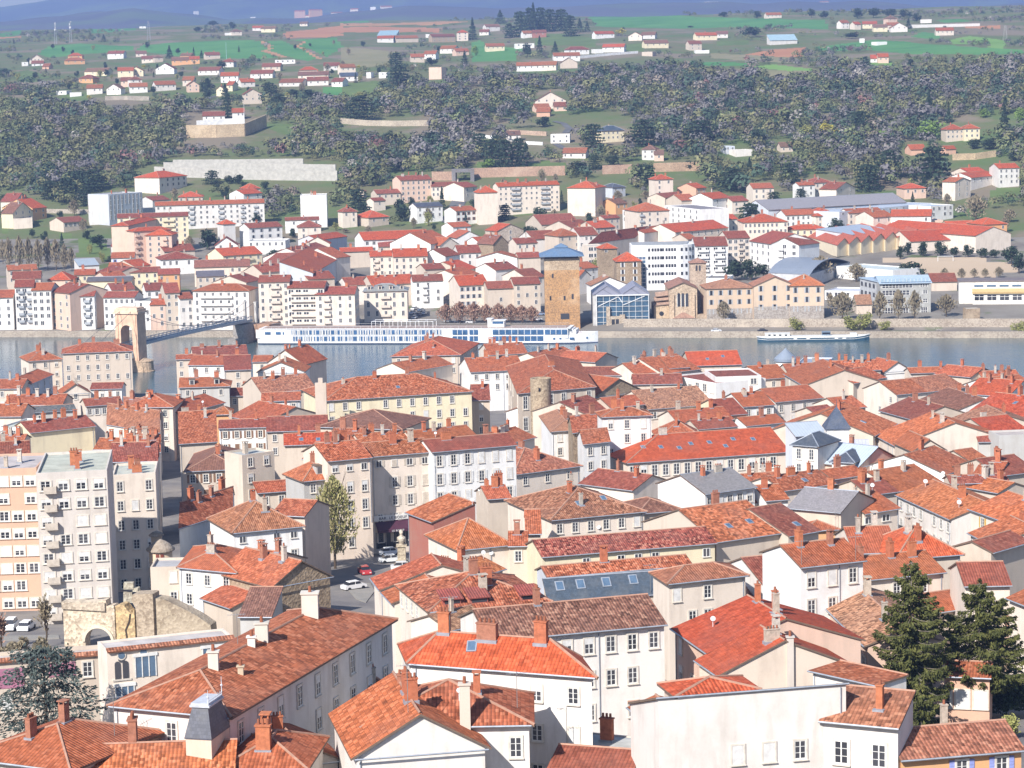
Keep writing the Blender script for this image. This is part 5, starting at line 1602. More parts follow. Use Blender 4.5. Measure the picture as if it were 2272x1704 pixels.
town('h', 1512, 0, '''
G 95 232 232 225 200 6 y v | yellow house with an orange roof at the field edge | cols=4
G 225 222 300 216 200 5 a b | pale wing of the yellow house at the field edge | cols=2
G 50 285 132 280 262 8 b d | brown house with terrace near the fields | cols=2
F 90 325 180 322 312 4 w h | white terrace building below the brown house | nowin=1 ch=0
M 570 262 750 258 238 5 l z | long grey farm shed in the meadows | nowin=1 ch=0 p=.15
G 548 100 648 92 84 5 c r | cream farmhouse on the ridge | cols=4
F 150 12 232 10 2 6 c h | pale block high on the blue hills | nowin=1 ch=0
G 895 15 952 10 0 6 a r | pale house high on the blue hills | nowin=1 ch=0
G 1032 150 1085 146 125 8 a r | pale tall house left of the hamlet | cols=2
G 1118 160 1160 155 138 7 c v | cream house with an orange roof in the hamlet | cols=1
G 1170 158 1262 152 140 6 y v | yellow house in the hamlet | cols=3
G 1240 180 1330 172 150 6 y b | ochre house with a brown roof in the hamlet | cols=2
E 1350 180 1460 175 160 6 a v | white gabled house at the right end of the hamlet | cols=3 d=9
H 1332 122 1395 118 85 9 p b | tall pink house above the hamlet | cols=2 rows=2
G 1330 165 1410 160 148 6 c r | cream house behind the white gabled house of the hamlet | nowin=1
G 1645 200 1758 195 180 6 c v | cream house right of the hamlet | cols=4
F 1545 126 1615 125 115 5 a h | low pale sheds on the plateau | nowin=1 ch=0
F 1480 158 1930 152 142 4 l z | long pale greenhouse on the plateau | nowin=1 ch=0
F 1258 270 1330 268 260 4 w h | white shed in the dull green field | nowin=1 ch=0
F 1150 250 1182 248 238 5 w h | tiny white house under the hamlet | nowin=1 ch=0
G 1270 372 1338 366 345 6 p v | salmon villa with a red roof alone above the wood | cols=2
G 1222 380 1275 376 360 4 w v | white low wing of the salmon villa above the wood | cols=1 ch=0
H 1708 840 1825 832 795 9 b v | brown mansion with a red roof on the right slope, left wing | cols=4 rows=2
H 1825 832 1928 828 782 9 y v | yellow wing of the mansion on the right slope | cols=3 rows=2
G 1480 968 1580 962 945 4 t v | low orange roof between the two cedars | nowin=1 ch=0
G 1705 965 1775 960 950 4 t v | orange roof shed right of the great cedar | nowin=1 ch=0
F 285 945 345 942 930 6 i h | bluish house hidden in the wood above the railway | cols=2 ch=0
F 350 968 460 965 955 5 a h | white camper shed in the wood above the railway | nowin=1 ch=0
G 640 950 720 945 930 4 b b | small brown house in the wood above the railway | cols=2 ch=0
''')
# ------------------------------------------------------------------ landmarks
SC = 760 / 2212
class Frame:
	"""Local axes from a front edge A-B: s along it, t away from the camera, z up."""
	def __init__(self, A, B):
		self.A, self.u = Vector((A.x, A.y, 0)), Vector((B.x - A.x, B.y - A.y, 0))
		self.L = self.u.length
		self.u.normalize()
		self.b = Vector((-self.u.y, self.u.x, 0))
		self.rz = math.atan2(self.u.y, self.u.x)
	def p(self, s, t, z):
		q = self.A + self.u * s + self.b * t
		return Vector((q.x, q.y, z))
	def box(self, mb, s0, s1, t0, t1, z0, z1, mi=0):
		mb.box(self.p((s0 + s1) / 2, (t0 + t1) / 2, (z0 + z1) / 2), (abs(s1 - s0), abs(t1 - t0), abs(z1 - z0)), self.rz, mi)
	def plate(self, mb, pts, t0, t1, mi=0):
		"""Extrude an outline given in (s, z), listed counter-clockwise as seen from the front."""
		n = len(pts)
		vs = [self.p(s, t0, z) for s, z in pts] + [self.p(s, t1, z) for s, z in pts]
		mb.add(vs, [tuple(range(n)), tuple(range(2 * n - 1, n - 1, -1))] + [(i, n + i, n + (i + 1) % n, (i + 1) % n) for i in range(n)], mi)
	def arch(self, mb, s, z, wd, ht, t0, t1, mi=0):
		pts = [(s - wd / 2, z), (s + wd / 2, z)] + [(s + wd / 2 * math.cos(a), z + ht - wd / 2 + wd / 2 * math.sin(a)) for a in [math.pi * k / 8 for k in range(9)]]
		self.plate(mb, pts, t0, t1, mi)
def at_floor(px, py, z):
	return at_z(px, py, z)
def near_pt(px, py, h=0.0):
	r = ray(px, py); r = r / r.y
	y = 150.0
	while y < 900 and CAMZ + r.z * y > float(np.interp(y, NEAR_Y, NEAR_Z)) + h: y += .25
	return CAM + r * y

# ---- river cruise ship
fr = Frame(at_z(571, 764, 0), at_z(1323, 763, 0))
S = fr.L / 135.0
root = thing('river_cruise_ship', 'long white river cruise ship with two rows of cabin windows moored at the far quay', 'ship', fr.p(fr.L / 2, 5.7, 0))
def ship_plan(z, k=1.0):
	half = [(0, 4.9), (3, 5.6), (10, 5.7), (118, 5.7), (126, 4.6), (131, 2.6), (134, .9), (135, .15)]
	return [(s * S, 5.7 - w * k) for s, w in half] + [(s * S, 5.7 + w * k) for s, w in reversed(half)]
def loft(mb, levels, mi=0):
	vs, fs, n = [], [], None
	for plan, z in levels:
		n = len(plan)
		for i, (s, t) in enumerate(plan):
			zz = z + (1.6 * max(0, (s / S - 112) / 23) ** 2 if z > 1.5 else 0)
			vs.append(fr.p(s, t, zz))
	for k in range(len(levels) - 1):
		for i in range(n):
			j = (i + 1) % n
			fs.append((k * n + i, k * n + j, (k + 1) * n + j, (k + 1) * n + i))
	fs.append(tuple((len(levels) - 1) * n + i for i in range(n)))
	mb.add(vs, fs, mi)
mb = MB(); loft(mb, [(ship_plan(0, .80), -1.0), (ship_plan(0, .95), .25)]); loft(mb, [(ship_plan(0, .95), .25), (ship_plan(0, 1.0), .55), (ship_plan(0), 2.9)], 1)
mb.build('hull', [mat_plain('hull_blue', (.03, .05, .16), .4), M_PAINT], root, None, (.78, .78, .78))
mb = MB(); fr.box(mb, 1.5 * S, 124 * S, .35, 11.0, 2.4, 6.1)
for k in range(2): fr.box(mb, 124 * S, 127 * S - k * 1.2, 1.6, 9.8, 2.4, 5.4 + k * .4)
mb.build('superstructure', M_PAINT, root, None, (.78, .78, .78))
mb = MB(); fr.box(mb, .8 * S, 125 * S, .05, 11.4, 6.1, 6.32); fr.box(mb, 2 * S, 123.5 * S, .6, 10.8, 6.32, 6.36, 1)
mb.build('sun_deck', [M_PAINT, mat_plain('teak_deck', (.33, .24, .20), .8)], root, None, (.78, .78, .78))
mb = MB()
fr.box(mb, -.5 * S, 13.2 * S, .28, .36, 2.45, 5.9)
mb.build('stern_plating', M_PAINT, root, None, (.8, .8, .8))
def ship_win(name, s0, s1, z0, z1, bars):
	g = MB(); e = -.17 if z0 < 2 else 0; fr.box(g, s0 * S, s1 * S, .10 + e, .32, z0, z1, 0)
	n = bars
	for i in range(1, n):
		s = s0 + (s1 - s0) * i / n
		fr.box(g, (s - .09) * S, (s + .09) * S, .04 + e, .14, z0, z1, 1)
	return g.build(name, [M_SHIPGLASS, M_FRAME], root)
M_SHIPGLASS = mat_plain('ship_glazing', (.055, .13, .26), .10, 0, .7, .5, .5)
M_CURT = mat_plain('curtain', (.62, .60, .56), .8)
for row, (z0, z1) in enumerate(((1.15, 3.15), (3.75, 5.65))):
	for i in range(20):
		s0 = 14.0 + i * 3.03
		g = MB(); e = -.19 if row == 0 else 0
		fr.box(g, s0 * S, (s0 + 2.75) * S, .12 + e, .3, z0, z1, 0)
		for q in (.25, 1.35, 2.35) if rnd.random() < .6 else (.4, 2.2):
			q += rnd.uniform(-.15, .15)
			fr.box(g, (s0 + q) * S, (s0 + q + rnd.uniform(.25, .6)) * S, .07 + e, .15 + e, z0 + .05, z1 - .05, 1)
		fr.box(g, s0 * S, (s0 + 2.75) * S, .02 + e, .06 + e, z0, z0 + .12, 2)
		g.build('cabin_window', [M_SHIPGLASS, M_CURT, M_FRAME], root)
	ship_win('saloon_window', 78.6, 84.5, z0, z1, 3)
	ship_win('saloon_window', 85.3, 88.7, z0, z1, 2)
	ship_win('saloon_window', 94.5, 114.4, z0, z1, 8)
ship_win('lounge_window', 115.0, 123.7, 3.75, 5.65, 4)
for s0, w_ in ((4, 2.3), (9.5, 2.0), (13.0, .5)): ship_win('stern_window', s0 * .8, s0 * .8 + w_, 3.9, 5.0, 1)
for s0 in (118.2, 120.6, 124.6, 130.5):
	g = MB(); fr.box(g, s0 * S, (s0 + (1.6 if s0 == 124.6 else .8)) * S, -.05 if s0 < 119 else (.5 if s0 < 126 else 3.0), (.35 if s0 < 122 else 1.3) if s0 < 126 else 3.6, 1.7, 2.5)
	g.build('porthole', M_SHIPGLASS, root)
g = MB(); fr.box(g, 93.5 * S, 98.5 * S, 3.5, 8.0, 6.3, 8.9); fr.box(g, 93.2 * S, 98.9 * S, 3.2, 8.3, 8.9, 9.05); fr.box(g, 93.9 * S, 98.2 * S, 3.42, 3.5, 7.7, 8.6, 1)
fr.box(g, 92.0 * S, 93.4 * S, 3.3, 3.6, 6.3, 9.6); fr.box(g, 91.2 * S, 93.8 * S, 3.3, 8.2, 9.5, 9.65)
g.build('wheelhouse', [M_PAINT, M_SHIPGLASS], root, None, (.78, .78, .78))
g = MB()
for k in range(8):
	s = 46 + k * 3.5
	for t in (2.2, 9.0):
		fr.box(g, (s - .08) * S, (s + .08) * S, t, t + .15, 6.3, 8.8)
	fr.box(g, (s - .08) * S, (s + .08) * S, 2.35, 9.0, 8.65, 8.8)
for t in (2.2, 9.0): fr.box(g, 45.9 * S, 70.6 * S, t, t + .15, 8.8, 8.95)
g.build('awning_frame', M_PAINT, root, None, (.76, .76, .76))
g = MB()
for s in np.arange(3, 124, 3.0): fr.box(g, (s - .03) * S, (s + .03) * S, .15, .21, 6.3, 7.1)
fr.box(g, 3 * S, 123 * S, .15, .2, 7.1, 7.16); fr.box(g, 3 * S, 123 * S, 11.2, 11.25, 7.1, 7.16)
g.build('railing', M_PAINT, root, None, (.7, .7, .7))
for i in range(16):
	s, t = 126 + (i % 6) * .9, 3.2 + (i // 6) * 2.0
	if abs(t - 5.7) > 4.4 - (s - 126) * .6: continue
	g = MB(); fr.box(g, (s - .3) * S, (s + .3) * S, t, t + .6, 3.7, 4.15); fr.box(g, (s - .3) * S, (s - .2) * S, t, t + .6, 4.15, 4.7)
	g.build('deck_seat', M_PAINT, root, None, (.45, .36, .34))
g = MB(); fr.plate(g, [(89.8 * S, 4.3), (93.0 * S, 4.4), (92.2 * S, 4.8), (90.5 * S, 4.75)], .25, .34)
g.build('emblem', M_PAINT, root, None, (.55, .56, .58))

# ---- moored barge
fr = Frame(at_z(1681, 759, 0), at_z(1930, 756, 0))
L = fr.L
root = thing('barge', 'dark blue barge with white stripes and low white cabins moored at the right', 'boat', fr.p(L / 2, 2.5, 0))
def bplan(k, ex=0): 
	h = [(0 - ex, .5), (1.2, 1.9), (4, 2.5), (L - 6, 2.5), (L - 2, 1.6), (L + ex, .2)]
	return [(s, 2.5 - w * k) for s, w in h] + [(s, 2.5 + w * k) for s, w in reversed(h)]
def bloft(mb, levels, mi):
	vs, fs = [], []
	for pl, z in levels:
		n = len(pl)
		vs += [fr.p(s, t, z + (.9 * max(0, (s - L + 9) / 9) ** 2 + .35 * max(0, (5 - s) / 5) if z > .5 else 0)) for s, t in pl]
	for k in range(len(levels) - 1):
		fs += [(k * n + i, k * n + (i + 1) % n, (k + 1) * n + (i + 1) % n, (k + 1) * n + i) for i in range(n)]
	fs.append(tuple((len(levels) - 1) * n + i for i in range(n)))
	mb.add(vs, fs, mi)
mb = MB(); bloft(mb, [(bplan(.85), -.6), (bplan(.95), .62)], 0); bloft(mb, [(bplan(.955), .62), (bplan(.97), .8)], 1); bloft(mb, [(bplan(.97), .8), (bplan(1.0, .3), 1.35)], 0); bloft(mb, [(bplan(1.01, .3), 1.35), (bplan(1.01, .4), 1.6)], 1)
mb.build('hull', [mat_plain('barge_blue', (.03, .08, .13), .45), M_FRAME], root)
mb = MB(); fr.box(mb, 7, L - 9, .7, 4.3, 1.5, 2.15); mb.build('hatch_cover', M_PAINT, root, None, (.62, .62, .60))
mb = MB(); fr.box(mb, 3, 12.5, .6, 4.4, 1.5, 3.1); fr.box(mb, 2.8, 12.7, .4, 4.6, 3.1, 3.2)
for s in (4.2, 6.2, 8.4, 10.6): fr.box(mb, s, s + .9, .52, .6, 2.2, 2.8, 1)
mb.build('aft_cabin', [M_PAINT, M_GLASS], root, None, (.72, .72, .70))
mb = MB(); fr.box(mb, L - 18.5, L - 15.2, .8, 4.2, 1.5, 3.6); fr.box(mb, L - 18.4, L - 15.3, .7, .8, 2.7, 3.4, 1)
mb.build('wheelhouse', [M_PAINT, M_GLASS], root, None, (.18, .25, .33))
mb = MB(); fr.box(mb, L - 7.5, L - 5, .9, 4.1, 1.6, 2.9); mb.build('fore_cabin', M_PAINT, root, None, (.72, .72, .7))
for s in (14, 19, 30, 33): 
	mb = MB(); fr.box(mb, s, s + 1.4, -.02, .2, .85, 1.3); mb.build('hull_panel', M_FRAME, root)

# ---- square medieval tower
A, B = at_y(1210, 700, 979), at_y(1287, 700, 979)
fr = Frame(A, B); W = fr.L
root = thing('medieval_tower', 'tall square orange stone tower under a blue grey two tiered roof on the far bank', 'tower', fr.p(W / 2, W / 2, 2))
mb = MB()
fr.box(mb, 0, W, 0, W, 1.5, 31.2); fr.box(mb, -.12, W + .12, -.12, W + .12, 9.1, 9.35)
collect(mb); mb.build('wall', M_STONE, root, None, (.50, .285, .13))
mb = MB(); fr.box(mb, -.02, W + .02, -.02, W * .9, 26.5, 31.1); mb.build('upper_course', M_STONE, root, None, (.50, .38, .26))
mb = MB(); fr.box(mb, .25, W - .25, .25, W - .25, 31.2, 32.3); mb.build('gallery', M_GLASS, root)
mb = MB()
e = 2.0
q = [fr.p(x, y, 32.3) for x, y in ((-e, -e), (W + e, -e), (W + e, W + e), (-e, W + e))]
m1 = [fr.p(W / 2 + i * 2.4, W / 2 + j * 2.4, 35.2) for i, j in ((-1, -1), (1, -1), (1, 1), (-1, 1))]
for i in range(4): mb.slab([q[i], q[(i + 1) % 4], m1[(i + 1) % 4], m1[i]], .25, 0, 0)
m2 = [fr.p(W / 2 + i * 2.8, W / 2 + j * 2.8, 35.5) for i, j in ((-1, -1), (1, -1), (1, 1), (-1, 1))]
for i in range(4): mb.slab([m2[i], m2[(i + 1) % 4], fr.p(W / 2, W / 2, 37.0)], .2, 0, 0)
fr.box(mb, W / 2 - 2.2, W / 2 + 2.2, W / 2 - 2.2, W / 2 + 2.2, 34.9, 35.6, 0)
mb.build('roof', M_SLATE, root, None, (.13, .21, .33))
def tower_px(x, y): return (1160 + x / 6.911, 500 + y / 6.911)
for x, y, w_, h_ in ((458, 775, .7, 1.7), (425, 1118, .7, 1.8), (640, 1115, .8, 1.8), (765, 1092, .8, 2.1), (648, 1395, 3.6, 2.4)):
	pt = at_y(*tower_px(x, y), 979)
	s = (pt - fr.A).dot(fr.u)
	mb = MB(); fr.box(mb, s - w_ / 2, s + w_ / 2, -.05, .1, pt.z - h_ / 2, pt.z + h_ / 2)
	mb.build('window', M_GLASS, root)

# ---- suspension footbridge
P0, P1 = at_y(291, 760, 888), at_y(552, 706, 980)
P0.z = P1.z = 0
ax = (P1 - P0).normalized(); pe = Vector((ax.y, -ax.x, 0))
fr = Frame(P0 - pe * 5.0 - ax * 3.2, P0 + pe * 5.0 - ax * 3.2)
root = thing('bridge_pylon', 'salmon stone gateway pylon with an arch standing in the river', 'bridge pylon', Vector((P0.x, P0.y, -2)))
mb = MB()
W = 10.0
arch = [(W / 2 + 2.4 * math.cos(a), 15.0 + 2.4 * math.sin(a)) for a in [math.pi * k / 10 for k in range(11)]]
fr.plate(mb, [(.3, 4.2), (2.6, 4.2), (2.6, 9)] [:2] + [(2.6, 15.0)] + arch[::-1][1:] + [(7.4, 4.2), (9.7, 4.2), (9.5, 21.6), (.5, 21.6)], 0, 6.4)
collect(mb); mb.build('gateway', M_CONC, root, None, (.70, .47, .33))
mb = MB(); fr.box(mb, -.3, 10.3, -.6, 7.0, 21.6, 22.3); fr.box(mb, .1, 9.9, -.2, 6.6, 22.3, 23.2); fr.box(mb, .6, 9.4, .4, 6.0, 23.2, 23.8)
mb.build('cornice', M_CONC, root, None, (.72, .52, .38))
for s in (.9, 8.3):
	mb = MB(); fr.box(mb, s, s + .8, -.25, 0, 4.2, 21.6); mb.build('pilaster', M_CONC, root, None, (.68, .45, .31))
mb = MB()
for k in (-1, 1):
	c = P0 + pe * 5.2 * k
	mb.lathe((c.x, c.y, 0), [(3.9, -3), (3.9, .3), (3.5, .5), (3.35, 3.6), (3.5, 3.7), (3.5, 4.0), (.4, 5.0)], 20)
fr.box(mb, .3, 9.7, -.2, 6.6, -3, 4.3)
mb.build('pier', M_STONE, root, None, (.52, .38, .26))
# deck
DS, DE = P0 - ax * 42, P1
fd = Frame(DS - pe * 1.6, DE - pe * 1.6)
fd.b = pe; 
L = fd.L
root = thing('footbridge', 'blue grey steel footbridge deck with lattice railings across the river', 'bridge', Vector(((DS.x + DE.x) / 2, (DS.y + DE.y) / 2, 8)))
zd = lambda s: 8.3 + 0.9 * math.sin(math.pi * s / L)
nb = 44
mb = MB()
for i in range(nb):
	s0, s1 = L * i / nb, L * (i + 1) / nb
	mb.beam(fd.p(s0, 1.6, zd(s0)), fd.p(s1, 1.6, zd(s1)), 3.2, .5)
mb.build('deck', M_METAL, root, None, (.20, .27, .36))
for side in (0.0, 3.2):
	mb = MB()
	for i in range(nb):
		s0, s1 = L * i / nb, L * (i + 1) / nb
		mb.beam(fd.p(s0, side, zd(s0) + 1.9), fd.p(s1, side, zd(s1) + 1.9), .22, .22)
		mb.beam(fd.p(s0, side, zd(s0) + .3), fd.p(s1, side, zd(s1) + .3), .25, .9)
		mb.beam(fd.p(s0, side, zd(s0) + .3), fd.p(s1, side, zd(s1) + 1.9), .13, .13)
		mb.beam(fd.p(s1, side, zd(s1) + .3), fd.p(s1, side, zd(s1) + 1.9), .13, .13)
	mb.build('truss', M_METAL, root, None, (.24, .31, .40))
	# main cable: sags from the pylon to the far bank, with hangers
	off = (side - 1.6) * 1.35
	mb = MB()
	sp = 42.0
	pts = []
	for k in range(25):
		s = sp + (L - sp) * k / 24
		f = k / 24
		z = 23.6 * (1 - f) ** 2 + 2 * f * (1 - f) * 3.6 + 15.5 * f * f
		pts.append(fd.p(s, 1.6 + off, max(z, zd(s) + 1.6)))
	for a, b in zip(pts, pts[1:]): mb.tube(a, b, .09, .09, 5, 0, False)
	mb.tube(pts[0], fd.p(0, 1.6 + off * 1.6, 9.0), .09, .09, 5, 0, False)
	for k in range(2, 24): mb.tube(pts[k], fd.p(sp + (L - sp) * k / 24, side, zd(sp + (L - sp) * k / 24)), .035, .035, 4, 0, False)
	mb.build('cable', M_METAL, root, None, (.22, .20, .19))
root = thing('bridge_abutment', 'dark stone abutment carrying the far end of the footbridge', 'bridge abutment', Vector((P1.x, P1.y, -1)))
mb = MB(); fa = Frame(P1 - pe * 2.4 - ax * 10, P1 + pe * 2.4 - ax * 10); fa.box(mb, 0, 4.8, 0, 12, -2, 7.6)
fa.box(mb, -1.2, 6, -2.5, 2, -2, 2.2); mb.build('pier', M_STONE, root, None, (.30, .29, .28))
for s in (-.6, 4.4):
	mb = MB(); fa.box(mb, s, s + 1.0, 11, 12.2, 7.6, 15.6); fa.box(mb, s - .2, s + 1.2, 10.8, 12.4, 15.6, 16); mb.build('post', M_CONC, root, None, (.5, .47, .43))
mb = MB(); fa.box(mb, 4.9, 12, 9, 20, .5, 7); mb.build('wing_wall', M_STONE, root, None, (.42, .25, .17))

# ---- glass hall
A, B = at_y(1325, 720, 981), at_y(1439, 714, 981)
fr = Frame(A, B); W = fr.L
root = thing('glass_hall', 'modern hall with a glass front, white frame and two grey gabled roofs', 'hall', fr.p(W / 2, 10, 2))
mb = MB()
fr.box(mb, -1.6, 0, .4, 22, 1.5, 15.6); fr.box(mb, W, W + .6, .4, 22, 1.5, 15.6); fr.box(mb, -1.6, W + .6, 21.6, 22.1, 1.5, 15.6)
collect(mb); mb.build('wall', M_CONC, root, None, (.50, .49, .47))
mb = MB(); fr.box(mb, 0, W, .35, .5, 2.5, 15.4); mb.build('glazing', mat_plain('hall_glass', (.07, .13, .20), .08, 0, .8, .5, .3), root)
mb = MB()
fr.box(mb, -.25, W + .25, -.3, .3, 15.3, 15.75)
for s in (-.25, W): fr.box(mb, s, s + .25, -.3, .3, 2, 15.3)
nx_ = 8
for i in range(1, nx_): fr.box(mb, W * i / nx_ - .07, W * i / nx_ + .07, .1, .3, 2.5, 15.3)
for z in (4.5, 6.6, 8.8, 10.9, 13.0): fr.box(mb, 0, W, .05, .25, z - .07, z + .07)
for (s0, z0, s1, z1) in ((.6, 11.2, W * .42, 14.9), (W * .42, 14.9, W * .5, 12.4), (W * .5, 11.4, W * .93, 15.0)):
	mb.beam(fr.p(s0, -.02, z0), fr.p(s1, -.02, z1), .14, .28)
mb.build('frame', M_PAINT, root, None, (.72, .73, .74))
mb = MB()
for k in range(2):
	s0, s1 = -1.6 + k * (W + 2.2) / 2, -1.6 + (k + 1) * (W + 2.2) / 2
	sm = (s0 + s1) / 2
	mb.slab([fr.p(s0, .2, 15.8), fr.p(sm, .2, 19.6), fr.p(sm, 22.2, 19.6), fr.p(s0, 22.2, 15.8)], .25, 0, 0)
	mb.slab([fr.p(sm, .2, 19.6), fr.p(s1, .2, 15.8), fr.p(s1, 22.2, 15.8), fr.p(sm, 22.2, 19.6)], .25, 0, 0)
	fr.plate(mb, [(s0, 15.75), (s1, 15.75), (sm, 19.4)], .5, .8)
collect(mb); mb.build('roof', M_SEAM, root, None, (.27, .27, .33))
for s0, s1, z in ((W * .18, W * .25, 11.0), (W * .44, W * .54, 7.6)):
	mb = MB(); fr.box(mb, s0, s1, -1.2, .0, 2, z); mb.build('stone_pier', M_STONE, root, None, (.55, .46, .36))
mb = MB(); fr.box(mb, W * .25, W * .44, -1.0, -.1, 2, 7.0)
for s in (.28, .36): fr.box(mb, W * s, W * s + 1.3, -1.06, -1.0, 2.6, 5.8, 1)
mb.build('stone_wall', [M_STONE, M_GLASS], root, None, (.55, .46, .36))

# ---- church
def z1(x, y): return (1280 + x / 6.9125, 540 + y / 6.9125)
A, B = at_y(*z1(1420, 1215), 984), at_y(*z1(1848, 1205), 984)
fr = Frame(A, B); W = fr.L
Zp = lambda y: at_y(*z1(1620, y), 984).z
ze, za = Zp(690), Zp(605)
root = thing('church', 'pale stone romanesque church with three tall arched windows and a square bell tower', 'church', fr.p(W / 2, 8, 2))
mb = MB()
fr.plate(mb, [(0, 1), (W, 1), (W, ze), (W / 2, za), (0, ze)], 0, 26)
collect(mb); mb.build('nave_wall', M_STONE, root, None, (.56, .44, .32))
mb = MB()
o_ = .5
mb.slab([fr.p(-o_, -.5, ze - .1), fr.p(W / 2, -.5, za + .25), fr.p(W / 2, 26.3, za + .25), fr.p(-o_, 26.3, ze - .1)], .25, 0, 2, fr.b)
mb.slab([fr.p(W / 2, -.5, za + .25), fr.p(W + o_, -.5, ze - .1), fr.p(W + o_, 26.3, ze - .1), fr.p(W / 2, 26.3, za + .25)], .25, 0, 2, fr.b)
collect(mb); mb.build('nave_roof', [M_TILE, M_RIDGE, M_EAVE], root, None, (.36, .19, .14, .2))
for s in (1.0, W - 2.0):
	mb = MB(); fr.box(mb, s, s + 1.0, -.7, 0, 1, ze - 2.5); mb.build('buttress', M_STONE, root, None, (.60, .46, .33))
for x in (1565, 1627, 1690):
	pt = at_y(*z1(x, 970), 984)
	s = (pt - fr.A).dot(fr.u)
	mb = MB(); fr.arch(mb, s, pt.z, 1.1, 5.6, -.06, .1); mb.build('window', M_GLASS, root)
	mb = MB(); fr.box(mb, s - .85, s - .62, -.16, .1, pt.z - .2, pt.z + 5); mb.build('window_column', M_FRAME, root)
# left aisle with rose window and stepped roofs
mb = MB(); fr.box(mb, -6.2, -.02, 2.0, 20, 1, 10.4); collect(mb); mb.build('aisle_wall', M_STONE, root, None, (.55, .41, .27))
for k in range(3):
	mb = MB()
	z0 = 10.5 + k * 1.7
	t0 = 1.6 + k * 1.6
	mb.slab([fr.p(-6.5 + k * .6, t0, z0), fr.p(-.05, t0, z0 + .5), fr.p(-.05, t0 + 4, z0 + 1.9), fr.p(-6.5 + k * .6, t0 + 4, z0 + 1.4)], .3, 0, 2, fr.u)
	fr.box(mb, -6.1 + k * .6, -.05, t0 + 1.7, t0 + 6, z0 - .6, z0 + 1.0, 3)
	mb.build('aisle_roof', [M_TILE, M_RIDGE, M_EAVE, M_STONE], root, None, (.45, .30, .22, .2))
mb = MB()
pts = [(-3.1 + .95 * math.cos(2 * math.pi * k / 16), 7.1 + .95 * math.sin(2 * math.pi * k / 16)) for k in range(16)]
fr.plate(mb, pts, 1.9, 2.1); mb.build('rose_window', M_GLASS, root)
# porch apse
mb = MB(); fr.box(mb, 1.6, W - 1.6, -3.2, -.1, 1, 5.6); mb.build('porch_wall', M_WALL, root, None, (.66, .52, .38))
mb = MB(); mb.slab([fr.p(1.2, -3.6, 5.6), fr.p(W - 1.2, -3.6, 5.6), fr.p(W / 2 + .6, -.05, 7.6), fr.p(W / 2 - .6, -.05, 7.6)], .2, 0, 2, fr.u)
mb.build('porch_roof', [M_TILE, M_RIDGE, M_EAVE], root, None, (.42, .25, .18, .2))
mb = MB(); fr.box(mb, 4.8, 6.2, -3.28, -3.15, 1.5, 4.2); mb.build('door', M_PAINT, root, None, (.28, .08, .05))
mb = MB(); fr.box(mb, W + .0, W + 5.2, -2.5, 3, 1, 6.6); mb.build('side_wall', M_STONE, root, None, (.50, .40, .30))
# bell tower
A, B = at_y(*z1(1742, 660), 1000), at_y(*z1(1985, 660), 1000)
ft = Frame(A, B); W = ft.L
zt = at_y(*z1(1860, 298), 1000).z
mb = MB(); ft.box(mb, 0, W, 0, W, 2, zt); ft.box(mb, -.1, W + .1, -.1, W + .1, zt - 3.8, zt - 3.6); collect(mb); mb.build('bell_tower', M_STONE, root, None, (.50, .40, .31))
mb = MB()
q = [ft.p(-.5, -.5, zt), ft.p(W + .5, -.5, zt), ft.p(W + .5, W + .5, zt), ft.p(-.5, W + .5, zt)]
for i in range(4): mb.slab([q[i], q[(i + 1) % 4], ft.p(W / 2, W / 2, zt + 1.9)], .2, 0, 2)
mb.build('tower_roof', [M_TILE, M_RIDGE, M_EAVE], root, None, (.36, .20, .15, .2))
for x in (1836, 1884):
	pt = at_y(*z1(x, 420), 1000); s = (pt - ft.A).dot(ft.u)
	mb = MB(); ft.arch(mb, s, pt.z, .8, 2.3, -.05, .1); mb.build('bell_opening', M_GLASS, root)

# ---- convent pediment trim (a part of its middle block is its gable; add the cornice band)
# ---- curved white office block
A, B = at_y(*z1(1062, 40), 1080), at_y(*z1(1530, 22), 1080)
fr = Frame(A, B); W = fr.L
zt = at_y(*z1(1300, 30), 1080).z
root = thing('office_block', 'white office block with bands of small dark windows and a glazed corner', 'office', fr.p(W / 2, 6, 5))
mb = MB()
plan = [(-6.5, 2.5), (0, 0), (W, 0)] + [(W + 9 * math.sin(a), 9 - 9 * math.cos(a)) for a in (.3, .6, .9, 1.2)] + [(W + 8, 20), (-6.5, 20)]
mb.prism([(fr.p(s, t, 0).x, fr.p(s, t, 0).y) for s, t in plan], 4, zt)
collect(mb); mb.build('wall', M_WALL, root, None, (.74, .74, .74))
mb = MB(); mb.prism([(fr.p(s, t, 0).x, fr.p(s, t, 0).y) for s, t in [(-6, 3), (0, .7), (W, .7), (W + 5, 4), (W + 7, 19), (-6, 19)]], zt + .01, zt + .3)
mb.build('roof', M_CONC, root, None, (.35, .36, .37))
for r in range(5):
	z = zt - 2.0 - r * 3.6
	n = 10
	for i in range(n):
		s = .8 + (W - 1.2) * i / n + (.35 if i % 5 else 0)
		mb = MB(); fr.box(mb, s, s + .95, -.06, .06, z - .7, z + .7); mb.build('window', M_GLASS, root)
	for a in (.25, .5, .75, 1.0):
		c = fr.p(W + 9.02 * math.sin(a), 9 - 9.02 * math.cos(a), z)
		mb = MB(); mb.box(c, (.9, .25, 1.4), fr.rz + a); mb.build('window', M_GLASS, root)
mb = MB()
e = fr.p(0, 0, 0) - fr.p(-6.5, 2.5, 0)
fg = Frame(fr.p(-6.5, 2.5, 0), fr.p(0, 0, 0))
fg.box(mb, .3, fg.L - .3, -.08, .05, 8, zt - 5)
for i in range(5): fg.box(mb, .3 + i * (fg.L - .6) / 4 - .08, .3 + i * (fg.L - .6) / 4 + .08, -.14, -.05, 8, zt - 5, 1)
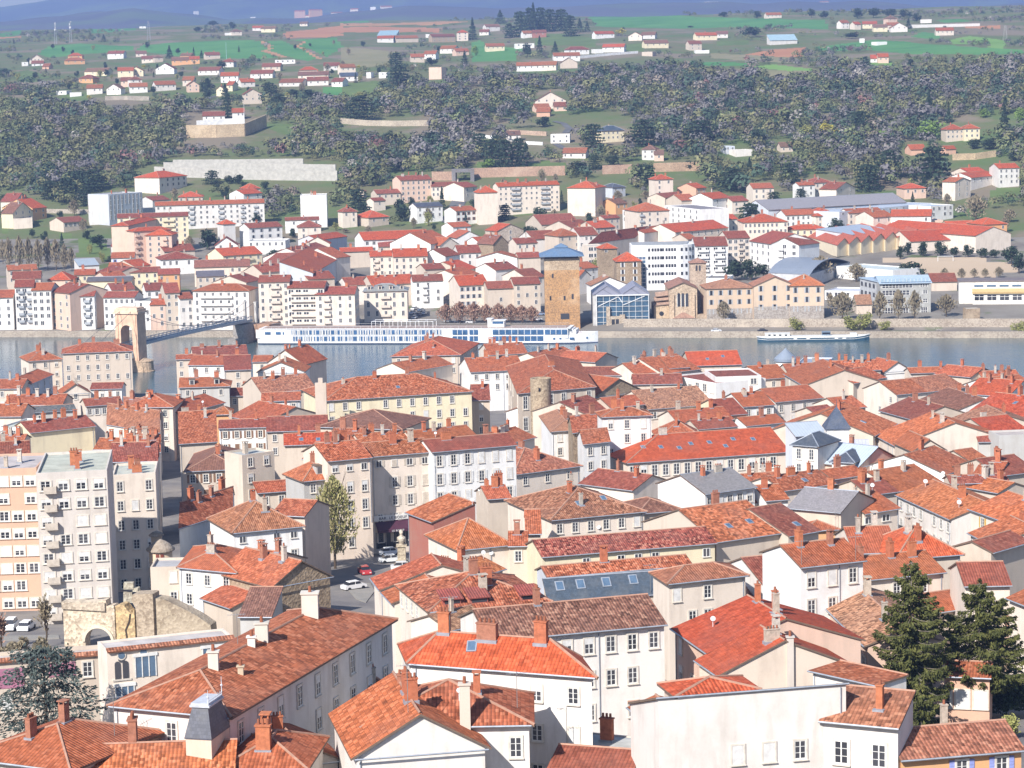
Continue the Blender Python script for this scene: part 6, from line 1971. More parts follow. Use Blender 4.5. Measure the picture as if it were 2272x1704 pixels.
for k in range(9): fg.box(mb, .3, fg.L - .3, -.13, -.06, 8 + k * 1.7, 8.3 + k * 1.7, 1)
mb.build('glazing', [M_BLUEGLASS, M_FRAME], root)

# ---- modern school on the right bank with a blue glass roof
def z5(x, y): return (1840 + x / 5.1204, 580 + y / 5.1204)
A, B = at_y(*z5(578, 600), 984), at_y(*z5(1130, 600), 984)
fr = Frame(A, B); W = fr.L
zz = lambda y: at_y(*z5(850, y), 984).z
root = thing('college_building', 'grey modern college with ribbon windows and a pale blue glass roof on the right bank', 'school', fr.p(W / 2, 7, 4))
mb = MB(); fr.box(mb, 0, W, 0, 14, 2, zz(250)); fr.box(mb, W, W + .7, -.6, 14, 2, zz(250)); collect(mb); mb.build('wall', M_CONC, root, None, (.40, .40, .38))
for (ya, yb, c0, c1, n) in ((262, 298, .04, .66, 9), (262, 290, .82, .97, 3), (330, 380, .04, .6, 8), (335, 370, .88, .97, 2), (432, 475, .08, .5, 6), (430, 470, .88, .97, 2), (525, 605, .04, .32, 5), (525, 605, .42, .58, 3), (525, 605, .84, .97, 3)):
	mb = MB()
	s0, s1 = W * c0, W * c1
	fr.box(mb, s0, s1, -.05, .1, zz(yb), zz(ya), 0)
	for i in range(n + 1): fr.box(mb, s0 + (s1 - s0) * i / n - .09, s0 + (s1 - s0) * i / n + .09, -.12, -.02, zz(yb), zz(ya), 1)
	fr.box(mb, s0, s1, -.11, -.03, (zz(ya) + zz(yb)) / 2 - .06, (zz(ya) + zz(yb)) / 2 + .06, 1)
	fr.box(mb, s0 - .1, s1 + .1, -.14, 0, zz(yb) - .2, zz(yb), 1)
	mb.build('window_band', [M_GLASS, M_FRAME], root)
mb = MB()
z0_ = zz(250)
mb.slab([fr.p(-.6, -1, z0_ + .3), fr.p(W + 1.2, -1, z0_ + .3), fr.p(W + 1.2, 9, z0_ + 2.6), fr.p(-.6, 9, z0_ + 2.6)], .3, 0, 0, fr.u)
mb.slab([fr.p(-.6, 9.2, z0_ + 2.6), fr.p(W + 1.2, 9.2, z0_ + 2.6), fr.p(W + 1.2, 14.5, z0_ + 1.2), fr.p(-.6, 14.5, z0_ + 1.2)], .3, 0, 0, fr.u)
mb.build('roof', M_SEAM, root, None, (.42, .52, .62))
mb = MB(); fr.box(mb, 0, W, -.9, -.7, z0_ + .7, z0_ + 2.0)
for i in range(14): fr.box(mb, W * i / 13 - .06, W * i / 13 + .06, -1.0, -.9, z0_ + .7, z0_ + 2.0, 1)
mb.build('glass_parapet', [mat_plain('pale_glass', (.36, .48, .58), .15, 0, .7), M_FRAME], root)
A, B = at_y(*z5(350, 400), 1012), at_y(*z5(575, 480), 990)
fw_ = Frame(A, B)
mb = MB(); fw_.box(mb, 0, fw_.L - .05, 0, 10, 3, z0_); collect(mb); mb.build('wing_wall', M_CONC, root, None, (.48, .49, .5))
mb = MB(); fw_.box(mb, -.3, fw_.L, -.5, 10.3, z0_ + .05, z0_ + .35); mb.build('wing_roof', M_SEAM, root, None, (.42, .52, .62))
for r in range(3):
	for i in range(5):
		s = fw_.L * (i + .25) / 5
		mb = MB(); fw_.box(mb, s, s + 2.2, -.06, .06, z0_ - 3 - r * 3.6, z0_ - 1.2 - r * 3.6); mb.build('window', M_GLASS, root)

# ---- white school pavilion at the right edge
A, B = at_y(*z5(1478, 440), 1005), at_y(*z5(2400, 425), 1000)
fr = Frame(A, B); W = fr.L
zz = lambda y: at_y(*z5(1900, y), 1003).z
root = thing('school_pavilion', 'long white flat roofed school with an ochre sun canopy at the right edge', 'school', fr.p(W / 2, 6, 5))
mb = MB(); fr.box(mb, 0, W, 3.0, 16, 3, zz(235)); fr.box(mb, 5.5, W, 0, 2.95, 3, zz(365)); collect(mb); mb.build('wall', M_WALL, root, None, (.74, .72, .66))
mb = MB(); fr.box(mb, -.5, W, 2.6, 16.4, zz(235) + .01, zz(222)); mb.build('roof', M_CONC, root, None, (.20, .17, .17))
mb = MB(); fr.box(mb, 5.3, W, -1.0, 2.9, zz(362), zz(352)); mb.slab([fr.p(5.3, -1, zz(352) + .3), fr.p(W, -1, zz(352) + .3), fr.p(W, 2.9, zz(352) + 1.4), fr.p(5.3, 2.9, zz(352) + 1.4)], .2)
mb.build('canopy', M_PAINT, root, None, (.62, .44, .20))
for i in range(7):
	s = 5.6 + i * 5.2
	mb = MB(); fr.box(mb, s + .5, s + 4.6, -.06, .1, zz(440), zz(378), 0)
	for q in (.5, 2.5, 4.4): fr.box(mb, s + q, s + q + .18, -.12, -.04, zz(440), zz(378), 1)
	fr.box(mb, s + .5, s + 4.6, -.1, -.03, zz(398) - .08, zz(398) + .08, 1)
	mb.build('window', [M_GLASS, M_FRAME], root)
	mb = MB(); fr.box(mb, s + .6, s + 4.4, 2.9, 3.1, zz(295), zz(272)); mb.build('upper_window', M_BLUEGLASS, root)

# ---- saw-tooth factory
root = thing('factory', 'saw tooth factory with cream gables and long bright red roofs', 'factory', on_ground(1512 + 1200 * SC, 380 + 520 * SC))
wm, rm = MB(), MB()
zb = root.location.z - .6
for i in range(7):
	xa, ya, xb, yb = 1005 + 78 * i, 478 - 10 * i, 1083 + 78 * i, 468 - 10 * i
	mid = on_ground(1512 + (xa + xb) / 2 * SC, 380 + (ya + yb) / 2 * SC, 6)
	ze = mid.z
	A, B = at_z(1512 + xa * SC, 380 + ya * SC, ze), at_z(1512 + xb * SC, 380 + yb * SC, ze)
	fq = Frame(A, B); W = fq.L
	bk = (at_z(1512 + (xb - 215) * SC, 380 + (yb - 62) * SC, ze) - B); bk.z = 0
	hp = 3.0
	V = lambda s, k, z: fq.p(s, 0, z) + bk * k
	vs = [V(0, 0, zb), V(W, 0, zb), V(W, 0, ze), V(W * .62, 0, ze + hp), V(0, 0, ze)]
	vs2 = [p + bk for p in vs]
	wm.add(vs + vs2, [(0, 1, 2, 3, 4), (9, 8, 7, 6, 5), (1, 6, 7, 2), (0, 4, 9, 5)])
	rm.slab([V(-.2, -.01, ze - .05), V(W * .62, -.01, ze + hp + .15), V(W * .62, 1, ze + hp + .15), V(-.2, 1, ze - .05)], .2, 0, 2, bk)
	rm.slab([V(W * .62, -.01, ze + hp + .15), V(W, -.01, ze + .1), V(W, 1, ze + .1), V(W * .62, 1, ze + hp + .15)], .2, 0, 2, bk)
collect(wm); collect(rm)
wm.build('wall', M_WALL, root, None, (.72, .63, .46))
rm.build('roof', [M_TILE, M_RIDGE, M_EAVE], root, None, (.48, .13, .08, .1))
town('f', 1512, 380, '''
G 1480 455 1760 442 382 5 c v | red roofed factory shed right of the saw tooth gables | name=factory_shed cat=factory nowin=1 ch=0
G 1500 420 1920 438 362 5 c v | wide red factory roof behind the saw tooth gables | name=factory_shed cat=factory nowin=1 ch=0
G 1290 372 1900 418 338 7 c v | long red factory roof at the back of the works | name=factory_shed cat=factory nowin=1 ch=0
M 1100 412 1380 380 360 6 i z | pale metal lean-to roof behind the saw tooth gables | name=factory_shed cat=factory nowin=1 ch=0 p=.1
G 560 250 1450 200 165 8 i g | long grey industrial hall with a low slate grey roof below the hill | name=industrial_hall cat=hall nowin=1 ch=0 p=.18
F 1020 262 1620 205 185 8 i l | long blue grey industrial hall with strip windows below the hill | name=industrial_hall cat=hall cols=14 rows=1 ww=1.6 wh=.9 ch=0 par=.3
F 1610 225 1755 215 205 8 w l | blue and white end block of the industrial hall | name=industrial_hall cat=hall cols=4 rows=2 ww=1.5 ch=0
F 1000 612 1365 640 565 6 w w | white low gymnasium annex behind the bare trees | name=gymnasium cat=building nowin=1 ch=0
F 160 690 300 690 655 6 w g | white low building with dark strip behind the bell tower | nowin=1 ch=0
F 925 770 1150 775 725 4 w w | white covered walkway between convent and college | cols=4 rows=1 ww=2.4 wh=1.8 ch=0
G 1130 860 1230 858 800 4 b t | low brick pink roof beside the college | nowin=1 ch=0 p=.5
F 1838 888 1928 885 880 9 s h | small brick gate tower on the quay wall at the right | stone=1 nowin=1 ch=0 name=gate_tower cat=tower par=.2
G 1615 715 1780 712 660 4 b d | brownish low roof right of the college | nowin=1 ch=0
''')
# curved metal roof of the sports hall
A = on_ground(1512 + 640 * SC, 380 + 650 * SC, 6); ze = A.z
A, B = at_z(1512 + 560 * SC, 380 + 655 * SC, ze), at_z(1512 + 830 * SC, 380 + 668 * SC, ze)
C = at_z(1512 + 1090 * SC, 380 + 585 * SC, ze)
root = thing('sports_hall', 'sports hall with a great curved grey metal roof behind the convent', 'hall', (A + C) / 2 * 1)
root.location.z = ze - 7
fr = Frame(A, B); bk = C - B; bk.z = 0
mb, wm = MB(), MB()
N = 12
for i in range(N):
	f0, f1 = i / N, (i + 1) / N
	h0, h1 = 4.5 * math.sin(math.pi * f0 ** .8), 4.5 * math.sin(math.pi * f1 ** .8)
	mb.slab([fr.p(0, 0, ze + h0) + bk * f0, fr.p(fr.L, 0, ze + h0) + bk * f0, fr.p(fr.L, 0, ze + h1) + bk * f1, fr.p(0, 0, ze + h1) + bk * f1], .3, 0, 0, fr.u)
wm.prism([(v.x, v.y) for v in (fr.p(.3, 0, 0), fr.p(fr.L - .3, 0, 0), fr.p(fr.L - .3, 0, 0) + bk, fr.p(.3, 0, 0) + bk)], ze - 8, ze + .0)
mb.build('roof', M_SEAM, root, None, (.25, .28, .33)); wm.build('wall', M_CONC, root, None, (.55, .55, .56))
# football goal on the sandy pitch
g0 = on_ground(1512 + 1657 * SC, 380 + 582 * SC); g1 = on_ground(1512 + 1757 * SC, 380 + 582 * SC)
g1 = Vector((g1.x, g0.y, g0.z))
root = thing('football_goal', 'white football goal on the sandy pitch', 'goal', (g0 + g1) / 2)
mb = MB(); c = (g0 + g1) / 2; e = Vector((3.66, 0, 0))
for k in (-1, 1): mb.tube(c + e * k, c + e * k + Vector((0, 0, 2.44)), .12, .12, 6)
mb.tube(c - e + Vector((0, 0, 2.44)), c + e + Vector((0, 0, 2.44)), .12, .12, 6)
mb.build('goal_frame', M_PAINT, root, None, (.8, .8, .8))

# ---- hillside walls
def hill_wall(name, label, pts, h, colr, th=.8, mat=None, cat='wall'):
	"""A wall following pixels along its foot, each stretch standing on the ground."""
	ws = [on_ground(x, y) for x, y in pts]
	mb = MB()
	for a, b in zip(ws, ws[1:]):
		d = Vector((b.x - a.x, b.y - a.y, 0)); n = Vector((d.y, -d.x, 0)).normalized() * th
		v = [a - n * .5, b - n * .5, b + n * .5, a + n * .5]
		lo = [Vector((q.x, q.y, q.z - 2.5)) for q in v]
		hi = [Vector((q.x, q.y, q.z + h)) for q in v]
		mb.add(lo + hi, [(3, 2, 1, 0), (4, 5, 6, 7), (0, 1, 5, 4), (1, 2, 6, 5), (2, 3, 7, 6), (3, 0, 4, 7)])
	o = mb.build(name, mat or M_STONE, None, ws[0], colr)
	return tag(o, label, cat)
T1 = lambda pts: [(x * SC, y * SC) for x, y in pts]
T2 = lambda pts: [(756 + x * SC, y * SC) for x, y in pts]
T3 = lambda pts: [(1512 + x * SC, y * SC) for x, y in pts]
for k, (pts, h) in enumerate(([[(1000, 1140), (1600, 1160), (2180, 1168)], 6.5], [[(1060, 1112), (1600, 1118), (2170, 1128)], 6.5], [[(1120, 1085), (1600, 1082), (1960, 1078)], 5.5])):
	hill_wall('retaining_wall', ('lowest', 'middle', 'topmost')[k] + ' of three long grey concrete terrace walls on the slope', T1(pts), h, (.46, .44, .40), 1.2, M_CONC)
hill_wall('retaining_wall', 'curved tan stone wall below the white villa terrace', T1([(1205, 890), (1400, 888), (1580, 880), (1720, 820)]), 9, (.55, .43, .28))
hill_wall('terrace_wall', 'bright white terrace wall above the curved tan stone wall', T1([(1270, 818), (1450, 806), (1580, 800)]), 4.5, (.78, .78, .77), .6, M_CONC)
hill_wall('retaining_wall', 'grey garden wall under the lower hillside row of villas', T1([(680, 648), (815, 645), (965, 650)]), 3.5, (.36, .33, .28))
hill_wall('retaining_wall', 'pinkish railway wall in the middle of the hill foot', T2([(590, 1165), (750, 1165)]), 5.5, (.46, .30, .22))
hill_wall('retaining_wall', 'long pinkish railway wall above the orange roofed block', T2([(845, 1148), (1150, 1140), (1450, 1132)]), 6, (.46, .30, .22))
hill_wall('retaining_wall', 'pinkish railway wall between dark trees right of the blocks', T2([(1690, 1125), (1880, 1118)]), 5.5, (.46, .30, .22))
hill_wall('retaining_wall', 'ochre railway wall near the right half hill foot', T2([(2020, 1110), (2212, 1105), (2330, 1102)]), 5.5, (.48, .33, .22))
hill_wall('retaining_wall', 'ochre stone wall on the right slope above the red roofed houses', T3([(1750, 1035), (1900, 1030), (2030, 1012)]), 4, (.52, .40, .25))
hill_wall('garden_wall', 'broken pale stone wall under the cedar on the wooded slope', T2([(0, 798), (180, 812), (360, 815), (570, 812)]), 4, (.48, .42, .33))
hill_wall('garden_wall', 'white garden wall left of the little arched house', T2([(865, 885), (1000, 898)]), 2.2, (.74, .74, .74), .5, M_CONC)
hill_wall('garden_wall', 'white garden wall below the white stone house on the slope', T2([(1190, 932), (1305, 938)]), 2.2, (.70, .70, .69), .5, M_CONC)
hill_wall('garden_wall', 'pinkish garden wall behind the little arched house', T2([(1090, 865), (1330, 878)]), 3, (.50, .36, .27))
hill_wall('garden_wall', 'long white garden wall descending from the villa with red gables', T2([(1530, 378), (1700, 362), (1920, 345)]), 2.6, (.74, .74, .73), .5, M_CONC)
hill_wall('garden_wall', 'pale wall under the terraces of the upper town on the left slope', T1([(270, 1340 + 35), (600, 1380)]), 2.5, (.5, .45, .38))
# railway underpass, masts and pylons
p = on_ground(756 + 790 * SC, 380 + 70 * SC)
root = thing('railway_bridge', 'dark railway underpass at the top of the uphill street', 'bridge', p)
mb = MB(); fr = Frame(p + Vector((-6, 0, 0)), p + Vector((6, 0, 0))); fr.box(mb, -1, 1.4, 0, 8, p.z - 2, p.z + 6); fr.box(mb, 10.6, 13, 0, 8, p.z - 2, p.z + 6); fr.box(mb, -1, 13, 0, 8, p.z + 6, p.z + 8)
mb.build('abutment', M_STONE, root, None, (.2, .2, .22))
def mast(name, label, cat, px, py0, py1, wd, colr, lattice=True, drums=False):
	b = on_ground(px, py0)
	H = at_y(px, py1, b.y).z - b.z
	root = thing(name, label, cat, b)
	mb = MB()
	if lattice:
		for i, j in ((-1, -1), (1, -1), (1, 1), (-1, 1)): mb.tube(b + Vector((i * wd, j * wd, -1)), b + Vector((i * wd * .35, j * wd * .35, H)), .14, .1, 4)
		for k in range(10):
			f0, f1 = k / 10, (k + 1) / 10
			for (i, j, i2, j2) in ((-1, -1, 1, -1), (1, -1, 1, 1), (1, 1, -1, 1), (-1, 1, -1, -1)):
				w0, w1 = wd * (1 - .65 * f0), wd * (1 - .65 * f1)
				mb.tube(b + Vector((i * w0, j * w0, H * f0)), b + Vector((i2 * w1, j2 * w1, H * f1)), .07, .07, 4)
	else:
		mb.tube(b - Vector((0, 0, 1)), b + Vector((0, 0, H)), wd, wd * .6, 7)
	mb.build('lattice' if lattice else 'pole', M_METAL, root, None, colr)
	if drums:
		for k in range(7):
			g = MB(); a = rnd.uniform(0, 6.28); z = H * rnd.uniform(.6, .98)
			c = b + Vector((math.cos(a) * .9, math.sin(a) * .9, z)); g.tube(c, c + Vector((math.cos(a), math.sin(a), 0)) * .5, .8, .8, 10)
			g.build('dish', M_PAINT, root, None, (.7, .7, .7))
	return root
mast('telecom_mast', 'lattice telecom mast with white dishes, left of the pair on the plateau', 'mast', 360 * SC, 285 * SC, 145 * SC, 1.6, (.55, .56, .58), True, True)
mast('telecom_mast', 'lattice telecom mast with white dishes, right of the pair on the plateau', 'mast', 458 * SC, 275 * SC, 138 * SC, 1.6, (.55, .56, .58), True, True)
mast('mast', 'tall pale green mast standing by the long field', 'mast', 1463 * SC, 385 * SC, 272 * SC, .5, (.30, .52, .42), False)
mast('power_pylon', 'thin grey power pylon in the upper fields', 'pylon', 962 * SC, 262 * SC, 135 * SC, 2.2, (.5, .5, .52))
mast('power_pylon', 'grey power pylon near the right edge of the plateau', 'pylon', 1512 + 2090 * SC, 262 * SC, 165 * SC, 2.2, (.5, .48, .45))
mast('flagpole', 'thin white pole beside the white terrace villa', 'pole', 1578 * SC, 770 * SC, 672 * SC, .25, (.7, .7, .7), False)
# uphill street on the far bank, winding road by the villas
def road(name, pts, wd, m, lift=.25):
	ws = [on_ground(x, y) for x, y in pts]
	out = []
	for a, b in zip(ws, ws[1:]):
		n = max(2, int((b - a).length / 6))
		for k in range(n): out.append(a.lerp(b, k / n))
	out.append(ws[-1])
	mb = MB(); vs = []
	for i, q in enumerate(out):
		d = out[min(i + 1, len(out) - 1)] - out[max(i - 1, 0)]
		s = Vector((d.y, -d.x, 0)).normalized() * wd / 2
		for e in (q - s, q + s): vs.append((e.x, e.y, max(zg(e.x, e.y), q.z) + lift))
	mb.add(vs, [(2 * i, 2 * i + 1, 2 * i + 3, 2 * i + 2) for i in range(len(out) - 1)])
	tag(mb.build(name, m), kind='structure')
M_ROAD = mat_ground('asphalt', (.10, .10, .105), (.15, .15, .15), .2)
road('uphill_street', [(756 + x * SC, 380 + y * SC) for x, y in ((700, 330), (740, 240), (775, 170), (790, 90))], 9, M_ROAD)
road('winding_road', T1([(1285, 700), (1300, 665), (1345, 632), (1400, 622)]), 6, M_ROAD)
road('slope_path', T2([(1390, 930), (1430, 955), (1480, 970)]), 5, M_ROAD)
road('slope_path', T2([(1380, 785), (1440, 800), (1475, 830), (1450, 860)]), 5, M_ROAD)
# ------------------------------------------------------------------ near landmarks
town('n', 1512, 760, '''
H 718 655 880 668 575 15 a k | ornate cream pavilion with a slate hipped roof left of the spire | cols=2 rows=2 wh=2.2 ch=0
HL 972 765 1112 772 688 12 a k | cream wing with a steep slate mansard below the spire | cols=2 rows=1 ch=0 p=.6
E 1140 805 1385 745 678 11 p l | beige gable end with pale zinc roofs right of the spire | nowin=1 ch=1 d=14
M 1238 852 1490 842 752 8 g z | low pale green zinc roof right of the zinc gable | nowin=1 ch=0 p=.2
M 735 605 935 590 520 14 i l | pale zinc roof behind the ornate pavilion | nowin=1 ch=0 p=.4
G 1010 690 1210 688 635 13 i l | blue grey zinc roof at the foot of the spire | nowin=1 ch=0
''')
town('n', 1512, 1278, '''
G 1640 640 1990 655 560 6 t r | pink house with white framed doors behind the spruce trunks | cols=3 rows=1 top=1.6 ww=1.4 wh=2 ch=0
''')
# slate spire on a white square tower
Y = 488.0
A, B = at_y(1835, 990, Y), at_y(1884, 990, Y)
fr = Frame(A, B); W = fr.L
zt = at_y(1860, 951, Y).z; za = at_y(1857, 904, Y).z
root = thing('spire_tower', 'white square tower with a pointed dark slate spire', 'tower', fr.p(W / 2, W / 2, zt - 16))
mb = MB(); fr.box(mb, 0, W, 0, W, zt - 16, zt); fr.box(mb, -.15, W + .15, -.15, W + .15, zt - .4, zt - .1)
collect(mb); mb.build('wall', M_WALL, root, None, (.74, .72, .68))
mb = MB()
q = [fr.p(-.4, -.4, zt), fr.p(W + .4, -.4, zt), fr.p(W + .4, W + .4, zt), fr.p(-.4, W + .4, zt)]
for i in range(4): mb.slab([q[i], q[(i + 1) % 4], fr.p(W / 2, W / 2, za)], .15, 0, 0)
mb.tube(fr.p(W / 2, W / 2, za - .3), fr.p(W / 2, W / 2, za + 1.6), .08, .03, 6)
mb.build('spire', M_SLATE, root, None, (.065, .085, .13))
for z in (3.2, 7.0):
	mb = MB(); fr.box(mb, W * .62, W * .62 + .45, -.05, .1, zt - z - 1.3, zt - z); mb.build('window', M_GLASS, root)
# round stone tower stump in front of the hall
Y = 585.0
c = at_y(756 + 1290 * SC, 760 + 235 * SC, Y); r = 68 * SC * Y / F
root = thing('round_tower', 'round ruined stone tower stump rising among roofs in front of the great hall', 'tower', Vector((c.x, c.y, c.z - 17)))
mb = MB(); n = 28
prof = [(r * 1.02, -17), (r, -6), (r, -.2), (r * 1.0, .25), (r * .75, .2), (r * .7, -.5)]
mb.lathe((c.x, c.y, c.z), prof, n)
collect(mb); mb.build('wall', M_STONE, root, None, (.45, .36, .25))
mb = MB(); mb.box((c.x - .35, c.y - r, c.z - 2.3), (.5, .3, .8)); mb.build('window', M_GLASS, root)
# round turret with stone roofs
Y = 372.0
c = at_y(1037 * SC, 1140 + 225 * SC, Y); k = Y / F * SC
root = thing('turret', 'round beige turret with a mushroom shaped stone tile roof and a smaller cap behind', 'turret', Vector((c.x, c.y, c.z - 4.5)))
mb = MB(); mb.lathe((c.x, c.y, c.z), [(76 * k, -4.5), (76 * k, 0), (70 * k, .2)], 24); fr0 = mb
mb.lathe((c.x, c.y, c.z - 1.75), [(79 * k, -.12), (79 * k, .12), (70 * k, .13)], 24)
mb.build('wall', M_WALL, root, None, (.58, .44, .31), True)
mb = MB(); mb.lathe((c.x, c.y, c.z), [(93 * k, -.25), (95 * k, .0), (62 * k, .75), (30 * k, 1.25), (4 * k, 1.5)], 24); mb.build('roof', M_STONE, root, None, (.32, .27, .22), True)
c2 = c + Vector((-40 * k, 2.5, 1.7))
mb = MB(); mb.lathe(c2, [(36 * k, -3), (36 * k, 0), (30 * k, .05)], 18); mb.build('stair_turret', M_WALL, root, None, (.55, .43, .31))
mb = MB(); mb.lathe(c2, [(50 * k, -.1), (52 * k, .05), (30 * k, .45), (3 * k, .7)], 18); mb.build('stair_turret_roof', M_STONE, root, None, (.30, .26, .21), True)
for dx in (-.38, .38):
	a = -math.pi / 2 + dx / 2 + .05
	mb = MB(); mb.box((c.x + 76 * k * math.cos(a), c.y + 76 * k * math.sin(a), c.z - .95), (.5, .2, .75), a + math.pi / 2); mb.build('window', mat_plain('red_window', (.22, .06, .04), .5), root)
# conical zinc kiosk by the river
Y = 735.0
c = at_y(1743, 797, Y)
root = thing('kiosk', 'round kiosk with a pointed grey zinc roof by the river', 'kiosk', Vector((c.x, c.y, c.z - 9)))
mb = MB(); mb.lathe((c.x, c.y, c.z), [(3.0, -9), (3.0, -.2), (2.6, 0)], 20); mb.build('wall', M_WALL, root, None, (.72, .71, .68), True)
mb = MB(); mb.lathe((c.x, c.y, c.z), [(3.5, -.5), (3.5, .3), (1.6, 2.0), (.5, 3.0), (.1, 3.5)], 20); mb.build('roof', M_SEAM, root, None, (.24, .28, .34))
# bare chimney wall beside the shuttered house
Y = 585.0
A, B = at_y(2040 * SC, 760 + 500 * SC, Y), at_y(2112 * SC, 760 + 500 * SC, Y)
zt = at_y(2075 * SC, 760 + 262 * SC, Y).z
fr = Frame(A, B)
root = thing('chimney_wall', 'tall bare beige wall with chimney flues between two roofs', 'wall', fr.p(fr.L / 2, .5, zt - 20))
mb = MB(); fr.box(mb, 0, fr.L, 0, 1.2, zt - 20, zt); fr.box(mb, fr.L * .3, fr.L * .7, .1, 1.0, zt + .003, zt + 1.2); collect(mb); mb.build('wall', M_WALL, root, None, (.55, .46, .38))
# roman ruin with a great arch
Y = 338.0
sx = Y / F
def zr(y): return at_y(330, 1280 + y / 4.809, Y).z
def sr(x): return (120 + x / 4.809 - 142) * sx
A = at_y(142, 1400, Y); B = at_y(420, 1400, Y); B.y = A.y - 4
fr = Frame(A, B)
root = thing('roman_ruin', 'pale roman ruin with a great arch and a crumbling rubble wall', 'ruin', fr.p(8, 1, zr(760) - 2))
zb = zr(800) - 3
mb = MB()
ac, ar, az = sr(505), (650 - 340) / 2 / 4.809 * sx, zr(660)
arch = [(ac + ar * math.cos(a), az + ar * math.sin(a)) for a in [math.pi * k / 14 for k in range(15)]]
top = [(sr(700), zr(285)), (sr(690), zr(270)), (sr(612), zr(280)), (sr(606), zr(215)), (sr(560), zr(222)), (sr(500), zr(240)), (sr(420), zr(236)), (sr(330), zr(246)), (sr(300), zr(238)), (sr(200), zr(246)), (sr(105), zr(240))]
fr.plate(mb, [(sr(105), zb), (ac - ar, zb)] + arch[::-1] + [(ac + ar, zb), (sr(700), zb)] + top, 0, 1.8)
collect(mb); mb.build('arch_wall', M_STONE, root, None, (.66, .55, .41))
mb = MB()
out = [(ac + (ar + .38) * math.cos(a), az + (ar + .38) * math.sin(a)) for a in [math.pi * k / 14 for k in range(15)]]
inn = [(ac + (ar - .02) * math.cos(a), az + (ar - .02) * math.sin(a)) for a in [math.pi * k / 14 for k in range(15)]]
for i in range(14): fr.plate(mb, [inn[i], out[i], out[i + 1], inn[i + 1]], -.28, .05)
mb.build('archivolt', M_CONC, root, None, (.66, .58, .45))
mb = MB(); fr.plate(mb, [(sr(102), zr(318)), (sr(600), zr(330)), (sr(600), zr(240)), (sr(102), zr(244))], -.35, -.02); mb.build('cornice', M_STONE, root, None, (.52, .44, .34))
mb = MB(); fr.plate(mb, [(sr(700), zb), (sr(925), zb), (sr(920), zr(310)), (sr(890), zr(360)), (sr(850), zr(330)), (sr(800), zr(270)), (sr(760), zr(262)), (sr(700), zr(285))], .25, 2.4)
collect(mb); mb.build('cracked_pier', M_STONE, root, None, (.62, .45, .24))
mb = MB(); fr.plate(mb, [(sr(806), zr(530)), (sr(850), zr(440)), (sr(866), zr(360)), (sr(884), zr(355)), (sr(872), zr(440)), (sr(824), zr(535)), (sr(836), zr(600)), (sr(822), zr(640)), (sr(816), zr(600))], .17, .26)
mb.build('crack', mat_plain('dark_crack', (.06, .045, .035), 1), root)
mb = MB(); fr.plate(mb, [(sr(925), zb), (sr(1130), zb), (sr(1130), zr(150)), (sr(1090), zr(146)), (sr(900), zr(158)), (sr(880), zr(215)), (sr(925), zr(300))], .6, 3.2)
collect(mb); mb.build('rubble_pier', M_STONE, root, None, (.42, .34, .25))
mb = MB(); fr.plate(mb, [(sr(1130), zb), (sr(1800), zb), (sr(1760), zr(470)), (sr(1600), zr(370)), (sr(1450), zr(300)), (sr(1250), zr(215)), (sr(1130), zr(200))], 1.2, 3.6)
collect(mb); mb.build('rubble_wall', M_STONE, root, None, (.40, .33, .24))
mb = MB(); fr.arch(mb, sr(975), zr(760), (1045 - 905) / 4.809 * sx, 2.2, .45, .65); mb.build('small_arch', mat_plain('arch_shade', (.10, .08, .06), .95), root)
# blocks lying beside the dark street
for i, (x, y, w_, h_) in enumerate(((790, 215, 100, 110), (800, 90, 110, 70), (880, 130, 60, 40))):
	c = at_y(120 + x / 4.809, 1280 + (y + h_ / 2) / 4.809, 352)
	mb = MB(); ww, hh = w_ / 4.809 * 352 / F, h_ / 4.809 * 352 / F
	mb.box((0, 0, hh / 2), (ww, 1.2, hh), rnd.uniform(-.2, .2), 0, .93)
	o = mb.build('stone_block', M_STONE, None, (0, 0, 0), (.50, .46, .36)); o.location = c
	tag(o, ('large pale stone block at the foot of the dark street', 'upper pale stone block lying on the large one', 'small pale stone block beside the other two')[i], 'stone block')
# trefoil window, round windows and glazing on the cream house below the ruin
Yt = None
for o in bpy.data.objects:
	if o.get('label', '').startswith('cream house with a trefoil'): HT = o
for o in HT.children:
	if o.name.startswith('wall'):
		vs = [o.matrix_local @ v.co + HT.location for v in o.data.vertices[:4]]
fa, fb = vs[0], vs[1]
fr = Frame(fa, fb)
def facade_hit(px, py):
	n = Vector((fr.u.y, -fr.u.x, 0)); r = ray(px, py)
	k = (fr.A - Vector((CAM.x, CAM.y, 0))).dot(n) / Vector((r.x, r.y, 0)).dot(n)
	q = CAM + r * k
	return (q - fr.A).dot(fr.u), q.z
ZB = lambda x, y: (x / 4.367, 1240 + y / 4.367)
s, z = facade_hit(*ZB(1182, 1160)); e = 1 / 4.367 * 300 / F
for dx in (-.42, .42):
	mb = MB(); fr.arch(mb, s + dx, z, .62, 1.9, -.08, .1); mb.build('lancet_window', M_GLASS, HT)
mb = MB(); fr.plate(mb, [(s + .34 * math.cos(k * .524), z + 2.1 + .34 * math.sin(k * .524)) for k in range(12)], -.08, .1); mb.build('oculus', M_GLASS, HT)
mb = MB(); fr.box(mb, s - 1.0, s + 1.0, -.12, .06, z - .2, z - .02); mb.build('sill', M_SURR, HT)
for (x, y) in ((1175, 935), (1388, 900)):
	s, z = facade_hit(*ZB(x, y))
	mb = MB(); fr.plate(mb, [(s + .5 * math.cos(k * .393), z + .5 * math.sin(k * .393)) for k in range(16)], -.1, .1); fr.plate(mb, [(s + .36 * math.cos(k * .393), z + .36 * math.sin(k * .393)) for k in range(16)], -.13, .1, 1)
	mb.build('round_window', [M_SURR, M_BLUEGLASS], HT)
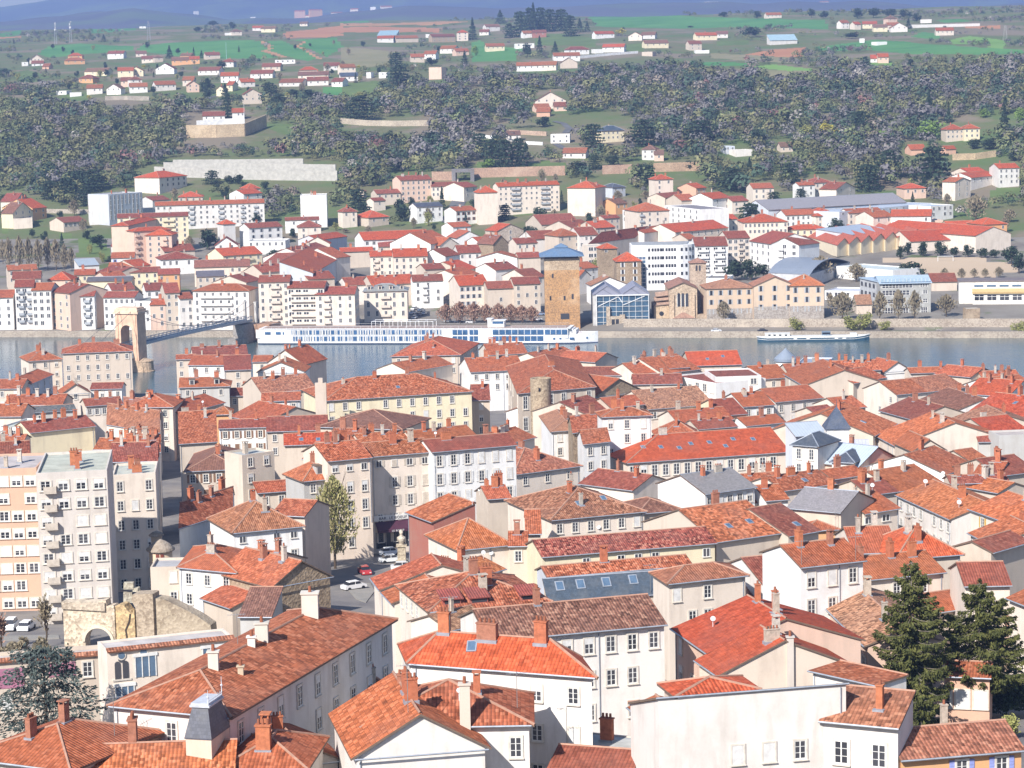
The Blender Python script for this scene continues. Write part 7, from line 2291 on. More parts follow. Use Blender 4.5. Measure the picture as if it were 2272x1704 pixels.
for (x, y, w_, h_) in ((1410, 1040, 2.2, 2.2), (1210, 1310, 2.0, 1.7), (2080, 960, 2.6, 2.3)):
	s, z = facade_hit(*ZB(x, y))
	if s > fr.L - 1: continue
	mb = MB(); fr.box(mb, s - w_ / 2, s + w_ / 2, -.06, .1, z - h_ / 2, z + h_ / 2, 0); fr.box(mb, s - w_ / 2 - .2, s + w_ / 2 + .2, -.14, .1, z + h_ / 2, z + h_ / 2 + .35, 1)
	for k in range(4): fr.box(mb, s - w_ / 2 + w_ * k / 3 - .05, s - w_ / 2 + w_ * k / 3 + .05, -.12, -.04, z - h_ / 2, z + h_ / 2, 1)
	mb.build('studio_window', [M_BLUEGLASS, M_FRAME], HT)
# coping of red tiles along that roof terrace
mb = MB()
for lab in ('cream house with a trefoil', 'house with a painted false facade'):
	for o in bpy.data.objects:
		if o.get('label', '').startswith(lab):
			for ch in o.children:
				if ch.name.startswith('wall'):
					vs = [ch.matrix_local @ v.co + o.location for v in ch.data.vertices]
					zt = max(v.z for v in vs) + .02
					a, b = Vector((vs[0].x, vs[0].y, zt)), Vector((vs[1].x, vs[1].y, zt))
					g = MB(); d = (b - a).normalized(); n = Vector((d.y, -d.x, 0))
					g.slab([a + n * .35, b + n * .35, b - n * .5 + Vector((0, 0, .25)), a - n * .5 + Vector((0, 0, .25))], .15, 0, 0, d)
					g.build('coping', M_TILE, o, None, (.40, .16, .09, .6))
# painted facade panels in pink behind the cedar
for lab, px, py, w_, h_, colr in (('mural', 20, 1505, 3.2, 2.2, (.40, .17, .25)), ('mural', 138, 1485, 2.9, 1.6, (.40, .18, .24))):
	for o in bpy.data.objects:
		if o.get('label', '').startswith('house with a painted false'):
			ch = [c for c in o.children if c.name.startswith('wall')][0]
			vs = [ch.matrix_local @ v.co + o.location for v in ch.data.vertices[:2]]
			fr = Frame(vs[0], vs[1]); s, z = facade_hit(px, py)
			g = MB(); fr.box(g, s - w_ / 2, s + w_ / 2, -.05, .05, z - h_ / 2, z + h_ / 2); g.build('painted_panel', M_PAINT, o, None, colr)
# slate turret with white cresting on the large hipped house
fr2 = (1290 * SC, 1278 + 1000 * SC)
Y = 197.0
A, B = at_y(1350 * SC, 1278 + 900 * SC, Y), at_y(1440 * SC, 1278 + 890 * SC, Y + 3)
fr = Frame(A, B); W = fr.L
zt = at_y(1340 * SC, 1278 + 850 * SC, Y).z
root = thing('slate_stair_tower', 'steep dark slate pavilion roof with white iron cresting in the left foreground', 'turret', fr.p(W / 2, 2, zt - 8))
mb = MB()
q = .45
lo = [fr.p(-.75, -.45, zt - 2.5), fr.p(W + .4, -.45, zt - 2.5), fr.p(W + .4, 2.0, zt - 2.5), fr.p(-.75, 2.0, zt - 2.5)]
hi = [fr.p(.05, .1, zt), fr.p(W - .05, .1, zt), fr.p(W - .05, 1.5, zt), fr.p(.05, 1.5, zt)]
for i in range(4): mb.slab([lo[i], lo[(i + 1) % 4], hi[(i + 1) % 4], hi[i]], .1, 0, 0)
mb.build('roof', M_SLATE, root, None, (.085, .09, .115))
mb = MB(); fr.box(mb, -.12, W + .12, -.1, 1.7, zt - .02, zt + .16); fr.box(mb, -.05, W + .05, 0, 1.6, zt + .16, zt + .34); mb.build('cornice', M_PAINT, root, None, (.50, .52, .57))
mb = MB()
for k in range(14): mb.tube(fr.p(W * k / 13, .05, zt + .34), fr.p(W * k / 13, .05, zt + .66 + .12 * (k % 2)), .025, .01, 4)
fr.box(mb, 0, W, .03, .07, zt + .5, zt + .53)
for s, h in ((0, 1.5), (W, 1.9)):
	mb.tube(fr.p(s, .05, zt + .3), fr.p(s, .05, zt + h), .05, .02, 6); mb.lathe(fr.p(s, .05, zt + h * .6), [(.02, -.12), (.12, 0), (.02, .12)], 8)
mb.build('cresting', M_PAINT, root, None, (.60, .62, .66))
mb = MB(); mb.prism([(p.x, p.y) for p in (fr.p(-.7, -.4, 0), fr.p(W + .35, -.4, 0), fr.p(W + .35, 1.9, 0), fr.p(-.7, 1.9, 0))], zt - 12, zt - 2.55); mb.build('wall', M_WALL, root, None, (.6, .5, .4))
# slate mansard windows of the slate fronted house: roof lights
for o in bpy.data.objects:
	if o.get('label', '').startswith('slate blue mansard'):
		ro = [c for c in o.children if c.name.startswith('roof')][0]
		me = ro.data
		pts = [me.vertices[i].co + o.location for i in me.polygons[0].vertices]
		n = (pts[1] - pts[0]).cross(pts[2] - pts[0]).normalized()
		if n.z < 0: n = -n
		for (x, y) in ((1414, 467), (1548, 455), (1714, 442), (1888, 425)):
			r = ray(756 + x * SC, 1140 + y * SC)
			q = CAM + r * ((pts[0] - CAM).dot(n) / r.dot(n))
			u = Vector((n.y, -n.x, 0)).normalized() * -1; v = n.cross(u)
			rot = Matrix((u, v, n)).transposed().to_4x4()
			inst('skylight', WM['skylight'], ro, Matrix.Translation(q - o.location) @ rot @ Matrix.Diagonal((1.25, 1.1, 1, 1)))
# red shed dormers of the house at the lane
for o in bpy.data.objects:
	if o.get('label', '').startswith('house with red shed dormers'):
		for (x, y) in ((715, 575), (890, 565), (1215, 545)):
			zc = None
			r = ray(756 + x * SC, 1140 + y * SC)
			ro = [c for c in o.children if c.name.startswith('roof')][0]
			pts = [ro.data.vertices[i].co + o.location for i in ro.data.polygons[0].vertices]
			n = (pts[1] - pts[0]).cross(pts[2] - pts[0]).normalized()
			q = CAM + r * ((pts[0] - CAM).dot(n) / r.dot(n))
			u = (pts[1] - pts[0]).normalized(); bk = Vector((-u.y, u.x, 0)); rz = math.atan2(u.y, u.x)
			g = MB(); g.box(q + Vector((0, 0, .15)) + bk * .4, (2.2, 1.6, .9), rz, 1)
			g.box(q + Vector((0, 0, .25)) - bk * .42, (1.9, .06, .5), rz, 2)
			a = [q + u * s * 1.4 + bk * t + Vector((0, 0, h)) for s, t, h in ((-1, -.7, .62), (1, -.7, .62), (1, 2.2, 1.35), (-1, 2.2, 1.35))]
			g.slab(a, .12, 0, 0, u)
			g.build('dormer', [M_TILE, M_WALL, M_GLASS], o, None, (.34, .09, .07, 0))
# bar sign and awning on the square
for o in bpy.data.objects:
	if o.get('label', '').startswith('cream house with grey shutters over the restaurant'):
		ch = [c for c in o.children if c.name.startswith('wall')][0]
		vs = [ch.matrix_local @ v.co + o.location for v in ch.data.vertices[:2]]
		fr = Frame(vs[0], vs[1])
		ZA = lambda x, y: (740 + x / 6.912, 1100 + y / 6.912)
		s0, z0 = facade_hit(*ZA(610, 395)); s1, z1_ = facade_hit(*ZA(1180, 320))
		g = MB(); fr.box(g, s0, s1, -.25, .05, z0, z0 + 1.0); g.build('sign_board', M_PAINT, o, None, (.72, .70, .66))
		def lettering(txt, s, z, size, colr, t):
			cu_ = bpy.data.curves.new('lettering', 'FONT'); cu_.body = txt; cu_.size = size; cu_.extrude = .02; cu_.space_character = 1.15
			tmp = bpy.data.objects.new('lettering', cu_); col.objects.link(tmp)
			me = bpy.data.meshes.new_from_object(tmp.evaluated_get(bpy.context.evaluated_depsgraph_get()))
			bpy.data.objects.remove(tmp)
			me.materials.clear(); me.materials.append(mat_plain('lettering_paint', colr, .6))
			ob = bpy.data.objects.new('lettering', me); col.objects.link(ob); ob.parent = o
			q = fr.p(s, t, z) - o.location
			ob.matrix_local = Matrix.Translation(q) @ Matrix.Rotation(fr.rz, 4, 'Z') @ Matrix.Rotation(math.pi / 2, 4, 'X')
		sa, za_ = facade_hit(*ZA(690, 370))
		lettering('BAR  LE BOEUF', sa, z0 + .22, .72, (.03, .03, .04), -.28)
		g = MB()
		a = [fr.p(s0 + .3, -1.6, z0 - 1.5), fr.p(s1 + 1.2, -1.6, z0 - 1.5), fr.p(s1 + 1.2, -.06, z0 - .15), fr.p(s0 + .3, -.06, z0 - .15)]
		g.slab(a, .06); fr.box(g, s0 + .3, s1 + 1.2, -1.64, -1.58, z0 - 2.0, z0 - 1.5); g.build('awning', M_PAINT, o, None, (.075, .025, .045))
		lettering('LE BOEUF', (s0 + s1) / 2 - .6, z0 - 1.92, .5, (.7, .7, .7), -1.68)
		g = MB(); fr.box(g, s0 + .4, s1 + .8, -.08, .05, z0 - 5.2, z0 - 2.2); g.build('shop_window', M_GLASS, o)
		for k in range(5): 
			g = MB(); fr.box(g, s0 + .4 + k * 1.9, s0 + .55 + k * 1.9, -.14, -.06, z0 - 5.2, z0 - 2.2); g.build('shop_post', M_PAINT, o, None, (.2, .18, .17))
# monument with a bust
c = near_pt(892, 1252)
root = thing('monument', 'stone bust on a tall pedestal in the square', 'monument', c)
mb = MB(); mb.box(c + Vector((0, 0, .3)), (2.2, 2.2, .6)); mb.box(c + Vector((0, 0, 1.9)), (1.5, 1.5, 2.8), 0, 0, .92); mb.box(c + Vector((0, 0, 3.45)), (1.9, 1.9, .3)); mb.build('pedestal', M_STONE, root, None, (.52, .45, .33))
mb = MB(); mb.lathe(c + Vector((0, 0, 3.6)), [(.45, 0), (.4, .35), (.62, .6), (.8, 1.0), (.78, 1.35), (.3, 1.62), (.2, 1.75), (.3, 1.95), (.36, 2.25), (.3, 2.55), (.1, 2.72)], 14); mb.build('bust', M_STONE, root, None, (.60, .54, .44), True)
# lamp post by the dark red wall
c = near_pt(917, 1268)
root = thing('lamp_post', 'slim white lamp post beside the dark red market wall', 'lamp post', c)
mb = MB(); mb.tube(c, c + Vector((0, 0, 8.5)), .09, .06, 6); mb.tube(c + Vector((0, 0, 8.5)), c + Vector((.9, -.3, 8.8)), .05, .05, 5); mb.box(c + Vector((1.1, -.35, 8.8)), (.6, .25, .12)); mb.build('pole', M_METAL, root, None, (.6, .6, .6))
# pavements with kerbs and parking lines on the square
def near_sheet(name, pts, h, m):
	ws = [near_pt(x, y) for x, y in pts]
	mb = MB(); n = len(ws)
	mb.add([q + Vector((0, 0, h)) for q in ws] + [q - Vector((0, 0, .4)) for q in ws], [tuple(range(n))] + [(i, n + i, n + (i + 1) % n, (i + 1) % n) for i in range(n)])
	tag(mb.build(name, m), kind='structure')
M_PAVE = mat_ground('pavement_slabs', (.30, .28, .25), (.24, .23, .21), .4)
near_sheet('pavement', [(820, 1212), (872, 1190), (930, 1196), (918, 1206), (880, 1203), (826, 1222)], .13, M_PAVE)
near_sheet('pavement', [(872, 1262), (884, 1240), (905, 1240), (915, 1258), (900, 1275)], .13, M_PAVE)
near_sheet('pavement', [(770, 1290), (822, 1296), (832, 1312), (812, 1338), (790, 1330), (768, 1305)], .13, M_PAVE)
near_sheet('pavement', [(8, 1412), (130, 1410), (132, 1418), (8, 1422)], .13, M_PAVE)
M_LINE = mat_plain('road_paint', (.62, .62, .60), .8)
for i in range(6):
	x = 812 + i * 9
	near_sheet('parking_line', [(x, 1236 + i), (x + 1.3, 1236 + i), (x + 8, 1252 + i), (x + 6.7, 1252 + i)], .01, M_LINE)
# cars
def car_parts():
	body = MB()
	prof = [(-2.05, .35), (-2.05, .75), (-1.95, .92), (-1.1, 1.0), (1.2, 1.0), (2.0, .82), (2.1, .6), (2.1, .35)]
	def ext(mb, prof, w0, mi=0):
		n = len(prof)
		vs = [(x, -w0, z) for x, z in prof] + [(x, w0, z) for x, z in prof]
		mb.add(vs, [tuple(range(n))[::-1] if False else tuple(range(n - 1, -1, -1)), tuple(range(n, 2 * n))] + [(i, (i + 1) % n, n + (i + 1) % n, n + i) for i in range(n)], mi)
	ext(body, prof, .85)
	roof = MB(); roof.box((-.15, 0, 1.47), (1.75, 1.25, .06)); ext(roof, [(-1.35, 1.0), (-1.1, 1.44), (-1.0, 1.44), (-1.22, 1.0)], .68); ext(roof, [(-.1, 1.0), (-.1, 1.44), (0, 1.44), (0, 1.0)], .71)
	glass = MB()
	ext(glass, [(-1.5, .98), (-1.1, 1.43), (.65, 1.43), (1.25, .98)], .69)
	wheel = MB(); wheel.tube((0, -.1, 0), (0, .1, 0), .32, .32, 14)
	lamp = MB(); lamp.box((0, 0, 0), (.08, .32, .14))
	return (body.mesh('body', M_CARPAINT), roof.mesh('roof', M_CARPAINT), glass.mesh('cabin_glass', M_GLASS), wheel.mesh('wheel', mat_plain('tyre', (.02, .02, .02), .9)), lamp.mesh('headlight', M_FRAME))
M_CARPAINT = mat_plain('car_paint', None, .25, 0, .6, .05)
CP = car_parts()
def car(p, rz, colr, label, tall=1.0, group=None):
	root = thing('parked_car', label, 'car', p, group)
	root.rotation_euler = (0, 0, rz)
	S_ = Matrix.Diagonal((1, 1, tall, 1))
	inst('body', CP[0], root, S_, colr); inst('roof', CP[1], root, S_, colr); inst('cabin_glass', CP[2], root, S_)
	for x in (-1.3, 1.35):
		for y in (-.8, .8): inst('wheel', CP[3], root, Matrix.Translation((x, y, .33)))
	for y in (-.6, .6): inst('headlight', CP[4], root, Matrix.Translation((2.08, y, .66 * tall)))
for px, py, rz, colr, label, tall in (
	(856, 1222, .2, (.72, .73, .75), 'white hatchback at the back of the parked row in the square', 1),
	(865, 1232, .25, (.70, .72, .75), 'white car in the middle of the parked row in the square', 1),
	(866, 1248, .35, (.72, .74, .75), 'white car at the near end of the row beside the monument', 1),
	(835, 1225, .1, (.30, .36, .45), 'blue grey car left of the white row in the square', 1),
	(796, 1206, .3, (.45, .52, .62), 'pale blue car in the shade under the trees of the square', 1),
	(809, 1274, -1.3, (.42, .04, .04), 'red hatchback seen from behind on the shaded square', 1),
	(893, 1266, .1, (.66, .66, .66), 'silver car parked in front of the monument', 1.1),
	(905, 1203, 1.4, (.74, .74, .74), 'white van beside the monument', 1.35),
	(785, 1308, .6, (.74, .74, .74), 'white car at the corner of the stone gabled house', 1),
	(26, 1398, 1.5, (.74, .74, .74), 'white van, left of two vehicles parked below the orange apartment block', 1.3),
	(59, 1398, 1.45, (.74, .74, .75), 'white car, right of two vehicles parked below the orange apartment block', 1),
	(294, 1258, 1.45, (.03, .03, .035), 'black car at the lower end of the dark street', 1)):
	car(near_pt(px, py), rz, colr, label, tall)
for px, py, rz, colr, label in (
	(1589, 736.5, 0, (.6, .62, .66), 'silver car parked on the lower far quay'),
	(1692, 736.5, .1, (.03, .035, .05), 'dark car parked on the lower far quay behind the barge')):
	car(on_ground(px, py), rz, colr, label)
car(on_ground(1616, 717), 0, (.45, .55, .72), 'small pale blue van in front of the convent', 1.25)
for k, (x, y, c_) in enumerate(((500, 872, (.05, .06, .1)), (545, 866, (.5, .5, .52)), (610, 868, (.5, .05, .08)), (478, 895, (.7, .7, .7)), (520, 905, (.66, .68, .7)), (468, 922, (.7, .7, .72)), (505, 935, (.12, .14, .2)), (540, 925, (.68, .68, .7)), (478, 952, (.6, .62, .65)), (700, 975, (.7, .7, .72)), (760, 980, (.06, .07, .1)), (840, 982, (.6, .6, .62)), (1270, 965, (.65, .66, .7)), (1290, 930, (.2, .25, .35)))):
	car(on_ground(756 + x * SC, 380 + y * SC), rnd.uniform(-.3, .3) + (1.2 if k < 9 else 0), c_, 'small car parked on the far bank square behind the cruise ship', 1, 'cars parked on the far bank square')
# satellite dishes
dm = MB(); dm.lathe((0, 0, 0), [(.05, -.12), (.3, -.09), (.5, 0), (.52, .02), (.45, .0)], 16)
dish_me = dm.mesh('reflector', M_PAINT)
am = MB(); am.tube((0, 0, 0), (0, 0, .9), .04, .04, 5); am.tube((0, -.1, .8), (0, -.7, .95), .02, .02, 4)
arm_me = am.mesh('mount', M_METAL)
# ------------------------------------------------------------------ trees
rng = np.random.default_rng(11)
def quads(cent, size, stretch=None, normal_up=0.0, tri=False):
	"""One small randomly turned leaf quad per centre."""
	n = len(cent)
	a = rng.normal(size=(n, 3)); a /= np.linalg.norm(a, axis=1)[:, None]
	b = rng.normal(size=(n, 3)); b[:, 2] *= (1 - normal_up)
	b -= a * (a * b).sum(1)[:, None]; b /= np.linalg.norm(b, axis=1)[:, None]
	if stretch is not None: a = stretch / np.linalg.norm(stretch, axis=1)[:, None]; b = np.cross(a, rng.normal(size=(n, 3))); b /= np.linalg.norm(b, axis=1)[:, None]
	s = size[:, None] if np.ndim(size) else size
	ws = .5 if stretch is None else .22
	V = np.stack([cent - a * s * .5 - b * s * ws * .7, cent + a * s * .2 - b * s * ws, cent + a * s * .6 + b * s * .1, cent - a * s * .1 + b * s * ws], 1)
	return V.reshape(-1, 3)
def quad_mesh(name, V, mat, colors=None):
	n = len(V) // 4
	me = bpy.data.meshes.new(name)
	me.vertices.add(4 * n); me.loops.add(4 * n); me.polygons.add(n)
	me.vertices.foreach_set('co', V.astype(np.float32).ravel())
	me.loops.foreach_set('vertex_index', np.arange(4 * n, dtype=np.int32))
	me.polygons.foreach_set('loop_start', np.arange(0, 4 * n, 4, dtype=np.int32))
	me.polygons.foreach_set('loop_total', np.full(n, 4, dtype=np.int32))
	me.update(calc_edges=True)
	if colors is not None:
		at = me.color_attributes.new('Col', 'FLOAT_COLOR', 'POINT')
		at.data.foreach_set('color', np.repeat(np.concatenate([colors, np.ones((n, 1))], 1), 4, axis=0).astype(np.float32).ravel())
	for m_ in (mat if isinstance(mat, list) else [mat]): me.materials.append(m_)
	return me
L_DARK = mat_leaf('evergreen_needles', (.028, .048, .030), (.050, .075, .040), .25)
L_CEDAR = mat_leaf('cedar_needles', (.065, .085, .080), (.115, .140, .125), .35)
L_SPRUCE = mat_leaf('spruce_needles', (.055, .066, .022), (.15, .15, .045), .7)
L_OLIVE = mat_leaf('young_leaves', (.27, .28, .08), (.34, .33, .13), .4)
L_YELLOW = mat_leaf('yellow_blossom', (.48, .40, .05), (.36, .34, .07), .4)
L_LIME = mat_leaf('spring_leaves', (.17, .26, .06), (.22, .32, .08), .3)
L_WHITE = mat_leaf('white_blossom', (.60, .56, .52), (.38, .35, .30), .4)
L_TWIG = mat_leaf('bare_twigs', (.25, .215, .145), (.31, .25, .165), .3)
L_ROSY = mat_leaf('budding_twigs', (.40, .235, .17), (.33, .22, .17), .3)
# unit crowns: base at z = 0, height 1, radius about .5
def crown_cone(n, seed):
	r_ = np.random.default_rng(seed)
	h = r_.random(n) ** 1.25
	lev = np.round(h * 11) / 11
	h = h * .4 + lev * .6
	rad = (1 - h) * .5 * (0.35 + .65 * r_.random(n) ** .5) * (1 + .25 * np.sin(h * 40 + 2))
	a = r_.random(n) * 2 * np.pi
	rad *= 1 + .22 * np.sin(a * 5 + h * 17)
	c = np.stack([rad * np.cos(a), rad * np.sin(a), h * .98 - rad * .18 + .03], 1)
	return c
def crown_cedar(n, seed):
	r_ = np.random.default_rng(seed)
	lv = 8
	k = r_.integers(0, lv, n)
	hh = (k + .6) / lv
	R_ = .52 * np.sqrt(np.clip(1 - (hh - .12) ** 2 * 1.05, .02, 1)) * r_.uniform(.75, 1.1, lv)[k]
	a = r_.random(n) * 2 * np.pi
	q = r_.random(n) ** .55
	lob = 1 + .22 * np.sin(a * 3 + k * 1.7) + .12 * np.sin(a * 7 + k)
	return np.stack([R_ * q * lob * np.cos(a), R_ * q * lob * np.sin(a), hh - q * .05 + r_.normal(size=n) * .018], 1)
def crown_round(n, seed, clumps=16):
	r_ = np.random.default_rng(seed)
	c = r_.normal(size=(clumps, 3)); c /= np.linalg.norm(c, axis=1)[:, None]
	c *= (.34 * r_.random(clumps) ** .4)[:, None]; c[:, 2] = c[:, 2] * 1.05 + .5
	k = r_.integers(0, clumps, n)
	d = r_.normal(size=(n, 3)); d /= np.linalg.norm(d, axis=1)[:, None]
	d *= (r_.uniform(.12, .24, clumps)[k] * r_.random(n) ** .35)[:, None]
	return c[k] + d
def crown_bare(n, seed, wide=.42):
	"""Twig positions and directions of a leafless crown (fan of upward twigs)."""
	r_ = np.random.default_rng(seed)
	h = r_.random(n) ** .75
	a = r_.random(n) * 2 * np.pi
	rad = wide * np.sin(np.clip(h * .95 + .08, 0, 1) * np.pi) ** .7 * r_.random(n) ** .5 * (1 + .25 * np.sin(a * 4 + seed))
	c = np.stack([rad * np.cos(a), rad * np.sin(a), .18 + h * .82], 1)
	d = np.stack([np.cos(a) * rad * 1.4, np.sin(a) * rad * 1.4, .5 + .5 * r_.random(n)], 1) + r_.normal(size=(n, 3)) * .28
	return c, d
def mk(kind, n, size, seed, mat):
	if kind == 'cone': c = crown_cone(n, seed); V = quads(c, size * np.random.default_rng(seed).uniform(.6, 1.3, n))
	elif kind == 'cedar': c = crown_cedar(n, seed); V = quads(c, size * np.random.default_rng(seed).uniform(.6, 1.3, n), None, .0)
	elif kind == 'round': c = crown_round(n, seed); V = quads(c, size * np.random.default_rng(seed).uniform(.6, 1.3, n))
	else:
		c, d = crown_bare(n, seed); V = quads(c, size * np.random.default_rng(seed).uniform(.7, 1.6, n), d)
	return quad_mesh('crown', V, mat)
CR = dict(cone=[mk('cone', 700, .085, s, L_DARK) for s in (1, 2, 3)], cedar=[mk('cedar', 1100, .075, s, L_DARK) for s in (4, 5, 6)],
          round=[mk('round', 800, .075, s, L_DARK) for s in (7, 8, 9)], bare=[mk('bare', 520, .12, s, L_TWIG) for s in (10, 11, 12)],
          rosy=[mk('bare', 620, .12, s, L_ROSY) for s in (13, 14)], olive=[mk('round', 700, .07, s, L_OLIVE) for s in (15, 16)],
          yellow=[mk('round', 600, .08, s, L_YELLOW) for s in (17, 18)], lime=[mk('round', 700, .075, s, L_LIME) for s in (19, 20)],
          white=[mk('round', 420, .06, s, L_WHITE) for s in (21, 22)])
tk = MB(); tk.tube((0, 0, -.06), (0, 0, .55), .028, .012, 7); TRUNK = tk.mesh('trunk', M_BARK)
tk = MB()
tk.tube((0, 0, -.06), (0, 0, .3), .03, .022, 7)
for i in range(9):
	a = i * 2.4; h0 = .22 + .05 * i
	p1 = Vector((math.cos(a) * .2, math.sin(a) * .2, h0 + .3)); p0 = Vector((0, 0, h0 * .9))
	tk.tube(p0, p1, .012, .005, 5, 0, False)
	for s in (-.5, .5): tk.tube(p1, p1 + Vector((math.cos(a + s) * .12, math.sin(a + s) * .12, .18)), .005, .002, 4, 0, False)
tk.tube((0, 0, .3), (.01, .02, .8), .022, .004, 6, 0, False)
LIMBS = tk.mesh('trunk', M_BARK)
TNAME = dict(cone='fir_tree', cedar='cedar_tree', round='evergreen_tree', bare='bare_tree', rosy='pollard_tree', olive='budding_tree', yellow='yellow_bush', lime='green_tree', white='blossom_tree')
def tree(kind, base, H, Wd, label, group=None):
	root = thing(TNAME[kind], label, 'bush' if kind == 'yellow' else 'tree', base, group)
	v = rnd.randrange(len(CR[kind]))
	rot = Matrix.Rotation(rnd.uniform(0, 6.28), 4, 'Z')
	inst('crown', CR[kind][v], root, rot @ Matrix.Diagonal((Wd, Wd, H, 1)))
	inst('trunk', LIMBS if kind in ('bare', 'rosy', 'olive') else TRUNK, root, rot @ Matrix.Diagonal((Wd if kind in ('bare', 'rosy') else H, Wd if kind in ('bare', 'rosy') else H, H, 1)))
	return root
GL = dict(cone='dark pointed evergreen standing among the bare woods or villas of the far side', cedar='dark spreading cedar standing among the bare woods or houses of the far side',
          round='dark rounded evergreen standing among the woods or houses of the far side', bare='leafless tree standing between the houses of the far bank',
          rosy='leafless pollard tree on the quay square behind the cruise ship', olive='shrub in yellow green bud on the far quay or slope',
          yellow='bush in yellow blossom on the far hillside', lime='tree in fresh pale green leaf on the far side', white='tree in white blossom in the far woods')
GG = dict(cone='pointed evergreens of the far side', cedar='cedars of the far side', round='rounded evergreens of the far side', bare='leafless trees of the far bank', rosy='pollard trees on the quay square',
          olive='budding shrubs of the far side', yellow='yellow bushes of the far hillside', lime='fresh green trees of the far side', white='white blossoming trees of the far woods')
SPECIAL = {}
tree_boxes = []
def trees(ox, oy, text):
	for line in text.strip().splitlines():
		f = line.split('|')[0].split()
		lab = line.split('|')[1].strip() if '|' in line else None
		kind, x, yb, yt, wz = f[0], float(f[1]), float(f[2]), float(f[3]), float(f[4])
		px, pb, pt = ox + x * SC, oy + yb * SC, oy + yt * SC
		b = on_ground(px, pb, 0, BANK_0 / (1 - BANK_K * ray(px, pb).x / ray(px, pb).y) + 8)
		k = b.y / F
		H, Wd = (pb - pt) * k, wz * SC * k
		if lab: tree(kind, b, H, Wd, lab)
		else: tree(kind, b, H, Wd, GL[kind], GG[kind])
		tree_boxes.append((px, pb))
trees(0, 0, '''
cone 1095 378 298 62 | tall dark fir between the plum and the ochre villas on the left hillside
round 30 500 440 80
round 1430 450 385 80
cone 1455 645 545 75
cedar 1470 765 600 70 | dark cedar rising out of the white villa terrace
cedar 1745 640 535 120
cedar 1800 705 610 150
round 1900 625 570 110
round 2010 640 575 130
round 250 605 560 150
round 1335 605 500 90
cone 1302 375 328 40
round 1340 640 575 80
cedar 500 1235 1100 190
cedar 600 1240 1090 150
round 340 1230 1150 120
cedar 1370 1190 1100 110 | dark evergreen right of the cream villa under the concrete terraces
round 1705 1225 1155 75
round 1540 1190 1125 110
round 1480 1190 1120 80
white 880 880 830 100
white 1180 780 730 110
white 180 860 810 120
white 900 930 880 90
white 330 1000 960 90
olive 1170 830 790 90
round 560 700 645 110
round 480 720 660 90
round 760 860 780 150
cone 670 270 225 50
round 1500 190 140 70
round 1380 170 130 90
round 1270 205 165 80
yellow 575 640 610 45
yellow 930 440 415 40
yellow 470 555 520 40
yellow 1860 620 595 50
''')
trees(756, 0, '''
cone 852 258 122 74 | single tall dark cypress beside the white tower house on the plateau
cone 1030 155 70 90
cedar 1090 245 150 80
cedar 1160 240 75 100
cedar 1220 215 50 110
cone 1245 205 30 90
cedar 1290 205 50 110
cedar 1350 205 60 110
cedar 1425 200 60 120
cedar 1480 235 100 90
cone 1545 210 125 70
cone 1592 205 140 50
cedar 358 440 340 95
cedar 375 585 425 150
round 585 425 368 100
cedar 125 785 618 210 | great dark cedar above the broken pale wall on the wooded slope
cone 985 565 450 75
cedar 900 1010 860 130
cedar 980 1075 900 130
cedar 1060 1095 900 130
cedar 1150 1080 890 130
cone 1195 1030 920 70
round 1000 960 860 110
round 330 930 850 170
round 580 940 850 190
round 700 830 740 120
cedar 1630 955 800 150 | dark cedar left of the yellow manor
cedar 1955 945 770 200 | great dark cedar right of the yellow manor
round 2130 975 880 160
round 1540 1130 1030 170
cedar 1640 1095 1000 100
cedar 1960 1190 1060 180
round 1760 1070 1000 120
cone 1285 340 235 60
round 1205 365 270 80
cone 1385 345 270 60
round 460 690 640 110
round 620 700 650 100
round 1310 820 750 130
cone 800 420 330 60
round 370 1100 1030 110
round 780 1080 1000 120
yellow 1272 570 535 55
yellow 1810 232 180 80
yellow 118 440 418 40
lime 955 1090 1020 150 | pale green tree at the foot of the slope above the railway wall
lime 870 360 290 70
white 410 622 582 140
white 660 750 715 80
white 2065 482 445 85
white 560 1010 970 90
white 1900 250 220 60
olive 130 640 590 130
olive 1520 540 490 120
olive 200 1080 1020 140
''')
trees(1512, 0, '''
cedar 1150 885 715 150 | dark round cedar above the yellow bushes on the right slope
cone 1598 775 585 85
cone 1725 795 690 52
cone 2090 735 640 90
cedar 1340 1150 965 180 | left one of two great dark cedars at the right hill foot
cedar 1625 1200 945 250 | right and larger one of two great dark cedars at the right hill foot
cedar 120 940 775 260
cedar 495 955 835 120
round 1880 960 880 130
round 1990 965 885 150
cone 2085 890 690 120
cedar 700 1185 1050 140
cedar 330 1230 1085 230
cedar 1200 1235 1060 190
round 60 1100 1030 120
round 840 115 50 70
round 920 120 60 80
round 1140 120 50 100
round 1240 115 45 110
round 1340 110 45 110
round 1440 130 60 100
round 1520 145 85 70
cone 1465 185 120 50
round 490 120 70 70
round 270 110 75 90
cone 65 95 58 36
round 60 180 165 50
round 1180 410 360 90
round 1480 425 380 80
round 1700 220 165 60
round 2140 1040 970 90
cone 440 1140 1020 80
round 1330 700 640 110
round 1780 640 580 130
round 450 240 160 150
round 1100 250 205 140
yellow 930 895 775 110
yellow 1000 900 830 90
yellow 1115 905 850 80
lime 1290 920 840 170
lime 1610 900 770 220
lime 1950 760 700 90
lime 2180 780 690 90
olive 800 880 800 120
olive 120 780 730 80
''')
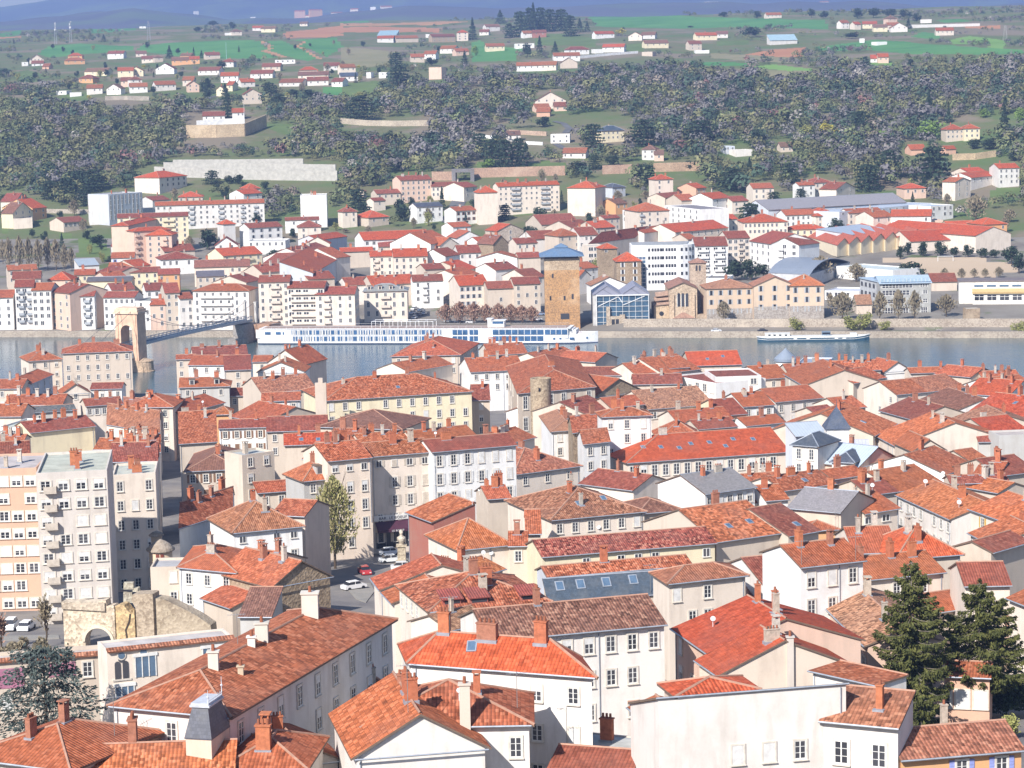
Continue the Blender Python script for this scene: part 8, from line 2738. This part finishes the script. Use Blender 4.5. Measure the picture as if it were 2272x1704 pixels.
trees(0, 380, '''
round 1350 505 365 190 | big round dark evergreen right of the salmon apartment stack
cone 1978 300 235 85
cone 2085 330 205 85
cedar 440 195 40 150
cedar 320 180 60 130
cedar 550 225 90 100
round 640 490 400 140
round 720 600 540 110
round 560 440 380 80
round 1760 570 490 150
round 1890 430 365 80
bare 640 330 180 170 | bare tree in front of the plain white end of the ribbed block
bare 690 330 200 110 | smaller bare tree in front of the ribbed white block
bare 480 290 190 90
bare 1580 340 290 70
bare 1330 350 300 120
bare 1660 330 280 80
cone 980 590 540 60
bare 60 640 440 80
bare 130 650 430 90
bare 190 650 440 80
bare 250 650 450 90
bare 310 640 440 80
bare 365 640 450 90
bare 420 650 480 70
bare 465 650 500 60
bare 20 600 450 60
round 50 330 220 110
round 30 930 860 90 | dark tree at the left end of the quay row
round 110 950 890 70
''')
trees(756, 380, '''
cedar 115 240 115 140
cedar 150 335 205 120
round 390 325 175 160 | large dull green tree left of the slate roofed villa
cone 655 255 105 60
bare 555 330 230 100
cedar 1060 315 215 95
round 1290 330 205 110
round 1605 350 265 90
cone 1415 410 325 75
round 1225 425 335 140
round 860 240 160 80
olive 95 180 130 90
round 710 160 105 60
rosy 680 985 865 130
rosy 770 985 850 140
rosy 860 985 855 130
rosy 940 985 865 120
rosy 1020 985 860 130
rosy 1100 985 865 130
rosy 1170 985 870 110
rosy 1235 985 875 100
bare 300 660 590 100
bare 430 670 580 120
bare 1790 205 130 80
bare 30 400 370 60
bare 1970 180 130 90
''')
trees(1512, 380, '''
round 1490 700 568 235 | big domed dark pine beside the sandy pitch
round 1000 415 290 140 | round evergreen in front of the cream school wing
cedar 440 365 205 180 | dark layered pine left of the big beige institution
round 330 705 540 190
round 450 705 560 170
round 530 690 590 110
cone 745 345 298 50
cedar 590 205 130 120
cedar 770 195 110 80
round 1460 540 455 90
round 1560 550 450 110
round 1670 550 450 120
round 1760 555 480 90
round 1850 555 470 90
round 1940 560 480 90
round 2130 600 460 150
round 2180 660 520 110
round 2020 560 490 80
bare 900 710 555 200 | wide bare tree in front of the curved metal roof
bare 1130 715 600 140
bare 270 968 845 120 | bare tree in front of the left wing of the convent
bare 1040 965 790 190
bare 1280 968 785 110
bare 1400 968 775 110
bare 1505 968 780 110
bare 1710 940 800 150
bare 1700 720 630 80
bare 1810 700 630 70
bare 1890 690 630 60
bare 1960 690 630 60
bare 2050 690 620 70
bare 1900 330 160 170 | wide rosy bare tree beside the industrial hall
olive 740 1030 940 150
olive 1100 1030 930 170
olive 1180 1030 900 140
olive 1310 1030 960 110
olive 2170 1075 960 130
white 1660 1050 1010 80
bare 2120 330 250 110
bare 960 880 790 60
bare 1130 350 300 60
''')
# garden trees between the houses of the far bank
gx = []
for o in bpy.data.objects:
	if o.get('category') and o.type == 'EMPTY' and o.location.y > 940: gx.append((o.location.x, o.location.y, 9 if o.get('category') not in ('tree', 'bush') else 5))
GX = np.array(gx)
cnt = 0
for _ in range(6000):
	if cnt >= 110: break
	x, s_ = rnd.uniform(-330, 330), rnd.uniform(150, 520)
	y = y_far(x) + s_
	if ((GX[:, 0] - x) ** 2 + ((GX[:, 1] - y) / 1.3) ** 2 < (GX[:, 2] + 3) ** 2).any(): continue
	kd = rnd.choice(('round', 'round', 'bare', 'bare', 'cone', 'olive'))
	H_ = rnd.uniform(4, 9)
	tree(kd, Vector((x, y, zg(x, y))), H_, H_ * (.5 if kd == 'cone' else .8), GL[kd], GG[kd])
	GX = np.vstack([GX, (x, y, 5)]); cnt += 1
cnt = 0
for _ in range(1500):
	if cnt >= 70: break
	b = on_ground(rnd.uniform(0, 1000), rnd.uniform(95, 212), 0, 1500)
	if ((GX[:, 0] - b.x) ** 2 + ((GX[:, 1] - b.y) / 2) ** 2 < (GX[:, 2] + 2) ** 2).any(): continue
	kd = rnd.choice(('round', 'round', 'cone', 'olive', 'bare')); H_ = rnd.uniform(4, 9)
	tree(kd, b, H_, H_ * (.5 if kd == 'cone' else .9), GL[kd], GG[kd])
	GX = np.vstack([GX, (b.x, b.y, 5)]); cnt += 1
# ---- the bare wood of the hill: one mass nobody could count
boxes = []
for o in bpy.data.objects:
	if o.get('category') in ('house', 'apartment block', 'wall', 'hall', 'warehouse', 'factory') and o.location.y > 1150:
		x0, y0, x1, y1 = 9e9, 9e9, -9e9, -9e9
		for ch in ([o] if o.type == 'MESH' else o.children):
			if ch.name.split('.')[0] in ('wall', 'roof') or ch is o:
				for v in ch.data.vertices:
					q = proj(v.co + o.location)
					x0, x1, y0, y1 = min(x0, q[0]), max(x1, q[0]), min(y0, q[1]), max(y1, q[1])
		if x1 > x0: boxes.append((x0, y0, x1, y1))
BX = np.array(boxes)
def px_of(P_):
	v = P_ - np.array(CAM)
	dz = v @ np.array(fw)
	return 1136 + F * (v @ np.array(cr)) / dz, 852 - F * (v @ np.array(cu)) / dz
PAL = 1.45 * np.array([(.112, .104, .104), (.126, .114, .106), (.102, .097, .090), (.120, .118, .058), (.092, .105, .050), (.045, .068, .045), (.26, .24, .21), (.15, .085, .075), (.150, .125, .100)])
WT = np.array([.17, .15, .14, .21, .17, .13, .02, .015, .03])
ts, tz, hs, cs_ = [], [], [], []
s = 372.0
while s < 2900:
	step = 7.4 if s < 1150 else (10 if s < 1500 else 17)
	u = -.30
	while u < .30:
		y = 1000 + s
		for _ in range(5): y = y_far(u * y) + s
		uu = u + rnd.uniform(-.5, .5) * step / y; yy = y + rnd.uniform(-.5, .5) * step
		x = uu * yy
		u += step / y
		pxx, pyy = proj((x, yy, zg(x, yy)))
		if not (-40 < pxx < 2312): continue
		nz = noise.noise((x / 120, yy / 120, 5.0)) + .5 * noise.noise((x / 40, yy / 40, 2.0))
		if s > 1080:
			keep = nz > .1
		elif pyy < 235 and pxx < 830: keep = nz > -.12
		elif pyy < 120: keep = nz > .05
		else: keep = nz > -.42
		if s < 420: keep = keep and nz > -.05
		if not keep: continue
		if any(inpoly((pxx, pyy), pl) for k_, pl in FIELDS if min(q[0] for q in pl) < pxx < max(q[0] for q in pl)): continue
		Ht = rnd.choice((4, 6, 7, 8, 9, 12)) * rnd.uniform(.75, 1.2) if s < 1150 else rnd.uniform(2.5, 8)
		hp = Ht * F / yy
		bx = (BX[:, 0] - 5 < pxx) & (pxx < BX[:, 2] + 5) & (BX[:, 1] - 2 < pyy) & (pyy - hp * .9 < BX[:, 3])
		if bx.any(): continue
		reg = noise.noise((x / 70, yy / 70, 9.0)) + .5 * noise.noise((x / 220, yy / 220, 1.0))
		wts = WT.copy()
		if reg > .12: wts[3:5] *= 4
		if reg < -.22: wts[5] *= 6
		if pxx < 900 and pyy > 215: wts[3:5] *= 2.6; wts[8] *= 3; wts[6] *= 1.5
		ci = rng.choice(len(PAL), p=wts / wts.sum())
		ts.append((x, yy, zg(x, yy) - .3)); hs.append(Ht); cs_.append(PAL[ci] * rnd.uniform(.7, 1.3))
	s += step * .9
ts, hs, cs_ = np.array(ts), np.array(hs), np.array(cs_)
NQ = 84
n = len(ts)
print('wood trees', n)
# each crown: patches spread over a lumpy ellipsoid, turned roughly outwards, so that crowns show a lit and a shaded side
g = rng.normal(size=(n, NQ, 3)); g[:, :, 2] = np.abs(g[:, :, 2]) * 1.1 - .35
g /= np.linalg.norm(g, axis=2)[:, :, None]
lump_ = 1 + .30 * np.sin(np.arctan2(g[:, :, 1], g[:, :, 0]) * 3 + rng.random((n, 1)) * 6) * (1 - np.abs(g[:, :, 2]))
rr = (rng.random((n, NQ)) ** .28 * lump_)[:, :, None]
wd = rng.uniform(.36, .60, n)[:, None]
cen = np.stack([g[:, :, 0] * wd, g[:, :, 1] * wd, .52 + g[:, :, 2] * .46], -1)
cen = (np.concatenate([cen[:, :, :2] * rr, .52 + (cen[:, :, 2:] - .52) * rr], -1)) * hs[:, None, None] + ts[:, None, :]
nrm_ = (g + np.array([0, 0, .45]) + rng.normal(size=(n, NQ, 3)) * .42).reshape(-1, 3)
nrm_ /= np.linalg.norm(nrm_, axis=1)[:, None]
a_ = np.cross(nrm_, rng.normal(size=(n * NQ, 3))); a_ /= np.linalg.norm(a_, axis=1)[:, None]
b_ = np.cross(nrm_, a_)
sz = (hs[:, None] * rng.uniform(.045, .125, (n, NQ))).reshape(-1, 1)
c0 = cen.reshape(-1, 3)
V = np.stack([c0 - a_ * sz - b_ * sz * .35, c0 + a_ * sz * .3 - b_ * sz * .6, c0 + a_ * sz * 1.1 + b_ * sz * .2, c0 - a_ * sz * .2 + b_ * sz * .7], 1).reshape(-1, 3)
cc = np.repeat(cs_, NQ, axis=0) * rng.uniform(.86, 1.14, (n * NQ, 1))
me = quad_mesh('bare_woodland', V, mat_attr('woodland', .95, .05, .2, .2), cc)
o = bpy.data.objects.new('bare_woodland', me); col.objects.link(o)
tag(o, 'bare purplish grey woodland covering the far hillside', 'woodland', None, 'stuff')

# ---- near trees
def branch_tree(name, label, cat, base, H, spread, mat, nbr, twig, tsize, trunk_r, leaf=None, seed=1, up=.9, leafn=0, leafs=.12, lo=.25):
	"""Trunk, limbs and twigs grown by repeated forking."""
	r_ = random.Random(seed)
	root = thing(name, label, cat, base)
	tb = MB(); tips = []
	def grow(p, d, ln, rad, lev):
		q = p + d * ln
		mid = p.lerp(q, .5) + Vector((r_.uniform(-1, 1), r_.uniform(-1, 1), 0)) * ln * .05
		tb.tube(p, mid, rad, rad * .85, 6 if lev < 2 else 4, 0, False); tb.tube(mid, q, rad * .85, rad * .65, 6 if lev < 2 else 4, 0, False)
		if lev >= nbr:
			tips.append((q, d, ln)); return
		for k in range(3 if lev else 5):
			a = r_.uniform(0, 6.28)
			e = Vector((math.cos(a), math.sin(a), 0)) * r_.uniform(.35, .8) * spread + Vector((0, 0, up))
			nd = (d * .55 + e).normalized()
			grow(p.lerp(q, r_.uniform(.55, 1.0)), nd, ln * r_.uniform(.55, .78), rad * .55, lev + 1)
			if lev >= 1: tips.append((q, nd, ln))
	b = Vector(base)
	grow(b - Vector((0, 0, .5)), Vector((.02, .01, 1)), H * (lo + .05), trunk_r, 0)
	tb.build('trunk', M_BARK, root)
	cen, dr, sz = [], [], []
	for q, d, ln in tips:
		for k in range(twig):
			e = Vector((r_.gauss(0, 1), r_.gauss(0, 1), r_.gauss(.4, .8)))
			t = q + d * ln * r_.uniform(-.7, .4) + e * ln * .3
			cen.append(t); dr.append(d * .8 + e * .6); sz.append(tsize * r_.uniform(.6, 1.5))
	V = quads(np.array(cen), np.array(sz), np.array(dr))
	me = quad_mesh('crown', V - np.array(b), mat)
	o = bpy.data.objects.new('crown', me); col.objects.link(o); o.parent = root
	if leaf:
		n = len(cen)
		i = rng.integers(0, n, leafn)
		c = np.array(cen)[i] + rng.normal(size=(leafn, 3)) * .25
		me = quad_mesh('blossom' if 'blossom' in label else 'leaves', quads(c, leafs * rng.uniform(.6, 1.4, leafn)) - np.array(b), leaf)
		o = bpy.data.objects.new(me.name, me); col.objects.link(o); o.parent = root
	return root
def spruce(label, base, H, rmax, bare, seed, mat=L_SPRUCE, droop=.35, dens=1.0, top_w=.06):
	r_ = random.Random(seed)
	root = thing('spruce_tree', label, 'tree', base)
	b = Vector(base)
	tb = MB()
	tb.tube(b - Vector((0, 0, .5)), b + Vector((0, 0, H * .5)), .27, .17, 9); tb.tube(b + Vector((0, 0, H * .5)), b + Vector((0, 0, H * .97)), .17, .03, 7)
	cen, dr, sz = [], [], []
	z = bare
	while z < H * .985:
		f = (z - bare) / (H - bare)
		R_ = rmax * min(1.0, (1 - f) ** .55 * 1.02 + top_w * (1 - f)) * (0.85 if f < .12 else 1)
		for k in range(r_.choice((5, 6, 7)) if f < .9 else 4):
			a = r_.uniform(0, 6.28)
			ln = max(.4, R_ * r_.choice((.55, .8, .95, 1.05, 1.18)))
			tip = Vector((math.cos(a) * ln, math.sin(a) * ln, ln * r_.uniform(.05, .28)))
			p0 = b + Vector((0, 0, z + r_.uniform(-.25, .25)))
			sag = droop * ln * r_.uniform(.4, 1.1)
			pt = lambda t: p0 + tip * t - Vector((0, 0, sag * math.sin(t * math.pi * .72)))
			prev = p0
			for t in (.35, .7, 1.0):
				tb.tube(prev, pt(t), .05 * (1.1 - t) + .01, .05 * (1.0 - t) + .008, 4, 0, False); prev = pt(t)
			side = Vector((-math.sin(a), math.cos(a), 0))
			n = int(ln * 46 * dens)
			for _ in range(n):
				t = r_.random() ** .7 * .95 + .06
				wd = ln * .20 * math.sin(min(1, t * 1.05) * math.pi * .85 + .25)
				s = r_.uniform(-1, 1)
				q = pt(t) + side * s * wd + Vector((0, 0, -abs(s) * wd * .25 - r_.random() ** 2 * .55))
				cen.append(q); dr.append(side * s * .8 + tip.normalized() * .7 + Vector((0, 0, r_.uniform(-1.3, .1)))); sz.append(r_.uniform(.22, .5))
		z += r_.uniform(.38, .62)
	tb.build('trunk', M_BARK2, root)
	a_, d_ = np.array(cen), np.array(dr)
	V = quads(a_, np.array(sz), d_ + rng.normal(size=d_.shape) * .12)
	me = quad_mesh('crown', V - np.array(b), mat)
	o = bpy.data.objects.new('crown', me); col.objects.link(o); o.parent = root
	return root
M_BARK2 = mat_plain('pale_bark', (.27, .23, .20), .95, 0, .1, .5, 3)
def top_h(px, py, b): return at_y(px, py, b.y).z - b.z
b1 = near_pt(2021, 1625); spruce('tall spruce with a pointed top, left of two big spruces on the right', b1, top_h(2019, 1236, b1), 5.2, 1.2, 5, dens=1.1)
b2 = near_pt(2172, 1600); spruce('big spruce with a bare lower trunk and thin crooked top, right of the pair', b2, top_h(2162, 1285, b2), 6.2, 4.8, 9, dens=1.15, droop=.28)
b3 = near_pt(2040, 1655); spruce('small dark spruce low in front of the left big spruce', b3, top_h(2040, 1500, b3), 2.6, .5, 21, dens=1.1)
# cedar at the left
b = at_y(105, 1640, HT.location.y - 14); b.z = float(np.interp(b.y, NEAR_Y, NEAR_Z)); root = thing('cedar_tree', 'large blue grey cedar with layered branches at the left frame edge', 'tree', b)
H = top_h(100, 1425, b)
n = 9500
c = crown_cedar(n, 33); k = H
c = c * np.array([11.8, 11.8, H * .99])
V = quads(c, rng.uniform(.2, .55, n), np.stack([c[:, 0], c[:, 1], -1.2 + 0 * c[:, 0]], 1) + rng.normal(size=(n, 3)) * 1.6)
o = bpy.data.objects.new('crown', quad_mesh('crown', V, L_CEDAR)); col.objects.link(o); o.parent = root
tb = MB(); tb.tube(b - Vector((0, 0, .5)), b + Vector((0, 0, H * .9)), .35, .06, 8)
for i in range(40):
	z = H * (.12 + .8 * i / 40); a = i * 2.4; ln = 5.3 * math.sqrt(max(.05, 1 - (z / H - .1) ** 2))
	tb.tube(b + Vector((0, 0, z - .4)), b + Vector((math.cos(a) * ln, math.sin(a) * ln, z)), .1, .03, 5, 0, False)
tb.build('trunk', M_BARK, root)
L_BUD = mat_leaf('budding_willow_twigs', (.33, .29, .13), (.42, .38, .18), .4)
def fan_tree(label, b, H, Wd, seed, mat, leaf, n):
	root = thing('willow_tree', label, 'tree', b)
	c, d = crown_bare(n, seed, .5)
	c = c * np.array([Wd, Wd, H])
	o = bpy.data.objects.new('crown', quad_mesh('crown', quads(c, rng.uniform(.35, 1.0, n), d + np.array([0, 0, .5])), mat)); col.objects.link(o); o.parent = root
	c2 = c[rng.integers(0, n, n)] + rng.normal(size=(n, 3)) * .3
	o = bpy.data.objects.new('leaves', quad_mesh('leaves', quads(c2, rng.uniform(.12, .32, n)), leaf)); col.objects.link(o); o.parent = root
	inst('trunk', LIMBS, root, Matrix.Diagonal((Wd * 1.1, Wd * 1.1, H, 1)))
b = near_pt(744, 1262); fan_tree('tall tree in yellow green bud in front of the grey mansard on the square', b, top_h(738, 1058, b), 8.0, 3, L_BUD, L_OLIVE, 2300)
b = near_pt(694, 1262); fan_tree('smaller budding tree left of the tall yellow green one', b, top_h(694, 1135, b), 5.0, 8, L_BUD, L_OLIVE, 1000)
b = near_pt(105, 1435); branch_tree('bare_tree', 'slender bare tree in front of the orange apartment block', 'tree', b, 11, .45, L_TWIG, 4, 2, .5, .16, None, 4, 1.3, 0, .1, .24)
b = near_pt(2, 1440); branch_tree('bare_tree', 'bare reddish tree at the left frame edge under the orange block', 'tree', b, 8.5, .6, L_ROSY, 4, 2, .5, .16, None, 6, 1.0, 0, .1, .2)
b = near_pt(55, 1446); branch_tree('bare_tree', 'low bare shrubby tree below the two parked white vehicles', 'tree', b, 4.5, .8, L_TWIG, 3, 4, .4, .10, None, 12, .8, 0, .1, .2)
b = near_pt(888, 1200); branch_tree('bare_tree', 'thin bare tree before the restaurant sign', 'tree', b, 9, .3, L_TWIG, 3, 2, .4, .12, None, 15, 1.5, 0, .1, .3)
b = near_pt(668, 1668); branch_tree('blossom_tree', 'small tree in white blossom beside the shaded facade at the bottom', 'tree', b, 7.0, .75, L_TWIG, 4, 2, .35, .12, L_WHITE, 14, .9, 2600, .15, .2)
b = near_pt(2235, 1640); branch_tree('olive_tree', 'olive green shrub at the bottom right corner', 'bush', b, 4.5, .8, L_TWIG, 3, 3, .35, .10, L_OLIVE, 18, .8, 5000, .2, .2)
b = near_pt(2225, 1590)
root = thing('laurel_bush', 'dark evergreen bush in shade behind the orange house with lilac shutters', 'bush', b)
V = quads(crown_round(5000, 41, 22) * np.array([8, 7, 6.5]), rng.uniform(.2, .45, 5000)); o = bpy.data.objects.new('crown', quad_mesh('crown', V, L_DARK)); col.objects.link(o); o.parent = root
for i, (px, py, w_) in enumerate(((40, 1452, 3.5), (95, 1450, 3.0), (10, 1470, 4.0))):
	b = near_pt(px, py); root = thing('bare_hedge', ('brown leafless shrub under the slender bare tree', 'brown leafless shrub beside the ruin pier', 'brown leafless shrub at the left edge above the painted facade')[i], 'bush', b)
	V = quads(crown_round(900, 50 + i) * np.array([w_, w_, 2.2]), rng.uniform(.2, .5, 900)); o = bpy.data.objects.new('crown', quad_mesh('crown', V, L_TWIG)); col.objects.link(o); o.parent = root
# ------------------------------------------------------------------ satellite dishes, windows, haze
bvh0 = BVHTree.FromPolygons(surf_v, surf_f)
def roof_hit(px, py):
	r = ray(px, py).normalized()
	h = bvh0.ray_cast(CAM, r, 1500)
	return h[0]
for px, py, sz, label in (
	(756 + 922 * SC, 1140 + 290 * SC, 1.25, 'white satellite dish, left of two below the pyramid roof'),
	(756 + 972 * SC, 1140 + 290 * SC, 1.5, 'white satellite dish, right of two below the pyramid roof'),
	(756 + 1665 * SC, 1140 + 120 * SC, 1.5, 'white satellite dish on the ridge of the long ochre house'),
	(756 + 850 * SC, 760 + 1050 * SC, 1.3, 'grey satellite dish on the orange market roof'),
	(756 + 895 * SC, 760 + 985 * SC, 1.0, 'white satellite dish at the top of the orange market roof'),
	(1512 + 203 * SC, 1140 + 730 * SC, 1.2, 'white satellite dish beside the grey chimney of the plain red roof'),
	(1512 + 1792 * SC, 760 + 1066 * SC, 1.6, 'white satellite dish on the orange roof of the long white fronted house'),
	(1512 + 1575 * SC, 760 + 930 * SC, 1.6, 'white satellite dish on the ridge of the long white fronted house'),
	(1512 + 1232 * SC, 760 + 955 * SC, 1.5, 'white satellite dish on the maroon roof by the tall orange chimney'),
	(1512 + 1688 * SC, 760 + 875 * SC, 1.5, 'white satellite dish near the narrow orange roof strip'),
	(756 + 612 * SC, 760 + 612 * SC, 1.2, 'white satellite dish on the maroon roof behind the white corner house'),
	(1310 * SC, 760 + 405 * SC, 1.3, 'white satellite dish on the slanted roof right of the dark street'),
	(756 + 765 * SC, 1278 + 805 * SC, .9, 'white satellite dish beside the tall pale chimney in the foreground'),
	(1948 * SC, 760 + 690 * SC, 1.2, 'satellite dish on the mottled roof above the budding tree')):
	q = roof_hit(px, py)
	if q is None: continue
	root = thing('satellite_dish', label, 'satellite dish', q)
	inst('mount', arm_me, root, Matrix.Identity(4))
	inst('reflector', dish_me, root, Matrix.Translation((0, -.12, .95)) @ Matrix.Rotation(R(62), 4, 'X') @ Matrix.Diagonal((sz * .46, sz * .46, sz * .46, 1)), (.66, .66, .66))
# two tall slim chimneys of the foreground that stand out
for (x, y0, y1, wz, lab, colr) in ((756 + 805 * SC, 1278 + 960 * SC, 1278 + 700 * SC, .9, 'tall pale chimney rising above the orange cross roof in the foreground', (.58, .50, .42)),
                                   (1512 + 703 * SC, 1278 + 700 * SC, 1278 + 395 * SC, .7, 'tall slim grey chimney against the white trimmed gable', (.52, .47, .42)),
                                   (2005 * SC, 1278 + 250 * SC, 1278 + 110 * SC, 1.6, 'stout pale chimney at the ridge of the large hipped house', (.60, .55, .48)),
                                   (1692 * SC, 1278 + 410 * SC, 1278 + 305 * SC, 1.2, 'pale chimney with a slab cap halfway along the large hipped roof', (.58, .54, .47)),
                                   (1380 * SC, 1278 + 595 * SC, 1278 + 490 * SC, .9, 'pale chimney beside the hip end of the large hipped roof', (.62, .58, .50)),
                                   (1625 * SC, 1278 + 450 * SC, 1278 + 395 * SC, .7, 'small white chimney on the slope of the large hipped roof', (.70, .66, .60)),
                                   (1555 * SC, 1278 + 632 * SC, 1278 + 585 * SC, .5, 'small tan vent stack low on the large hipped roof', (.50, .42, .30))):
	q = roof_hit(x, y0)
	if q is None: continue
	zt = at_y(x, y1, q.y).z
	root = thing('chimney_stack', lab, 'chimney', q)
	mb = MB(); mb.box(q + Vector((0, 0, (zt - q.z) / 2 - 1)), (wz, wz * .8, zt - q.z + 2)); mb.box((q.x, q.y, zt + .06), (wz + .22, wz * .8 + .22, .12)); mb.build('stack', M_WALL, root, None, colr)
	mb = MB(); mb.tube((q.x, q.y, zt + .1), (q.x, q.y, zt + .7), .16, .14, 8); mb.build('pot', M_POT, root)
for px, py, hh in ((756 + 2000 * SC, 1140 + 515 * SC, 4.0), (756 + 435 * SC, 1278 + 880 * SC, 4.2), (756 + 1140 * SC, 1278 + 850 * SC, 3.2), (1512 + 1125 * SC, 1140 + 300 * SC, 3.0), (1512 + 775 * SC, 1140 + 330 * SC, 3.0), (1535 * SC, 1278 + 440 * SC, 3.0),
                   (740 * SC, 1278 + 1030 * SC, 3.5), (756 + 1460 * SC, 1278 + 1050 * SC, 3.0), (756 + 705 * SC, 1140 + 760 * SC, 3.4), (130 * SC, 760 + 200 * SC, 4.0), (756 + 1275 * SC, 760 + 140 * SC, 3.0), (1512 + 997 * SC, 1140 + 110 * SC, 3.2)):
	q = roof_hit(px, py)
	if q is None: continue
	root = thing('roof_antenna', 'thin metal television antenna standing on a roof of the old town', 'antenna', q, 'television antennas on the roofs')
	mb = MB(); mb.tube(q - Vector((0, 0, .4)), q + Vector((0, 0, hh)), .035, .03, 5); mb.build('pole', M_METAL, root, None, (.3, .3, .3))
	mb = MB(); mb.tube(q + Vector((-.8, 0, hh - .2)), q + Vector((.8, .3, hh - .2)), .022, .022, 4)
	for k in range(6):
		c = q + Vector((-.75 + k * .3, k * .055, hh - .2)); mb.tube(c - Vector((.1, .38, 0)), c + Vector((-.1, .38, 0)), .015, .015, 4)
	mb.build('rods', M_METAL, root, None, (.45, .45, .45))
finish_windows()
mb = MB()
mb.box((0, 7000, 650), (15000, 18000, 1320))
hz = NT('haze_air')
t = hz.t
t.nodes.remove(hz.b)
pv = t.nodes.new('ShaderNodeVolumePrincipled')
pv.inputs['Color'].default_value = (.36, .53, 1.0, 1)
pv.inputs['Density'].default_value = HAZE
pv.inputs['Anisotropy'].default_value = .1
t.links.new(pv.outputs[0], t.nodes['Material Output'].inputs['Volume'])
ho = mb.build('haze', hz.m, None, (0, 7000, 650))
tag(ho, kind='stuff')
for l in house_log:
	if l[4] > 26 or l[4] < 3.5: print('DEPTH', l)
#DBG print('TREES', [(o.name, [round(x) for x in o.location]) for o in bpy.data.objects if o.get('category') in ('tree','bush') and o.location.y < 600], HT.location)
